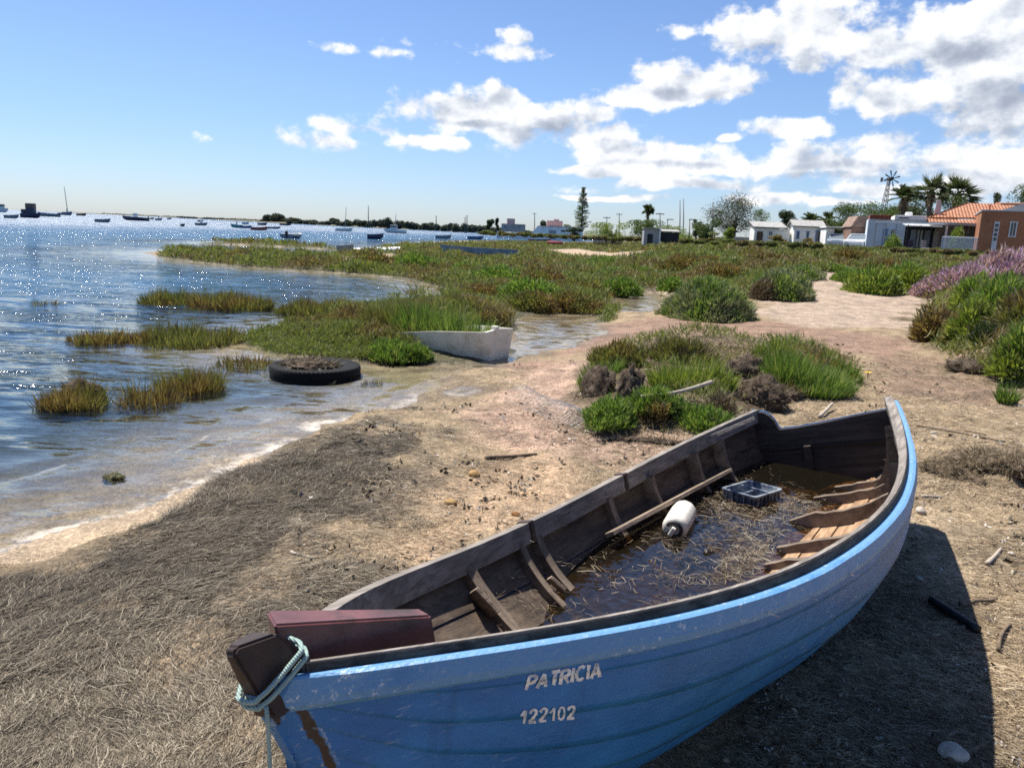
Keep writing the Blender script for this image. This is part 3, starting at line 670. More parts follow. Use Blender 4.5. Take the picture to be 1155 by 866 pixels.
# painted name and number
GL = {'P': (.62, [[(0, 0), (0, 1)], [(0, .98), (.35, 1), (.58, .88), (.6, .72), (.5, .56), (.3, .48), (.02, .46)]]),
      'A': (.72, [[(0, 0), (.36, 1)], [(.36, 1), (.66, 0)], [(.16, .34), (.56, .34)]]), 'T': (.64, [[(0, .98), (.66, .98)], [(.33, .98), (.33, 0)]]),
      'R': (.62, [[(0, 0), (0, 1)], [(0, .98), (.38, 1), (.56, .88), (.56, .66), (.4, .54), (.02, .5)], [(.28, .5), (.6, 0)]]), 'I': (.12, [[(.05, 0), (.05, 1)]]),
      'C': (.66, [[(.6, .86), (.42, .99), (.2, .93), (.04, .68), (.02, .36), (.14, .1), (.34, .01), (.58, .14)]]),
      '1': (.50, [[(0, .62), (.34, .98)], [(.34, .98), (.34, 0)]]), '2': (.66, [[(.04, .72), (.14, .93), (.34, 1), (.54, .9), (.56, .68), (.4, .42), (.04, .03)], [(.02, .03), (.62, .03)]]),
      '0': (.56, [[(.28, 1), (.1, .88), (.02, .5), (.1, .1), (.28, 0), (.44, .1), (.52, .5), (.44, .88), (.28, 1)]])}
# loose bottom boards on the high side, frames standing on them
M_floor = wood('sunlit_floor_plank', (.20, .115, .06), (.46, .30, .18), 1, (1.2, 9, 9), .85, .28)  # sunlit tan is put into the board colour itself
def fz(yr): return -.680 + .10 * yr + .9 * max(0, yr - .26) ** 2
def wall_y(x):
    y, z, ny, nz = prof(x / BL); y = y - ny * .03; z = z - nz * .03
    for a, b in zip(y, z):
        if b < fz(a): return float(a)
    return .2
rf = random.Random(4); edges = [.0, .085, .165, .25, .33, .41, .50]
for a, b in zip(edges[:-1], edges[1:]):
    for xa, xb in ((2.45 + rf.uniform(-.12, .12), 3.30), (3.305, 4.40 - rf.uniform(0, .05))):
        xs = np.linspace(xa, xb, 14); w_ = np.array([wall_y(x) for x in xs]); top = []; ok = [i for i in range(14) if w_[i] > a + .02]
        if len(ok) < 3: continue
        xs = xs[ok]; w_ = w_[ok]; dz = rf.uniform(-.006, .006); P = []
        for x, ww in zip(xs, w_):
            y0, y1 = a + .003, min(b - .003, ww); P.append([bl(x, y0, fz(y0) - .016 + dz), bl(x, y0, fz(y0) + dz), bl(x, y1, fz(y1) + dz), bl(x, y1, fz(y1) - .016 + dz), bl(x, y0, fz(y0) - .016 + dz)])
        mb = MB(); mb.grid(np.array(P), False); mb.add([q for q in P[0][:4]], [(0, 1, 2, 3)]); mb.add([q for q in P[-1][:4]], [(3, 2, 1, 0)]); mb.build('bottom_board', M_floor, boat)
for x, y0, hgt in ((4.10, -.02, .05), (3.80, -.08, .065), (3.30, .02, .085), (2.86, .05, .06), (2.62, .04, .05)):
    ww = wall_y(x) + .01; ys = np.linspace(y0 + rf.uniform(-.02, .02), ww, 12); P = []
    for i, y in enumerate(ys):
        hh_ = hgt * min(1, .75 + i * .12) * (1 + .15 * (rf.random() - .5)); z0 = fz(max(y, 0)) - .01; P.append([bl(x - .022, y, z0), bl(x - .020, y, z0 + hh_), bl(x + .020, y, z0 + hh_), bl(x + .022, y, z0), bl(x - .022, y, z0)])
    mb = MB(); mb.grid(np.array(P), False); mb.add([q for q in P[0][:4]], [(0, 1, 2, 3)]); mb.build('floor_timber', M_rib, boat)
def lettering(word, quad, wpx, name, gap=.2, shear=.22, faint=()):
    tot = sum(GL[c][0] + gap for c in word) - gap; mb = MB(); cur = 0
    q = np.array(quad, float)                       # px corners: bottom-left, bottom-right, top-right, top-left
    def pxy(u, v): return (q[0] * (1 - u) + q[1] * u) * (1 - v) + (q[3] * (1 - u) + q[2] * u) * v
    for ci, c in enumerate(word):
        wd, st = GL[c]; jit = random.uniform(-.04, .04)
        for line in st:
            pts = []
            for (a, b), (a2, b2) in zip(line[:-1], line[1:]):
                for k in range(5): pts.append((a + (a2 - a) * k / 5, b + (b2 - b) * k / 5))
            pts.append(line[-1])
            X = np.array([pxy((cur + a) / tot, b + jit) for a, b in pts]); T = np.gradient(X, axis=0); T /= np.linalg.norm(T, axis=1)[:, None] + 1e-9
            Nn = np.stack([-T[:, 1], T[:, 0]], 1); rows = []
            for i, (x_, n_) in enumerate(zip(X, Nn)):
                w_ = wpx * (.5 + .22 * (random.random() - .5)) * (.75 if ci in faint else 1); row = []
                for sgn in (-1, 0, 1):
                    p, n = hit(HULLBVH, *(x_ + n_ * w_ * sgn)); n = n if n @ (CAM - p) > 0 else -n
                    row.append(w2b(p + n * .0016))
                rows.append(row)
            mb.grid(rows, True)
        cur += wd + gap
    m, t, out = newmat(name + '_paint'); o = t.obj()
    c_ = t.mix(t.rng(t.noise(o, 55, 5, .7), .40, .58), (.42, .44, .47), (.84, .82, .78))
    pbsdf(t, out, c_, .7); return mb.build(name, m, boat)
lettering('PATRICIA', [(593, 777), (677, 763), (678, 747), (597, 762)], 3.7, 'boat_name')
lettering('122102', [(586, 815), (648, 809), (649, 795), (588, 800)], 3.0, 'registration_number', .2, .2, (3, 4))

# ------------------------------------------------------------------ water lying in the boat
ZW = .222
Lr, Rr = [], []
for s in np.linspace(.06, .985, 110):
    y, z, ny, nz = prof(s); y = y - ny * .020; z = z - nz * .020; W = {}
    for side in (1, -1):
        wz = b2w(bl(s * BL, side * y, z))[:, 2]; ok = np.where((wz[:-1] > ZW) & (wz[1:] <= ZW))[0]
        if len(ok):
            i = ok[0]; f_ = (wz[i] - ZW) / (wz[i] - wz[i + 1]); W[side] = b2w(bl(s * BL, side * (y[i] + f_ * (y[i + 1] - y[i])), z[i] + f_ * (z[i + 1] - z[i])))
    if len(W) == 2: Lr.append(W[-1]); Rr.append(W[1])
    elif -1 in W:                                   # the keel line is dry: the pool lies wholly on the low side
        wz = b2w(bl(s * BL, -y, z))[:, 2]
Lr, Rr = np.array(Lr), np.array(Rr)
mb = MB(); mb.grid(np.stack([Lr * (1 - k) + Rr * k for k in np.linspace(0, 1, 14)], 1))
for i, v_ in enumerate(mb.v): mb.v[i] = (v_[0], v_[1], ZW)
m, t, out = newmat('bilge_water'); p = t.pos()
nn = t.vmath('SUBTRACT', t.noise(t.mapv(p, (1, 1.4, 1)), 26, 4, .6, .3, True), (.5, .5, .5)); gn = t.n.new('ShaderNodeNewGeometry').outputs['Normal']
ruf = t.rng(t.noise(p, 3.2, 3), .36, .55, .02, .55)
nrm = t.vmath('NORMALIZE', t.vmath('ADD', gn, t.vmath('SCALE', t.vmath('MULTIPLY', nn, (1, 1, 0)), ruf)))
gl_ = t.new('ShaderNodeBsdfGlossy', None, Color=(1, 1, 1), Roughness=.03, Normal=nrm)
trn = t.new('ShaderNodeBsdfTransparent', None, Color=(.50, .36, .09)); mud = t.new('ShaderNodeBsdfDiffuse', None, Color=(.020, .016, .010))
un = t.new('ShaderNodeMixShader', None, i0=.34, i1=trn.outputs[0], i2=mud.outputs[0])
fr = t.new('ShaderNodeFresnel', None, IOR=1.5, Normal=nrm).outputs[0]
mxs = t.new('ShaderNodeMixShader', None, i0=fr, i1=un.outputs[0], i2=gl_.outputs[0]); t.l.new(mxs.outputs[0], out.inputs[0])
bw = mb.build('bilge_water', m); tag(bw, kind='structure', label='brown rainwater standing in the bottom of the blue boat')
for f_ in bw.data.polygons:
    pass
# ------------------------------------------------------------------ things lying in the boat
M_white = simple('yellowed_plastic', (.70, .66, .58), .45, .08, 8, 0, .5, .15, (.42, .37, .30))
M_black = simple('black_rubber', (.012, .012, .013), .55, .3, 14, 0, .4, .3)
c0, c1 = gp(757, 600, ZW + .05), gp(776, 567, ZW + .05)
ax = c1 - c0; ax[2] = 0; ax /= np.linalg.norm(ax); sd_ = np.cross([0, 0, 1], ax); mid = (c0 + c1) / 2
fen = empty('fender_buoy', (mid[0], mid[1], ZW - .02), 0, 'yellowed white plastic fender lying on the water inside the blue boat', 'fender')
Mx = np.eye(4); Mx[:3, 0] = sd_; Mx[:3, 1] = [0, 0, 1]; Mx[:3, 2] = ax; Mx[:3, 3] = [0, 0, .055]
R_ = .064; hl_ = .155
prf = [(.0, -hl_ + .008), (.026, -hl_ + .006), (.04, -hl_ + .004), (.055, -hl_ + .012), (.064, -hl_ + .032), (R_, -hl_ + .06), (R_ * 1.015, 0), (R_, hl_ - .06), (.062, hl_ - .028), (.048, hl_ - .010), (.03, hl_), (0, hl_)]
mb = MB(); mb.lathe(prf, 40, Mx)
vv = np.array(mb.v); rel = vv - Mx[:3, 3]; an = np.arctan2(rel @ Mx[:3, 1], rel @ Mx[:3, 0]); rr_ = np.hypot(rel @ Mx[:3, 0], rel @ Mx[:3, 1])
kk = 1 - .022 * np.clip(rr_ / R_ - .8, 0, 1) * 5 * (np.cos(an * 10) > .75)
rad_ = (rel @ Mx[:3, 0])[:, None] * Mx[:3, 0] + (rel @ Mx[:3, 1])[:, None] * Mx[:3, 1]; vv = vv - rad_ * (1 - kk)[:, None]; mb.v = [tuple(q) for q in vv]
mb.build('body', M_white, fen)
mb = MB(); mb.box(np.array([0, 0, .050]) - ax * (hl_ + .012) + sd_ * .006, (.022, .038, .050), np.stack([sd_ * .9 + np.array([0, 0, .43]), ax, np.cross(sd_ * .9 + np.array([0, 0, .43]), ax)], 1), .006); mb.build('eye_lug', M_white, fen)
mb = MB(); th_ = np.linspace(.5, 2 * PI - .3, 20); mb.tube([np.array([0, 0, .055]) - ax * (hl_ + .002) + .036 * (math.cos(a) * sd_ + math.sin(a) * np.array([0, 0, 1])) for a in th_], .009, 8); mb.build('rope_collar', M_black, fen)
# blue tray
q = [gp(px, py, ZW + .085) for px, py in ((817, 544), (848, 536), (881, 548), (851, 558))]
e1 = (q[1] - q[0] + q[2] - q[3]) / 2; e2 = (q[3] - q[0] + q[2] - q[1]) / 2; l1, l2 = np.linalg.norm(e1), np.linalg.norm(e2); e1 /= l1; e2 = e2 - e1 * (e1 @ e2); e2 /= np.linalg.norm(e2)
ctr = sum(q) / 4; l2 = min(max(l2, .2), .34); l1 = min(max(l1, .2), .45)
tray = empty('plastic_tray', (ctr[0], ctr[1], ZW + .0), math.atan2(e1[1], e1[0]), 'shallow blue plastic tray lying in the stern of the blue boat', 'tray')
tray.rotation_euler[0] = -.04
m, t, out = newmat('blue_tray_plastic'); o = t.obj()
pbsdf(t, out, t.mix(t.rng(t.noise(o, 12, 5, .7), .42, .6), (.04, .055, .105), (.26, .29, .31)), .4, None, 0, .5, Transmission_Weight=.0); M_tray = m
def tr_ring(x, y, z, r=.02, n=5):
    o_ = []
    for sx_, sy_, a0 in ((1, 1, 0), (-1, 1, PI / 2), (-1, -1, PI), (1, -1, 1.5 * PI)):
        for k in range(n): a = a0 + PI / 2 * k / (n - 1); o_.append((sx_ * (x - r) + r * math.cos(a), sy_ * (y - r) + r * math.sin(a), z))
    return o_
hx, hy, hh = l1 / 2, l2 / 2, .062
rows = [tr_ring(hx * .88, hy * .86, .0), tr_ring(hx - .008, hy - .008, hh - .012), tr_ring(hx - .008, hy - .008, hh - .012), tr_ring(hx + .004, hy + .004, hh - .010), tr_ring(hx + .004, hy + .004, hh), tr_ring(hx - .010, hy - .010, hh), tr_ring(hx * .88 - .006, hy * .86 - .006, .008)]
mb = MB(); n_ = len(rows[0]); V = [p_ for r_ in rows for p_ in r_]
F_ = [(i * n_ + k, i * n_ + (k + 1) % n_, (i + 1) * n_ + (k + 1) % n_, (i + 1) * n_ + k) for i in range(len(rows) - 1) for k in range(n_)] + [tuple(range(n_))[::-1], tuple(range((len(rows) - 1) * n_, len(rows) * n_))]
mb.add(V, F_); mb.build('shell', M_tray, tray)
mb = MB()
for k in range(-3, 4):
    for s_ in (-1, 1): mb.box((k * hx * .26, s_ * (hy * .93 + .005), hh * .48), (.008, .012, hh * .8))
for k in range(-2, 3):
    for s_ in (-1, 1): mb.box((s_ * (hx * .94 + .005), k * hy * .34, hh * .48), (.012, .008, hh * .8))
tag(mb.build('side_rib', M_tray, tray), kind='stuff')
mb = MB(); mb.box((0.02, 0, .035), (.012, l2 * .78, .05)); mb.box((-hx * .3, 0, .030), (l1 * .36, .012, .04)); mb.build('divider', M_tray, tray)
# rope made fast round the stem head
m, t, out = newmat('green_rope'); o = t.obj()
tw = t.math('SINE', t.math('MULTIPLY', t.vmath('DOT_PRODUCT', t.pos(), (1, .7, 1.1)), 900.0))
pbsdf(t, out, t.mix(t.noise(o, 60, 3), (.20, .30, .27), (.42, .54, .49)), .8, t.bump(tw, .5, .003)); M_rope = m
rp = empty('mooring_rope', tuple(b2w(bl(0, 0, 0))), 0, 'pale green rope wound twice round the dark stem head of the blue boat', 'rope')
org = b2w(bl(0, 0, 0)); mb = MB()
for dz, g in ((0, .0075), (-.0135, .0085)):
    lp = []
    for (x, yr) in ((-.068, .0), (-.064, .018), (-.045, .030), (-.01, .040), (.024, .047), (.037, .03), (.040, 0), (.037, -.03), (.024, -.047), (-.01, -.040), (-.045, -.030), (-.064, -.018), (-.068, 0)):
        z = -.034 + (x + .06) * .60 + dz + (.0 if yr > 0 else .004); x2 = x * 1.0 + (dz * -.55)
        lp.append(b2w(bl(x2, yr * 1.06, z)) - org)
    lp = np.array(lp); k_ = np.linspace(0, len(lp) - 1, 60); lp = np.stack([np.interp(k_, np.arange(len(lp)), lp[:, i]) for i in range(3)], 1)
    mb.tube(lp, .0045, 10)
mb.build('coil', M_rope, rp)
a0 = b2w(bl(-.050, .030, -.048)); pb = gp(289.5, 866, 0.35); path = [a0 - org]
for k in np.linspace(.04, 1, 24): path.append(np.array([a0[0] + .004 * math.sin(k * 7), a0[1] + .003 * math.cos(k * 5), a0[2] * (1 - k) + .0 * k]) - org)
mb = MB(); mb.tube(path, .0038, 8); mb.build('hanging_end', M_rope, rp)

# ------------------------------------------------------------------ blades, leaves and strands in bulk
def blades(B, D, L, W, curl=.3, seg=2, rng=RNG):
    """ribbons: base points B, directions D (unit), lengths L, widths W; each is an island of its own"""
    n = len(B); D = D / (np.linalg.norm(D, axis=1)[:, None] + 1e-9)
    R = rng.normal(size=(n, 3)); S_ = np.cross(D, R); S_ /= np.linalg.norm(S_, axis=1)[:, None] + 1e-9
    Cn = np.cross(S_, D); cu = (rng.random(n) - .3) * 2 * curl
    L = np.broadcast_to(L, (n,))[:, None]; W = np.broadcast_to(W, (n,))[:, None] / 2; cu = cu[:, None]
    if seg == 1:
        V = np.stack([B - S_ * W, B + S_ * W, B + D * L * .55 + S_ * W * .9 + Cn * cu * L * .2, B + D * L + Cn * cu * L * .6], 1)
        Q = np.arange(n)[:, None] * 4 + np.array([0, 1, 2, 3]); return V.reshape(-1, 3), Q, None
    m1 = B + D * L * .5 + Cn * cu * L * .18; m2 = B + D * L + Cn * cu * L * .6
    V = np.stack([B - S_ * W * .8, B + S_ * W * .8, m1 - S_ * W, m1 + S_ * W, m2], 1)
    i = np.arange(n)[:, None] * 5
    return V.reshape(-1, 3), i + np.array([0, 1, 3, 2]), i + np.array([2, 3, 4])
def strands(B, ang_, L, W, z1, rng=RNG, bend=.8):
    n = len(B); a = ang_; b = a + rng.normal(size=n) * bend; c_ = b + rng.normal(size=n) * bend
    d1 = np.stack([np.cos(a), np.sin(a), rng.normal(size=n) * .12], 1); d2 = np.stack([np.cos(b), np.sin(b), rng.normal(size=n) * .14], 1); d3 = np.stack([np.cos(c_), np.sin(c_), rng.normal(size=n) * .14 - .05], 1)
    s_ = np.stack([-np.sin(b), np.cos(b), rng.normal(size=n) * .5], 1); s_ /= np.linalg.norm(s_, axis=1)[:, None]
    L = L[:, None] / 3; W = W[:, None] / 2
    p0 = B + np.stack([0 * a, 0 * a, z1], 1); p1 = p0 + d1 * L; p2 = p1 + d2 * L; p3 = p2 + d3 * L
    V = np.stack([p0 - s_ * W * .7, p0 + s_ * W * .7, p1 - s_ * W, p1 + s_ * W, p2 - s_ * W, p2 + s_ * W, p3 - s_ * W * .5, p3 + s_ * W * .5], 1)
    i = np.arange(n)[:, None, None] * 8; Q = i + np.array([[0, 1, 3, 2], [2, 3, 5, 4], [4, 5, 7, 6]])
    return V.reshape(-1, 3), Q.reshape(-1, 4)
def quadcloud(P, size, rng=RNG, up=0.0):
    n = len(P); A = rng.normal(size=(n, 3)); A[:, 2] += up; A /= np.linalg.norm(A, axis=1)[:, None]; R = rng.normal(size=(n, 3)); S_ = np.cross(A, R); S_ /= np.linalg.norm(S_, axis=1)[:, None]
    s_ = np.broadcast_to(size, (n,))[:, None] / 2
    V = np.stack([P - A * s_, P + S_ * s_ * .55, P + A * s_, P - S_ * s_ * .55], 1)
    return V.reshape(-1, 3), np.arange(n)[:, None] * 4 + np.array([0, 1, 2, 3])
# dry seagrass
def litter_mat(name, stops):
    m, t, out = newmat(name); i = t.island(); c = t.ramp(i, stops)
    c = t.mix(1.0, c, t.ramp(t.noise(t.pos(), 1.6, 4, .6), [(.3, .50), (.7, 1.3)]), 'MULTIPLY')
    pbsdf(t, out, c, .75, None, 0, .35); return m
M_lit = litter_mat('dry_seagrass', [(0, (.030, .022, .013)), (.3, (.088, .068, .043)), (.6, (.175, .14, .092)), (.82, (.28, .23, .16)), (.95, (.40, .34, .25)), (1, (.52, .45, .34))])
M_straw = litter_mat('straw', [(0, (.08, .05, .03)), (.25, (.18, .12, .07)), (.55, (.33, .25, .15)), (.85, (.46, .36, .23)), (1, (.60, .51, .37))])
M_bits = simple('shell_fragment', (.58, .53, .46), .7, .2, 20)
M_litm = litter_mat('boat_litter', [(0, (.04, .026, .015)), (.35, (.11, .075, .045)), (.65, (.21, .155, .095)), (.9, (.38, .31, .21)), (1, (.62, .55, .42))])
def scatter(n, x0, x1, y0, y1, pw=1.0):
    px = RNG.uniform(x0, x1, n); py = y0 + (y1 - y0) * RNG.random(n) ** pw
    P = gp(px, py, 0.0); return P, px, py
def litter(name, label, n, x0, x1, y0, y1, mt, lmin, lmax, w0, keep, flow, bend=.8, pw=1.0):
    P, px, py = scatter(n, x0, x1, y0, y1, pw); sd_ = sdwater(P[:, 0], P[:, 1])
    k = keep(P[:, 0], P[:, 1], px, py, sd_) & (sd_ > .03) & (keeld(P[:, 0], P[:, 1]) > .32)
    P = P[k]; sd_ = sd_[k]; P[:, 2] = gz(P[:, 0], P[:, 1], sd_); d = np.linalg.norm(P - CAM, axis=1); n = len(P)
    L = RNG.uniform(lmin, lmax, n) * np.clip(d / 3, .8, 2.5) ** .6; W = np.maximum(w0 * RNG.uniform(.6, 1.5, n), d * .00050)
    V, Q = strands(P, flow(P[:, 0], P[:, 1]) + RNG.normal(size=n) * .5, L, W, RNG.uniform(.0, .012, n), bend=bend)
    o = link(name, npmesh(name, V, Q), mt); return tag(o, label, None, None, 'stuff')
edge = P2([(470, 440), (520, 480), (545, 540), (430, 600), (360, 680), (420, 900)])
def fl(x, y): return .75 + 2.2 * (fbm(x * .8, y * .8, 2, 61) - .5) * 2
WR = P2([(-600, 1600), (-500, 600), (43, 649), (123, 618), (188, 598), (218, 560), (281, 523), (400, 476), (447, 461), (475, 490), (415, 550), (385, 610), (350, 690), (600, 1600)])
DARKZ = P2([(-300, 640), (43, 649), (123, 618), (193, 598), (230, 556), (281, 523), (400, 480), (450, 492), (400, 545), (300, 580), (235, 640), (120, 690), (-300, 760)])
M_darklit = litter_mat('dark_seagrass', [(0, (.024, .018, .012)), (.4, (.072, .055, .036)), (.75, (.135, .108, .072)), (.95, (.23, .19, .135)), (1, (.32, .28, .2))])
def keep_d(x, y, px, py, s_):
    return (sdpoly(x, y, STRIP) > .02) & (sdpoly(x, y, DARKZ) + (fbm(x * 2, y * 2, 3, 77) - .5) * .8 < .05) & (RNG.random(len(x)) < .25 + .75 * sstep(.34, .55, fbm(x * 2.6, y * 2.6, 4, 79)))
def keep_w(x, y, px, py, s_):
    st = sdpoly(x, y, STRIP); w_ = sdpoly(x, y, WR); pr = sstep(.25, -.25, w_ + (fbm(x * 2.2, y * 2.2, 3, 71) - .5) * 1.2)
    dz_ = sdpoly(x, y, DARKZ) + (fbm(x * 2, y * 2, 3, 77) - .5) * .8 < 0; cl = fbm(x * 2.6, y * 2.6, 4, 75); return (st > .03) & (RNG.random(len(x)) < pr * (.14 + .76 * sstep(.36, .58, cl)) * np.where(dz_, .12, 1))
litter('dead_seagrass', 'matted grey brown dead seagrass covering the shore left of the blue boat', 560000, -160, 640, 440, 1000, M_lit, .025, .09, .0012, keep_w, fl, .34)
litter('dark_seagrass', 'dark damp seagrass heaped along the edge of the water', 230000, -160, 480, 460, 770, M_darklit, .025, .09, .0012, keep_d, fl, .34)
def keep_s(x, y, px, py, s_):
    dens_ = .30 + .9 * sstep(.40, .62, fbm(x * 1.7, y * 1.7, 4, 81)); dens_ *= np.where(px > 640, 1.0, .55)
    return (sdpoly(x, y, WR) > -.1) & (RNG.random(len(x)) < dens_)
litter('straw_litter', 'pale straw and dead stalks scattered over the sand around the blue boat', 260000, 380, 1320, 400, 1000, M_straw, .015, .065, .0016, keep_s, lambda x, y: -.2 + 3 * (fbm(x * .8, y * .8, 2, 91) - .5), .6)
# crumbs of weed, bark and shell on the sand
def crumbs(name, label, n, mt, smin, smax, lim):
    P, px, py = scatter(n, 330, 1300, 385, 1000); s_ = sdwater(P[:, 0], P[:, 1]); k = (s_ > .25) & (keeld(P[:, 0], P[:, 1]) > .4) & (RNG.random(n) < sstep(lim, lim + .2, fbm(P[:, 0] * 1.9, P[:, 1] * 1.9, 4, 131)))
    P = P[k]; P[:, 2] = gz(P[:, 0], P[:, 1], s_[k]) + .005; n = len(P); d = np.linalg.norm(P - CAM, axis=1); P = np.repeat(P, 5, 0); sz = np.repeat(RNG.uniform(smin, smax, n) * np.clip(d / 3, .8, 2.2), 5); P += RNG.normal(size=P.shape) * np.array([.5, .5, .22]) * sz[:, None]
    V, Q = quadcloud(P, sz, RNG); tag(link(name, npmesh(name, V, Q), mt), label, None, None, 'stuff')
crumbs('weed_crumbs', 'dark crumbs of weed and bark scattered over the sand', 3000, M_lit, .010, .030, .42)
crumbs('shell_bits', 'small pale shell and reed fragments scattered over the sand', 1100, M_bits, .006, .016, .30)
# litter floating and heaped in the boat
def in_boat(n, keep, name, label, lift, mt, lmin, lmax):
    px = RNG.uniform(560, 1020, n); py = RNG.uniform(520, 720, n); P = []
    for a, b in zip(px, py):
        if not keep(a, b): continue
        d = ray(a, b); d = d / np.linalg.norm(d); r = INBVH.ray_cast(Vector(CAM), Vector(d))
        if r[0] is None: continue
        hl_ = HULLBVH.ray_cast(Vector(CAM), Vector(d))
        if hl_[0] is not None and hl_[3] < r[3]: continue
        p = np.array(r[0])
        if p[2] < ZW: p = gp(a, b, ZW)
        P.append(p)
    P = np.array(P); n = len(P); V, Q = strands(P, RNG.uniform(0, 6.28, n), RNG.uniform(lmin, lmax, n), np.maximum(.0014 * RNG.uniform(.6, 1.4, n), .0011), RNG.uniform(.002, lift, n), bend=.25)
    tag(link(name, npmesh(name, V, Q), mt), label, None, None, 'stuff')
BEDP = np.array([(800, 655), (826, 612), (812, 590), (800, 566), (850, 568), (880, 562), (905, 560), (920, 572), (890, 590), (880, 612), (850, 640), (835, 655)], float)
def kp(a, b):
    v_ = fbm(np.array([a / 26.]), np.array([b / 16.]), 4, 3)[0]
    inb = sdpoly(np.array([a]), np.array([b]), BEDP)[0]
    if inb < 0: return random.random() < .55 + .45 * (v_ > .45)
    if a > 850 and inb > 14: return random.random() < .05
    if inb < 60: return random.random() < (.03 if v_ < .5 else .22)
    return random.random() < (.004 if v_ < .52 else .06)
in_boat(60000, kp, 'boat_litter', 'dry seagrass heaped and floating in the bottom of the blue boat', .014, M_litm, .015, .08)

# ------------------------------------------------------------------ plants
GREEN = [(0, (0.056, 0.09, 0.02)), (0.3, (0.1, 0.17, 0.036)), (0.6, (0.17, 0.26, 0.056)), (0.85, (0.26, 0.34, 0.09)), (1, (0.4, 0.38, 0.16))]
OLIVE = [(0, (0.063, 0.0648, 0.0252)), (0.35, (0.126, 0.135, 0.045)), (0.7, (0.216, 0.216, 0.072)), (1, (0.342, 0.288, 0.126))]
RUST = [(0, (0.08, 0.0448, 0.0224)), (0.4, (0.176, 0.104, 0.048)), (0.75, (0.272, 0.192, 0.088)), (1, (0.416, 0.304, 0.16))]
GREY = [(0, (0.085, 0.0935, 0.0595)), (0.4, (0.17, 0.1955, 0.119)), (0.8, (0.289, 0.306, 0.187)), (1, (0.408, 0.374, 0.272))]
LIME = [(0, (0.085, 0.119, 0.0204)), (0.4, (0.17, 0.221, 0.0425)), (0.8, (0.289, 0.34, 0.0765)), (1, (0.425, 0.425, 0.136))]
DARKG = [(0, (0.016, 0.0256, 0.0096)), (0.4, (0.0352, 0.0544, 0.0192)), (0.8, (0.072, 0.096, 0.0352)), (1, (0.128, 0.136, 0.064))]
M_green = leafmat('glasswort_green', GREEN, None); M_olive = leafmat('saltmarsh_olive', OLIVE, RUST, .9); M_rust = leafmat('saltmarsh_rust', RUST, OLIVE, 2.0)
M_grey = leafmat('grey_green_shrub', GREY, GREEN, 1.5); M_lime = leafmat('lime_shrub', LIME, GREEN, 1.2); M_dgreen = leafmat('dark_green_leaf', DARKG, None, trans=.25)
M_mid = leafmat('mid_green_leaf', [(0, (.03, .055, .014)), (.4, (.07, .11, .028)), (.8, (.13, .175, .05)), (1, (.19, .21, .09))], None)
M_lav = leafmat('lilac_flower', [(0, (.10, .10, .05)), (.22, (.20, .18, .10)), (.24, (.36, .20, .31)), (.6, (.54, .32, .50)), (1, (.74, .54, .70))], None, 1.6, trans=.3)
M_marsh = leafmat('marsh_cover', [(0, (.085, .105, .032)), (.35, (.155, .19, .055)), (.7, (.22, .24, .08)), (1, (.33, .30, .14))], [(0, (.10, .065, .035)), (.5, (.20, .135, .065)), (1, (.31, .25, .13))], .42, lo=.46)
M_dry = leafmat('dry_stalk', [(0, (.09, .06, .035)), (.5, (.19, .14, .085)), (1, (.34, .27, .18))], None, trans=.1)
M_peat = simple('peat_clod', (.075, .056, .042), .95, .5, 14, 0, .1, 1.0, (.14, .11, .08))
M_mat = simple('matted_weed', (.13, .098, .066), .95, .45, 16, 0, .1, 1.0, (.05, .038, .026))
M_bark = wood('bark', (.045, .035, .028), (.15, .12, .095), 3, (6, 6, 1), .95, .2)
def dome(name, label, cat, c, rx, ry, h, n, L, W, mt, seed, up=.55, curl=.35, base=.1, lump=.45, group=None, seg=2, stems=True, low=0.0, extra=None):
    """a plant: leafy shoots pointing out of a lumpy dome, and woody stems inside it"""
    r = np.random.default_rng(seed); root = empty(name, c, r.uniform(0, 6.28), label, cat, group); n = int(n * 1.7); L = L * .68
    d = r.normal(size=(n, 3)); d[:, 2] = np.abs(d[:, 2]) + low; d /= np.linalg.norm(d, axis=1)[:, None]
    a = np.arctan2(d[:, 1], d[:, 0]); lumps = 1 - lump * .5 + lump * (fbm(a * 1.7 + seed, d[:, 2] * 3.1 + seed, 3, seed) - .3)
    rr = (base + (1 - base) * r.random(n) ** .45) * lumps
    P_ = d * rr[:, None] * np.array([rx, ry, h]); sh = np.linalg.norm(P_ / np.array([rx, ry, h]), axis=1)
    D_ = d * np.array([1 / rx, 1 / ry, 1 / h]) * min(rx, ry, h); D_[:, 2] += up; D_ += r.normal(size=(n, 3)) * .45
    Ls = L * r.uniform(.5, 1.3, n); P_[:, 2] = np.maximum(P_[:, 2] - Ls * .4, -.02)
    V, Q, T = blades(P_, D_, Ls, W * r.uniform(.7, 1.3, n), curl, seg, r)
    link('foliage', npmesh('foliage', V, Q, T), mt, root)
    if extra:
        for (nm, m2, frac, L2, W2) in extra:
            k = r.choice(n, int(n * frac), replace=False); o_ = np.argsort(-(P_[k, 2] / h + rr[k]))[:int(len(k) * .8)]; k = k[o_]
            V, Q, T = blades(P_[k] + d[k] * .04, D_[k] + [0, 0, .4], L2 * r.uniform(.5, 1.3, len(k)), W2 * r.uniform(.7, 1.3, len(k)), curl, seg, r); tag(link(nm, npmesh(nm, V, Q, T), m2, root), kind='stuff')
    if stems:
        mb = MB()
        for k in range(7):
            a = r.uniform(0, 6.28); e = np.array([math.cos(a) * rx * .6, math.sin(a) * ry * .6, h * r.uniform(.5, .8)]); mb.tube([(0, 0, -.06), e * .5 + [0, 0, .05 * h], e], [.02 * h + .006, .012 * h + .004, .004], 5)
        mb.build('stems', M_bark, root)
    return root
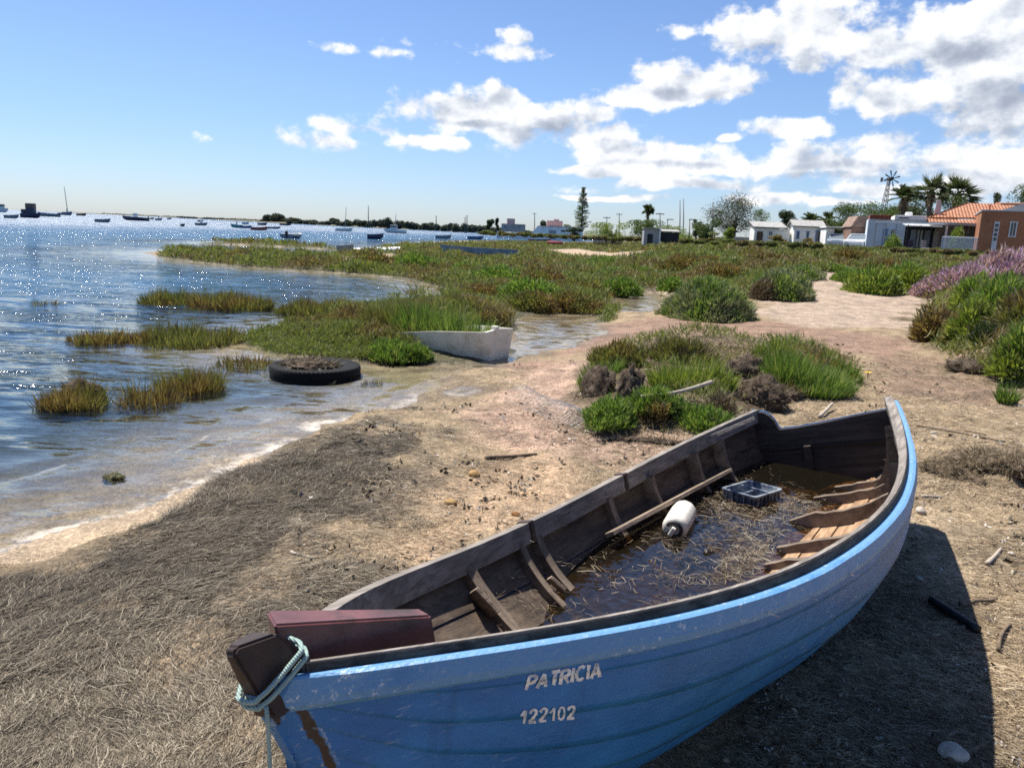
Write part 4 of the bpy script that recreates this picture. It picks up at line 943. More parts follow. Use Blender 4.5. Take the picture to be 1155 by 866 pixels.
def on(px, py): return tuple(gpt(px, py))
def scl(px, py): p = gpt(px, py); return np.linalg.norm(p - CAM) / FPX            # metres per pixel there
def tuft(name, label, cat, c, rx, ry, h, n, W, mt, seed, lean=.35, group=None, dead=0, curl=.3, seg=2):
    """a stand of upright shoots rising from the ground"""
    r = np.random.default_rng(seed); root = empty(name, c, 0, label, cat, group)
    a = r.uniform(0, 6.28, n); q = np.sqrt(r.random(n)); B = np.stack([q * rx * np.cos(a), q * ry * np.sin(a), np.full(n, -.015)], 1)
    lump = .25 + 1.5 * (fbm(B[:, 0] / rx * 2.6 + seed, B[:, 1] / ry * 2.6, 3, seed) - .05)
    gzz = gz(B[:, 0] + c[0], B[:, 1] + c[1]) - c[2]; B[:, 2] += np.maximum(gzz, -.1)
    D_ = np.stack([B[:, 0] / rx * lean, B[:, 1] / ry * lean, np.ones(n)], 1) + r.normal(size=(n, 3)) * np.array([.22, .22, .1])
    L_ = h * lump * (1 - .35 * q ** 3) * r.uniform(.55, 1.1, n)
    V, Q, T = blades(B, D_, L_, W * r.uniform(.7, 1.3, n), curl, seg, r); link('shoots', npmesh('shoots', V, Q, T), mt, root)
    if dead:
        k = r.choice(n, dead); V, Q, T = blades(B[k], D_[k] + r.normal(size=(dead, 3)) * .4, L_[k] * 1.0, W * r.uniform(.5, 1.0, dead), .4, seg, r); tag(link('dead_shoots', npmesh('dead_shoots', V, Q, T), M_dry, root), kind='stuff')
    return root
def clod(name, label, c, rx, ry, rz, seed, mt=None, fibres=220, group=None, cat='peat clod', fl=1.0):
    r = np.random.default_rng(seed); root = empty(name, c, r.uniform(0, 6.28), label, cat, group)
    bm = bmesh.new(); bmesh.ops.create_icosphere(bm, subdivisions=4, radius=1)
    V = np.array([v.co for v in bm.verts]); k = .65 + .7 * fbm(V[:, 0] * 1.6 + seed * 3.1 + 9, V[:, 1] * 1.6 + V[:, 2] * 1.3, 4, seed) + .75 * (fbm(V[:, 0] * 5 + seed, V[:, 1] * 5 + V[:, 2] * 5, 4, seed + 5) - .5)
    V = V * k[:, None] * np.array([rx, ry, rz])
    for v, q in zip(bm.verts, V): v.co = q
    for f in bm.faces: f.smooth = True
    me = bpy.data.meshes.new('body'); bm.to_mesh(me); bm.free(); link('body', me, mt or M_peat, root)
    if fibres:
        i = r.integers(0, len(V), fibres); i = i[V[i, 2] > -.3 * rz]; B = V[i] * .97; D_ = V[i] / np.array([rx, ry, rz]); D_ = D_ + r.normal(size=D_.shape) * .7; D_[:, 2] -= .5
        Vb, Q, T = blades(B, D_, fl * .09 * r.uniform(.4, 1.4, len(i)) * (rx / .2) ** .5, (.004 + .006 * rx) * (.7 if fl < 1 else 1), .6, 2, r); tag(link('roots', npmesh('roots', Vb, Q, T), M_dry, root), kind='stuff')
    return root
# --- the mound of saltmarsh plants behind the boat
tuft('grass_tuft', 'large bright green tuft of glasswort behind the boat transom', 'grass tuft', on(905, 436), .52, .40, .34, 5200, .0085, M_green, 11, .45)
tuft('grass_tuft', 'green tuft at the far right end of the plant mound by the yellow flower', 'grass tuft', on(945, 424), .28, .24, .27, 1500, .0085, M_green, 12, .5, dead=60)
tuft('grass_tuft', 'sparse taller green shoots at the back of the plant mound', 'grass tuft', on(895, 402), .55, .25, .30, 1500, .008, M_lime, 13, .3, dead=150)
dome('saltmarsh_shrub', 'low dark green shrub nearest the far gunwale of the blue boat', 'shrub', on(795, 480), .42, .26, .20, 3800, .075, .009, M_green, 14, .8, lump=.6)
dome('saltmarsh_shrub', 'green shrub at the front left of the plant mound beside the wire mesh', 'shrub', on(690, 474), .42, .26, .23, 3800, .08, .009, M_green, 15, .8, lump=.6)
dome('saltmarsh_shrub', 'small green shrub between the two front shrubs of the mound', 'shrub', on(740, 462), .36, .28, .26, 2800, .08, .009, M_green, 16, .8, lump=.7)
dome('saltmarsh_shrub', 'rusty red brown shrub in the middle of the plant mound', 'shrub', on(735, 470), .20, .16, .20, 900, .07, .009, M_rust, 17, .7, lump=.7)
dome('saltmarsh_shrub', 'olive and rust shrub at the back left of the plant mound', 'shrub', on(700, 412), .48, .36, .34, 4000, .10, .010, M_olive, 18, .9, lump=.7)
dome('saltmarsh_shrub', 'olive shrub with dry tops at the back centre of the plant mound', 'shrub', on(770, 408), .55, .36, .34, 4200, .11, .010, M_olive, 19, .9, lump=.8, extra=[('dry_tips', M_dry, .10, .14, .006)])
dome('saltmarsh_shrub', 'brown dried shrub right of the leaning pale pole in the mound', 'shrub', on(812, 470), .22, .18, .28, 900, .13, .007, M_dry, 20, .9, lump=.8)
tuft('grass_tuft', 'yellow green shoots behind the leaning pale pole', 'grass tuft', on(780, 436), .42, .25, .30, 1700, .0085, M_lime, 21, .4, dead=150)
tuft('grass_tuft', 'upright green shoots at the left edge of the plant mound', 'grass tuft', on(676, 428), .24, .18, .24, 900, .008, M_green, 22, .4, dead=120)
clod('peat_clod', 'large dark peat clod in the middle right of the plant mound', on(858, 454), .27, .20, .24, 31, None, 2400, fl=.7)
clod('peat_clod', 'peat clod with hanging roots under the bright green tuft', on(888, 448), .24, .14, .11, 32, None, 960, fl=.7)
clod('peat_clod', 'peat clod at the right foot of the bright green tuft', on(928, 449), .22, .13, .09, 33, None, 780, fl=.7)
clod('peat_clod', 'ragged brown peat clod near the back of the plant mound', on(838, 424), .28, .18, .22, 34, None, 960, fl=.7)
clod('peat_clod', 'tall dark peat clod at the left edge of the plant mound', on(676, 444), .19, .13, .26, 35, None, 960, fl=.7)
clod('peat_clod', 'small dark peat clod behind the front left shrub', on(710, 446), .17, .12, .25, 36, None, 660, fl=.7)
clod('peat_clod', 'small loose peat clod lying in front of the mound shrubs', on(683, 487), .085, .06, .05, 37, None, 360, fl=.7)
clod('driftweed_roll', 'dark roll of dead weed on the sand before the mound', on(735, 499), .36, .05, .035, 38, None, 300, None, 'weed roll')
# --- shrubs on the right
R_ = [('grey_shrub', 'dark spiky shrub at the left end of the right hand bank', 1052, 384, 46, 38, M_olive, 2600, 41, None),
      ('grey_shrub', 'dark leggy dead shrub beside the spiky shrub on the right bank', 1078, 387, 34, 34, M_rust, 1300, 42, None),
      ('green_shrub', 'leafy green shrub right of the dark leggy shrub', 1098, 384, 60, 46, M_lime, 3200, 43, None),
      ('green_shrub', 'broad pale green shrub in the middle of the right bank', 1128, 368, 86, 58, M_green, 4600, 44, None),
      ('green_shrub', 'rounded yellow green shrub below the lilac flowers', 1098, 352, 56, 44, M_lime, 3200, 45, None),
      ('green_shrub', 'yellowish shrub at the right edge of the photo above the clod', 1150, 424, 62, 56, M_lime, 3600, 46, None),
      ('green_shrub', 'dark green low shrub beside the peat bank at right', 1112, 395, 48, 30, M_dgreen, 1800, 47, None),
      ('green_shrub', 'olive shrub cut by the right edge of the photo', 1165, 385, 80, 66, M_olive, 3600, 48, None),
      ('lilac_bush', 'lilac flowering bush at the left end of the purple drift', 1052, 335, 52, 22, M_lav, 2600, 51, 1),
      ('lilac_bush', 'large lilac flowering bush in the middle of the purple drift', 1095, 330, 74, 32, M_lav, 4200, 52, 1),
      ('lilac_bush', 'tall lilac flowering bush behind the green shrubs at right', 1128, 326, 80, 42, M_lav, 4600, 53, 1),
      ('lilac_bush', 'lilac flowering bush at the right edge of the photo', 1160, 324, 60, 44, M_lav, 3200, 54, 1)]
for nm, lb, px, py, wpx, hpx, mt, n, sd_, fl_ in R_:
    c = on(px, py); k = np.linalg.norm(np.array(c) - CAM) / FPX
    dome(nm, lb, 'bush' if fl_ else 'shrub', c, wpx * k / 2, wpx * k / 2.2, hpx * k, n, hpx * k * .26, max(.010, k * 1.1), mt, sd_, .8, lump=.6, group='lilac flowering bushes by the houses' if fl_ else None, extra=None if fl_ else [('dry_tips', M_dry, .05, hpx * k * .25, .008)])
c = on(1134, 455); tuft('grass_tuft', 'single small green tuft alone on the straw at right', 'grass tuft', c, .07, .07, .26, 420, .009, M_green, 56, .5)
tuft('grass_tuft', 'short green tuft at the foot of the right bank', 'grass tuft', on(1140, 436), .14, .1, .12, 300, .009, M_dgreen, 57, .5)
clod('peat_clod', 'broken peat bank clod below the right hand shrubs', on(1098, 417), .34, .16, .12, 58, None, 1260, fl=.7)
clod('peat_clod', 'dark peat bank clod at the right edge below the shrubs', on(1148, 422), .28, .15, .13, 59, None, 960, fl=.7)
clod('weed_clod', 'torn dark clod of dead weed right of the boat stern', on(1070, 536), .24, .12, .085, 60, M_mat, 2200, cat='weed clod', fl=.55)
clod('weed_clod', 'torn dark clod of dead weed at the right edge of the photo', on(1152, 536), .24, .13, .10, 61, M_mat, 2200, cat='weed clod', fl=.55)
clod('weed_clod', 'flat matted clod of straw between the two torn clods', on(1108, 518), .36, .16, .05, 62, M_mat, 2600, cat='weed clod', fl=.55)
# --- round bushes farther off
for nm, lb, px, py, wpx, hpx, mt, n, sd_ in (('round_bush', 'large round grey green bush beside the small pool', 795, 358, 122, 48, M_grey, 10000, 71), ('round_bush', 'round bush right of the largest grey green bush', 880, 336, 86, 32, M_grey, 5500, 72),
        ('round_bush', 'twiggy brown bush between the two round bushes', 862, 337, 40, 24, M_dry, 1500, 73), ('round_bush', 'low bright green bush left of the pool', 700, 332, 56, 22, M_green, 3000, 74), ('round_bush', 'low green bush just behind the pool', 758, 328, 44, 18, M_green, 2400, 75),
        ('round_bush', 'lime green bush at the back edge of the pale sand path', 985, 330, 70, 30, M_lime, 3600, 76), ('round_bush', 'lime bush with yellow tips beyond the sand path', 1020, 326, 60, 30, M_lime, 3200, 77), ('round_bush', 'green bush on the near shore of the bay', 640, 350, 80, 26, M_olive, 3600, 78),
        ('round_bush', 'olive bush at the tip where bay meets mud', 600, 350, 70, 26, M_olive, 3000, 79), ('round_bush', 'brown green bush by the muddy pool edge', 668, 352, 44, 14, M_rust, 1500, 80)):
    c = on(px, py); k = np.linalg.norm(np.array(c) - CAM) / FPX
    dome(nm, lb, 'bush', c, wpx * k / 2, wpx * k / 2.3, hpx * k, n, hpx * k * .24, max(.010, k * 1.0), mt, sd_, .7, lump=.45)
# ------------------------------------------------------------------ saltmarsh ground cover (nobody could count it)
def cover(name, label, n, x0, x1, y0, y1, test, mt, hpx, wpx, per=3, rng=RNG, hmin=.10, hmax=.42, patch=.5):
    px = rng.uniform(x0, x1, n); py = rng.uniform(y0, y1, n); hor = 236 + .0424 * px
    px, py = px[py > hor + 2.2], py[py > hor + 2.2]
    P = gp(px, py, -.05); x, y = P[:, 0], P[:, 1]; s = sdwater(x, y); k = test(x, y, s) & (y < 130)
    x, y, s = x[k], y[k], s[k]; z = gz(x, y, s); d = np.hypot(x, y); dens = fbm(x * patch, y * patch, 4, 101)
    k = rng.random(len(x)) < sstep(.33, .50, dens + .09 * sstep(8, 30, d)); x, y, z, d, s = x[k], y[k], z[k], d[k], s[k]
    B = np.repeat(np.stack([x, y, z - .02], 1), per, 0); d = np.repeat(d, per); n = len(B)
    B[:, :2] += rng.normal(size=(n, 2)) * (.03 + .0016 * d)[:, None]
    hh = fbm(B[:, 0] * 1.1, B[:, 1] * 1.1, 4, 111); h = np.clip(hpx * d / FPX, hmin, hmax) * np.clip(-.25 + 2.5 * hh, .15, 2); lift = rng.random(n) ** .7; B[:, 2] += lift * h * .62; h = h * rng.uniform(.30, .6, n)
    D_ = np.stack([rng.normal(size=n) * .6, rng.normal(size=n) * .6, np.ones(n) * .8], 1)
    V, Q, T = blades(B, D_, h, np.maximum(wpx * d / FPX, .007) * rng.uniform(.7, 1.4, n), .35, 2 if d.min() < 9 else 1, rng)
    return tag(link(name, npmesh(name, V, Q, T), mt), label, None, None, 'stuff')
BOATGAP = P2([(462, 412), (470, 388), (540, 372), (585, 372), (585, 412)], WL)
def in_veg(x, y, s):
    v = sdpoly(x, y, VEG) + (fbm(x * .8, y * .8, 3, 121) - .5) * .05 * np.hypot(x, y) * .6
    b = np.minimum.reduce([sdpoly(x, y, q) for q in BARE]) + (fbm(x * .7, y * .7, 3, 122) - .5) * 2
    return ((v < 0) & (b > 0) & (s > .12)) | ((sdpoly(x, y, SPIT) < -.1) & (s > .1))
cover('marsh_plants', 'olive and rust saltmarsh plants spreading between the lagoon and the houses', 190000, 140, 1240, 262, 356, in_veg, M_marsh, 10, 1.05, 4, hmax=.34)
cover('marsh_plants', 'olive green saltmarsh plants covering the islet around the sunken white boat', 34000, 255, 585, 340, 412, lambda x, y, s: (sdpoly(x, y, ISLE) < -.05) & (s > .03) & (sdpoly(x, y, BOATGAP) > 0), M_marsh, 19, .9, 5, patch=.9)
def on_bank(x, y, s): return (sdpoly(x, y, BANKR) < -.15) & (y > 7) & (y < 40)
cover('mound_plants', 'mixed olive and rust plants growing between the clods of the mound behind the boat', 4200, 630, 985, 372, 500, lambda x, y, s: (sdpoly(x, y, MOUND) < -.02), M_marsh, 17, .8, 5, hmin=.05, patch=1.6)
cover('bank_plants', 'low mixed green plants covering the bank under the right hand shrubs', 16000, 1035, 1330, 300, 440, on_bank, M_marsh, 20, 1.2, 3)
# --- plants standing in the shallow water
for i, (nm, lb, px, py, wpx, hpx, mt, n) in enumerate((
        ('drowned_tuft', 'dark mossy hummock standing in the water nearest the left shore', 84, 457, 54, 26, M_olive, 1500), ('drowned_tuft', 'thin reddish stems standing in the water right of the dark hummock', 168, 452, 62, 26, M_rust, 420),
        ('drowned_tuft', 'dense olive stems in the water, right half of the paired clumps', 216, 438, 60, 28, M_olive, 1300), ('drowned_tuft', 'rust red stems in the water far left of the grassy islets', 112, 384, 56, 16, M_rust, 700),
        ('drowned_tuft', 'olive strip of stems in the water before the islet', 205, 384, 120, 16, M_olive, 1700), ('drowned_tuft', 'sparse short stems between the strip and the islet', 278, 412, 66, 12, M_rust, 380),
        ('drowned_tuft', 'dark olive hummock strip in the water left of the bay', 190, 342, 56, 18, M_olive, 1300), ('drowned_tuft', 'olive hummock strip in the bay right of the darker hummock', 262, 346, 84, 18, M_olive, 1900),
        ('drowned_tuft', 'olive hummock strip in the bay nearest the islet', 358, 353, 92, 16, M_olive, 2000), ('drowned_tuft', 'small rust stems in the open water at left', 52, 343, 44, 8, M_rust, 420),
        ('drowned_tuft', 'few reddish stems below the dark hummock strip', 205, 350, 44, 10, M_rust, 300), ('drowned_tuft', 'few stems standing in the shallows right of the truck tyre', 420, 432, 26, 8, M_rust, 80))):
    p = gp(px, py, WL); k = np.linalg.norm(p - CAM) / FPX
    tuft(nm, lb, 'water plants', (p[0], p[1], WL - .03), wpx * k / 2, max(wpx * k * (.5 if wpx < 70 else .4), .15), hpx * k * 1.3, int(n * 1.5), max(.006, k * .8), mt, 200 + i, .25, dead=n // 5)
p = gp(84, 452, WL); clod('moss_hummock', 'dark mossy lump inside the hummock nearest the left shore', (p[0] + .03, p[1] + .1, WL), .20, .14, .17, 218, M_peat, 500, cat='hummock')
p = gp(128, 538, WL); clod('weed_clump', 'small green clump of weed awash near the sandy shore', (p[0], p[1], WL - .030), .085, .06, .055, 215, M_olive, 700, fl=.45, cat='weed')
M_tyre = simple('black_tyre', (.006, .006, .0065), .8, .3, 14, 0, .2, .3)
# --- truck tyre lying in the shallows
p = gp(353, 428, WL); k = np.linalg.norm(p - CAM) / FPX; TRd = 51 * k
ty = empty('truck_tyre', (p[0] - .09, p[1] + TRd * .85, WL), .4, 'old black truck tyre lying flat in the shallow water', 'tyre')
hgt_ = .100
prf = [(TRd * .60, .0), (TRd * .60, -.06), (TRd * .97, -.06), (TRd, -.02), (TRd, hgt_ * .8), (TRd * .975, hgt_ * .97), (TRd * .93, hgt_), (TRd * .80, hgt_ * 1.04), (TRd * .64, hgt_ * .94), (TRd * .60, hgt_ * .8), (TRd * .60, .0)]
mb = MB(); mb.lathe(prf, 72); mb.build('carcass', M_tyre, ty)
mb = MB()
for k_ in range(64):
    a = 2 * PI * k_ / 64; mb.box((TRd * .972 * math.cos(a), TRd * .972 * math.sin(a), hgt_ * .93), (.010, .020, .014), np.array([[math.cos(a), -math.sin(a), 0], [math.sin(a), math.cos(a), 0], [0, 0, 1]]))
tw_ = mb.build('tread_lugs', simple('dusty_rubber', (.02, .02, .02), .8, .3, 20), ty); tag(tw_, kind='stuff')
clod('weed_heap', 'heap of dry weed lying on the truck tyre', (p[0] - .14, p[1] + TRd * .75, WL + hgt_), TRd * .55, .30, .06, 216, M_peat, 900, cat='weed heap')
# --- half sunk white boat with plants growing in it
def dinghy(name, label, loc, rz, L, Bm, Hh, mt, mt_in=None, group=None, bowrise=.35, transom=.8, sub=0.0, parts=True, n=16, cat='boat'):
    """small open boat: hull with rim, thwarts, bow at +x"""
    root = empty(name, loc, rz, label, cat, group); s = np.linspace(0, 1, n); out_, in_ = [], []
    for q in s:
        b = Bm / 2 * (transom + (1 - transom) * min(1, q * 3)) * (1 - max(0, (q - .45) / .55) ** 2.2); b = max(b, .01); z1 = Hh * (1 + bowrise * q ** 2.5) - sub; x = L * (q - .5); k = -.06 * Hh - sub + (.5 * Hh * max(0, (q - .75) / .25) ** 2)
        th = np.linspace(0, PI, 11); out_.append([(x + .06 * L * q * (math.sin(t_) * -1 + 1) * .6, b * np.sign(math.cos(t_)) * abs(math.cos(t_)) ** .6, k + (z1 - k) * (1 - math.sin(t_) ** .8)) for t_ in th])
        b2 = max(b - .035, .004); in_.append([(x + .06 * L * q * (math.sin(t_) * -1 + 1) * .6 - .02 * q, b2 * np.sign(math.cos(t_)) * abs(math.cos(t_)) ** .6, k + .05 + (z1 - k - .05) * (1 - math.sin(t_) ** .8)) for t_ in th])
    mb = MB(); mb.grid(out_, True); o = np.array(out_); i = np.array(in_)
    mb.add(o[0], [tuple(range(11))]); mb.build('hull', mt, root)
    mb = MB(); mb.grid(i, True, True); mb.build('inside', mt_in or mt, root)
    mb = MB()
    for e in (0, 10): mb.grid(np.stack([o[:, e] + [0, .012 * (1 if e == 0 else -1), .006], i[:, e] + [0, 0, .006], i[:, e] + [0, 0, -.03], o[:, e] + [0, .012 * (1 if e == 0 else -1), -.03], o[:, e] + [0, .012 * (1 if e == 0 else -1), .006]], 1), False)
    mb.build('rim', mt_in or mt, root)
    if parts:
        for q in (.3, .55):
            j = int(q * (n - 1)); mb = MB(); mb.box((o[j, 0, 0], 0, Hh * .72 - sub), (.16, abs(o[j, 0, 1]) * 1.9, .03)); mb.build('thwart', mt_in or mt, root)
    return root
M_wpaint = simple('worn_white_paint', (.72, .68, .57), .6, .10, 5, 0, .35, .2, (.55, .49, .38))
M_boatwhite = simple('boat_white', (.74, .74, .72), .35, .06, 3); M_navy = simple('boat_navy', (.02, .03, .07), .4, .2, 3); M_bgrey = simple('boat_grey', (.20, .23, .26), .5, .2, 3)
M_bblue = simple('boat_blue', (.05, .11, .24), .45, .25, 3); M_turq = simple('boat_turquoise', (.08, .30, .30), .4, .15, 3); M_bred = simple('boat_red', (.30, .06, .045), .5, .2, 3); M_bbrown = simple('boat_brown', (.16, .10, .07), .6, .2, 3)
M_metal = simple('dull_metal', (.30, .31, .32), .4, .15, 5, .6)
tA, tB = gp(497, 408, -.19), gp(577, 404, -.19); Lw = 4.2
bowp = gp(563, 404, -.19); dirb = np.array([1.0, -.10]); dirb /= np.linalg.norm(dirb); cx, cy = bowp[0] - dirb[0] * Lw / 2, bowp[1] + .62 - dirb[1] * Lw / 2
# transom end faces the viewer's right; the far end is sunk
wb = empty('sunken_boat', (bowp[0], bowp[1], -.20), math.atan2(.55, -.84), 'half sunken white wooden boat overgrown with plants', 'boat')
mb = MB(); Wt, Lt = 1.0, 3.2; sec0 = [(-.02, 0, .0), (-.06, 0, .40)]
def wsec(x, hw, h0, h1): return [(x, -hw - .05, h1), (x, -hw + .06, h0), (x, hw - .06, h0), (x, hw + .05, h1)]
secs = [wsec(0, .30, 0, .42), wsec(.8, .52, -.02, .37), wsec(1.6, .60, -.08, .27), wsec(2.4, .52, -.16, .15), wsec(3.2, .28, -.24, .06)]
for s_, h_ in ((1, 0),):
    a = np.array(secs)
    sideL = np.stack([a[:, 0], a[:, 1]], 1); sideR = np.stack([a[:, 2], a[:, 3]], 1)
    for q, dy in ((sideL, .035), (sideR, -.035)):
        mb.grid(q, False); mb.grid(q + np.array([0, dy, 0]), False, True); top_i = 0 if q is sideL else 1
        mb.grid(np.stack([q[:, top_i], q[:, top_i] + np.array([0, dy, 0])], 1), False)
mb.build('hull_side', M_wpaint, wb)
mb = MB(); mb.prism([(-.0, -.35, .42), (0, -.24, 0), (0, .24, 0), (0, .35, .42), (0, 0, .45)], (.04, 0, 0)); mb.build('transom', M_wpaint, wb)
mb = MB(); mb.box((.02, .10, .44), (.10, .07, .10), None, .006); mb.build('bollard', M_wpaint, wb)
mb = MB()
for (x0, y0, z0), (x1, y1, z1) in zip([q[0] for q in secs][:-1], [q[0] for q in secs][1:]):
    mb.box(((x0 + x1) / 2, (y0 + y1) / 2 - .012, (z0 + z1) / 2 - .015), (math.dist((x0, y0, z0), (x1, y1, z1)), .03, .035), np.stack([np.array([x1 - x0, y1 - y0, z1 - z0]) / math.dist((x0, y0, z0), (x1, y1, z1)), np.array([0, 1, 0]), np.array([-(z1 - z0), 0, x1 - x0]) / math.hypot(x1 - x0, z1 - z0)], 1))
mb.build('gunwale', M_rail, wb)
wc = wb.location
def wpt(x, y): a_ = wb.rotation_euler[2]; return (wc[0] + x * math.cos(a_) - y * math.sin(a_), wc[1] + x * math.sin(a_) + y * math.cos(a_))
for i, (x, y, lb, mt, h) in enumerate(((.6, .05, 'green shoots growing inside the white boat nearest its square end', M_green, .62), (1.3, .1, 'green and dry shoots growing in the middle of the white boat', M_green, .62), (2.1, .1, 'olive shoots growing at the sunken end of the white boat', M_olive, .55))):
    q = wpt(x, y); tuft('boat_plants', lb, 'plants', (q[0], q[1], -.16), .46, .30, h, 1700, .010, mt, 230 + i, .35, dead=200)
q = wpt(1.75, .0); dome('dead_bush', 'dry brown bush hanging over the side of the white boat', 'shrub', (q[0], q[1], .06), .40, .22, .26, 1500, .11, .008, M_dry, 235, .5)
p = gp(440, 406, WL); dome('saltmarsh_shrub', 'bright green shrub on the islet between the tyre and the white boat', 'shrub', (p[0] + .0, p[1], -.16), .52, .36, .28, 3600, .12, .011, M_green, 236, .9)
p = gp(466, 408, WL); dome('saltmarsh_shrub', 'green shrub leaning on the side of the white boat', 'shrub', (p[0], p[1], -.16), .28, .26, .26, 2600, .12, .011, M_green, 237, .9)
# --- rounded bushes dotted through the marsh
LB = 'rounded bush dotted in the saltmarsh between the lagoon and the houses'; protos = []
for i, mt in enumerate((M_green, M_grey, M_olive, M_rust)):
    protos.append(dome('marsh_bush', LB, 'bush', on(700 + 60 * i, 318), .75, .65, .50, 2400, .15, .022, mt, 400 + i, .8, lump=.5, group='rounded bushes dotted in the saltmarsh'))
used_ = set()
for i, (px, py) in enumerate(((560, 318), (610, 322), (655, 330), (585, 304), (640, 306), (690, 312), (725, 308), (770, 304), (820, 312), (870, 304), (905, 314), (940, 306), (960, 318), (1000, 312), (800, 296), (850, 292), (740, 294), (530, 306), (470, 304), (420, 302), (900, 296), (960, 296), (1030, 300), (680, 300), (600, 336), (545, 334))):
    k = (i * 7 + i // 3) % 4; o = protos[k] if k not in used_ else copy_tree(protos[k]); used_.add(k); c = on(px, py); s_ = random.uniform(.55, 1.25) * (1 + c[1] * .012); o.location = c; o.scale = (s_, s_, s_ * random.uniform(.6, .95)); o.rotation_euler = (0, 0, random.uniform(0, 6.28))
# ------------------------------------------------------------------ driftwood, sticks and scraps
def stick(name, label, a, b, r0, r1, mt, cat='stick', za=0.0, zb=0.0, bend=.03, seed=0, n=8, g=None):
    A = gpt(*a); B_ = gpt(*b); A = A + [0, 0, r0 + za]; B_ = B_ + [0, 0, r1 + zb]; r = np.random.default_rng(seed); k = np.linspace(0, 1, 10)[:, None]; L_ = np.linalg.norm(B_ - A)
    w_ = np.sin(k * PI) * r.normal(size=3) * [1, 1, .15] * bend * L_ + np.sin(k * 3 * PI) * r.normal(size=3) * [1, 1, .1] * bend * .25 * L_
    path = A + (B_ - A) * k + w_ - (A + B_) / 2; o = MB(); o.tube(path, np.linspace(r0, r1, 10), n); ob = o.build(name, mt, None); ob.location = (A + B_) / 2
    return tag(ob, label, cat, g)
M_bleach = wood('bleached_stick', (.30, .25, .19), (.58, .51, .42), 2, (8, 8, 8), .9, .1); M_brownst = wood('brown_stick', (.09, .065, .045), (.24, .18, .12), 2, (8, 8, 8), .9, .1)
stick('cane', 'long thin brown cane lying on the straw right of the stern', (1034, 481), (1134, 499), .011, .007, M_brownst, 'cane', 0, 0, .015, 1)
stick('cane', 'short thin cane lying just behind the long cane', (1088, 486), (1112, 491), .007, .005, M_brownst, 'cane', 0, 0, .015, 2)
stick('plastic_pipe', 'dark rubber pipe lying half in the boat shadow', (1050, 681), (1102, 715), .021, .021, M_black, 'pipe', 0, 0, .004, 3, 14)
stick('driftwood_stick', 'brown driftwood stick beyond the dark pipe', (1082, 684), (1124, 677), .012, .007, M_brownst, 'stick', 0, 0, .05, 4)
stick('driftwood_stick', 'small bleached stick lying alone on the sand at right', (1113, 638), (1129, 620), .014, .008, M_bleach, 'stick', 0, 0, .02, 5)
stick('driftwood_stick', 'bleached stick behind the boat transom', (924, 472), (938, 462), .020, .014, M_bleach, 'stick', 0, .05, .02, 6)
stick('driftwood_stick', 'bleached stick lying right beside the blue gunwale', (1040, 561), (1062, 561), .010, .007, M_bleach, 'stick', 0, 0, .03, 7)
stick('driftwood_stick', 'long bleached twig on the weed left of the bow', (328, 624), (356, 630), .010, .005, M_bleach, 'stick', 0, 0, .04, 8)
stick('driftwood_stick', 'dark branch lying on the sand left of the boat', (548, 519), (606, 513), .018, .008, M_brownst, 'branch', 0, 0, .05, 9)
stick('driftwood_stick', 'pale stick at the bottom right corner in the shadow edge', (1070, 862), (1110, 842), .012, .008, M_brownst, 'stick', 0, 0, .03, 10)
stick('driftwood_stick', 'dark cracked stick on the pale sand at right', (1126, 735), (1140, 705), .009, .006, M_brownst, 'stick', 0, 0, .06, 11)
stick('driftwood_stick', 'short brown stick near the right edge above the cracked stick', (1139, 655), (1147, 668), .010, .007, M_brownst, 'stick', 0, 0, .06, 12)
stick('driftwood_stick', 'dark twig on the straw beside the torn clod', (1140, 509), (1155, 513), .010, .008, M_brownst, 'stick', 0, 0, .03, 13)
A = gpt(722, 468); B_ = gpt(800, 462); A[2] += .17; B_[2] += .26
mb = MB(); k_ = np.linspace(0, 1, 8)[:, None]; mb.tube(A + (B_ - A) * k_ - A + np.sin(k_ * PI) * [0, 0, -.03], np.linspace(.012, .020, 8), 8); o = mb.build('leaning_pole', M_bleach); o.location = A; tag(o, 'pale weathered pole leaning across the plant mound', 'pole')
r_ = np.random.default_rng(5)
def stone(name, label, px, py, s, mt, seed, cat='stone'):
    bm = bmesh.new(); bmesh.ops.create_icosphere(bm, subdivisions=3, radius=1); r = np.random.default_rng(seed); V = np.array([v.co for v in bm.verts]); k = .75 + .5 * fbm(V[:, 0] * 1.2 + seed, V[:, 1] * 1.2 + V[:, 2], 3, seed); V = V * k[:, None] * np.array([s, s * r.uniform(.6, .9), s * .5])
    for v, q in zip(bm.verts, V): v.co = q
    for f in bm.faces: f.smooth = True
    me = bpy.data.meshes.new(name); bm.to_mesh(me); bm.free(); o = link(name, me, mt); c = gpt(px, py); o.location = (c[0], c[1], c[2] + s * .2); o.rotation_euler = (0, 0, r.uniform(0, 6)); return tag(o, label, cat)
M_stone = simple('pale_stone', (.42, .37, .31), .85, .2, 20, 0, .2, .4); M_rusty = simple('rusty_lump', (.20, .09, .03), .9, .3, 20, 0, .2, .5); M_ochre = simple('ochre_clay', (.36, .23, .10), .95, .25, 30, 0, .1, .6)
stone('stone', 'rust brown lump on the sand just behind the far gunwale', 582, 581, .028, M_rusty, 1, 'lump'); stone('stone', 'small bluish stone in the boat shadow', 1036, 653, .025, M_stone, 2); stone('stone', 'pale stone at the right edge of the boat shadow', 1038, 577, .045, M_stone, 3)
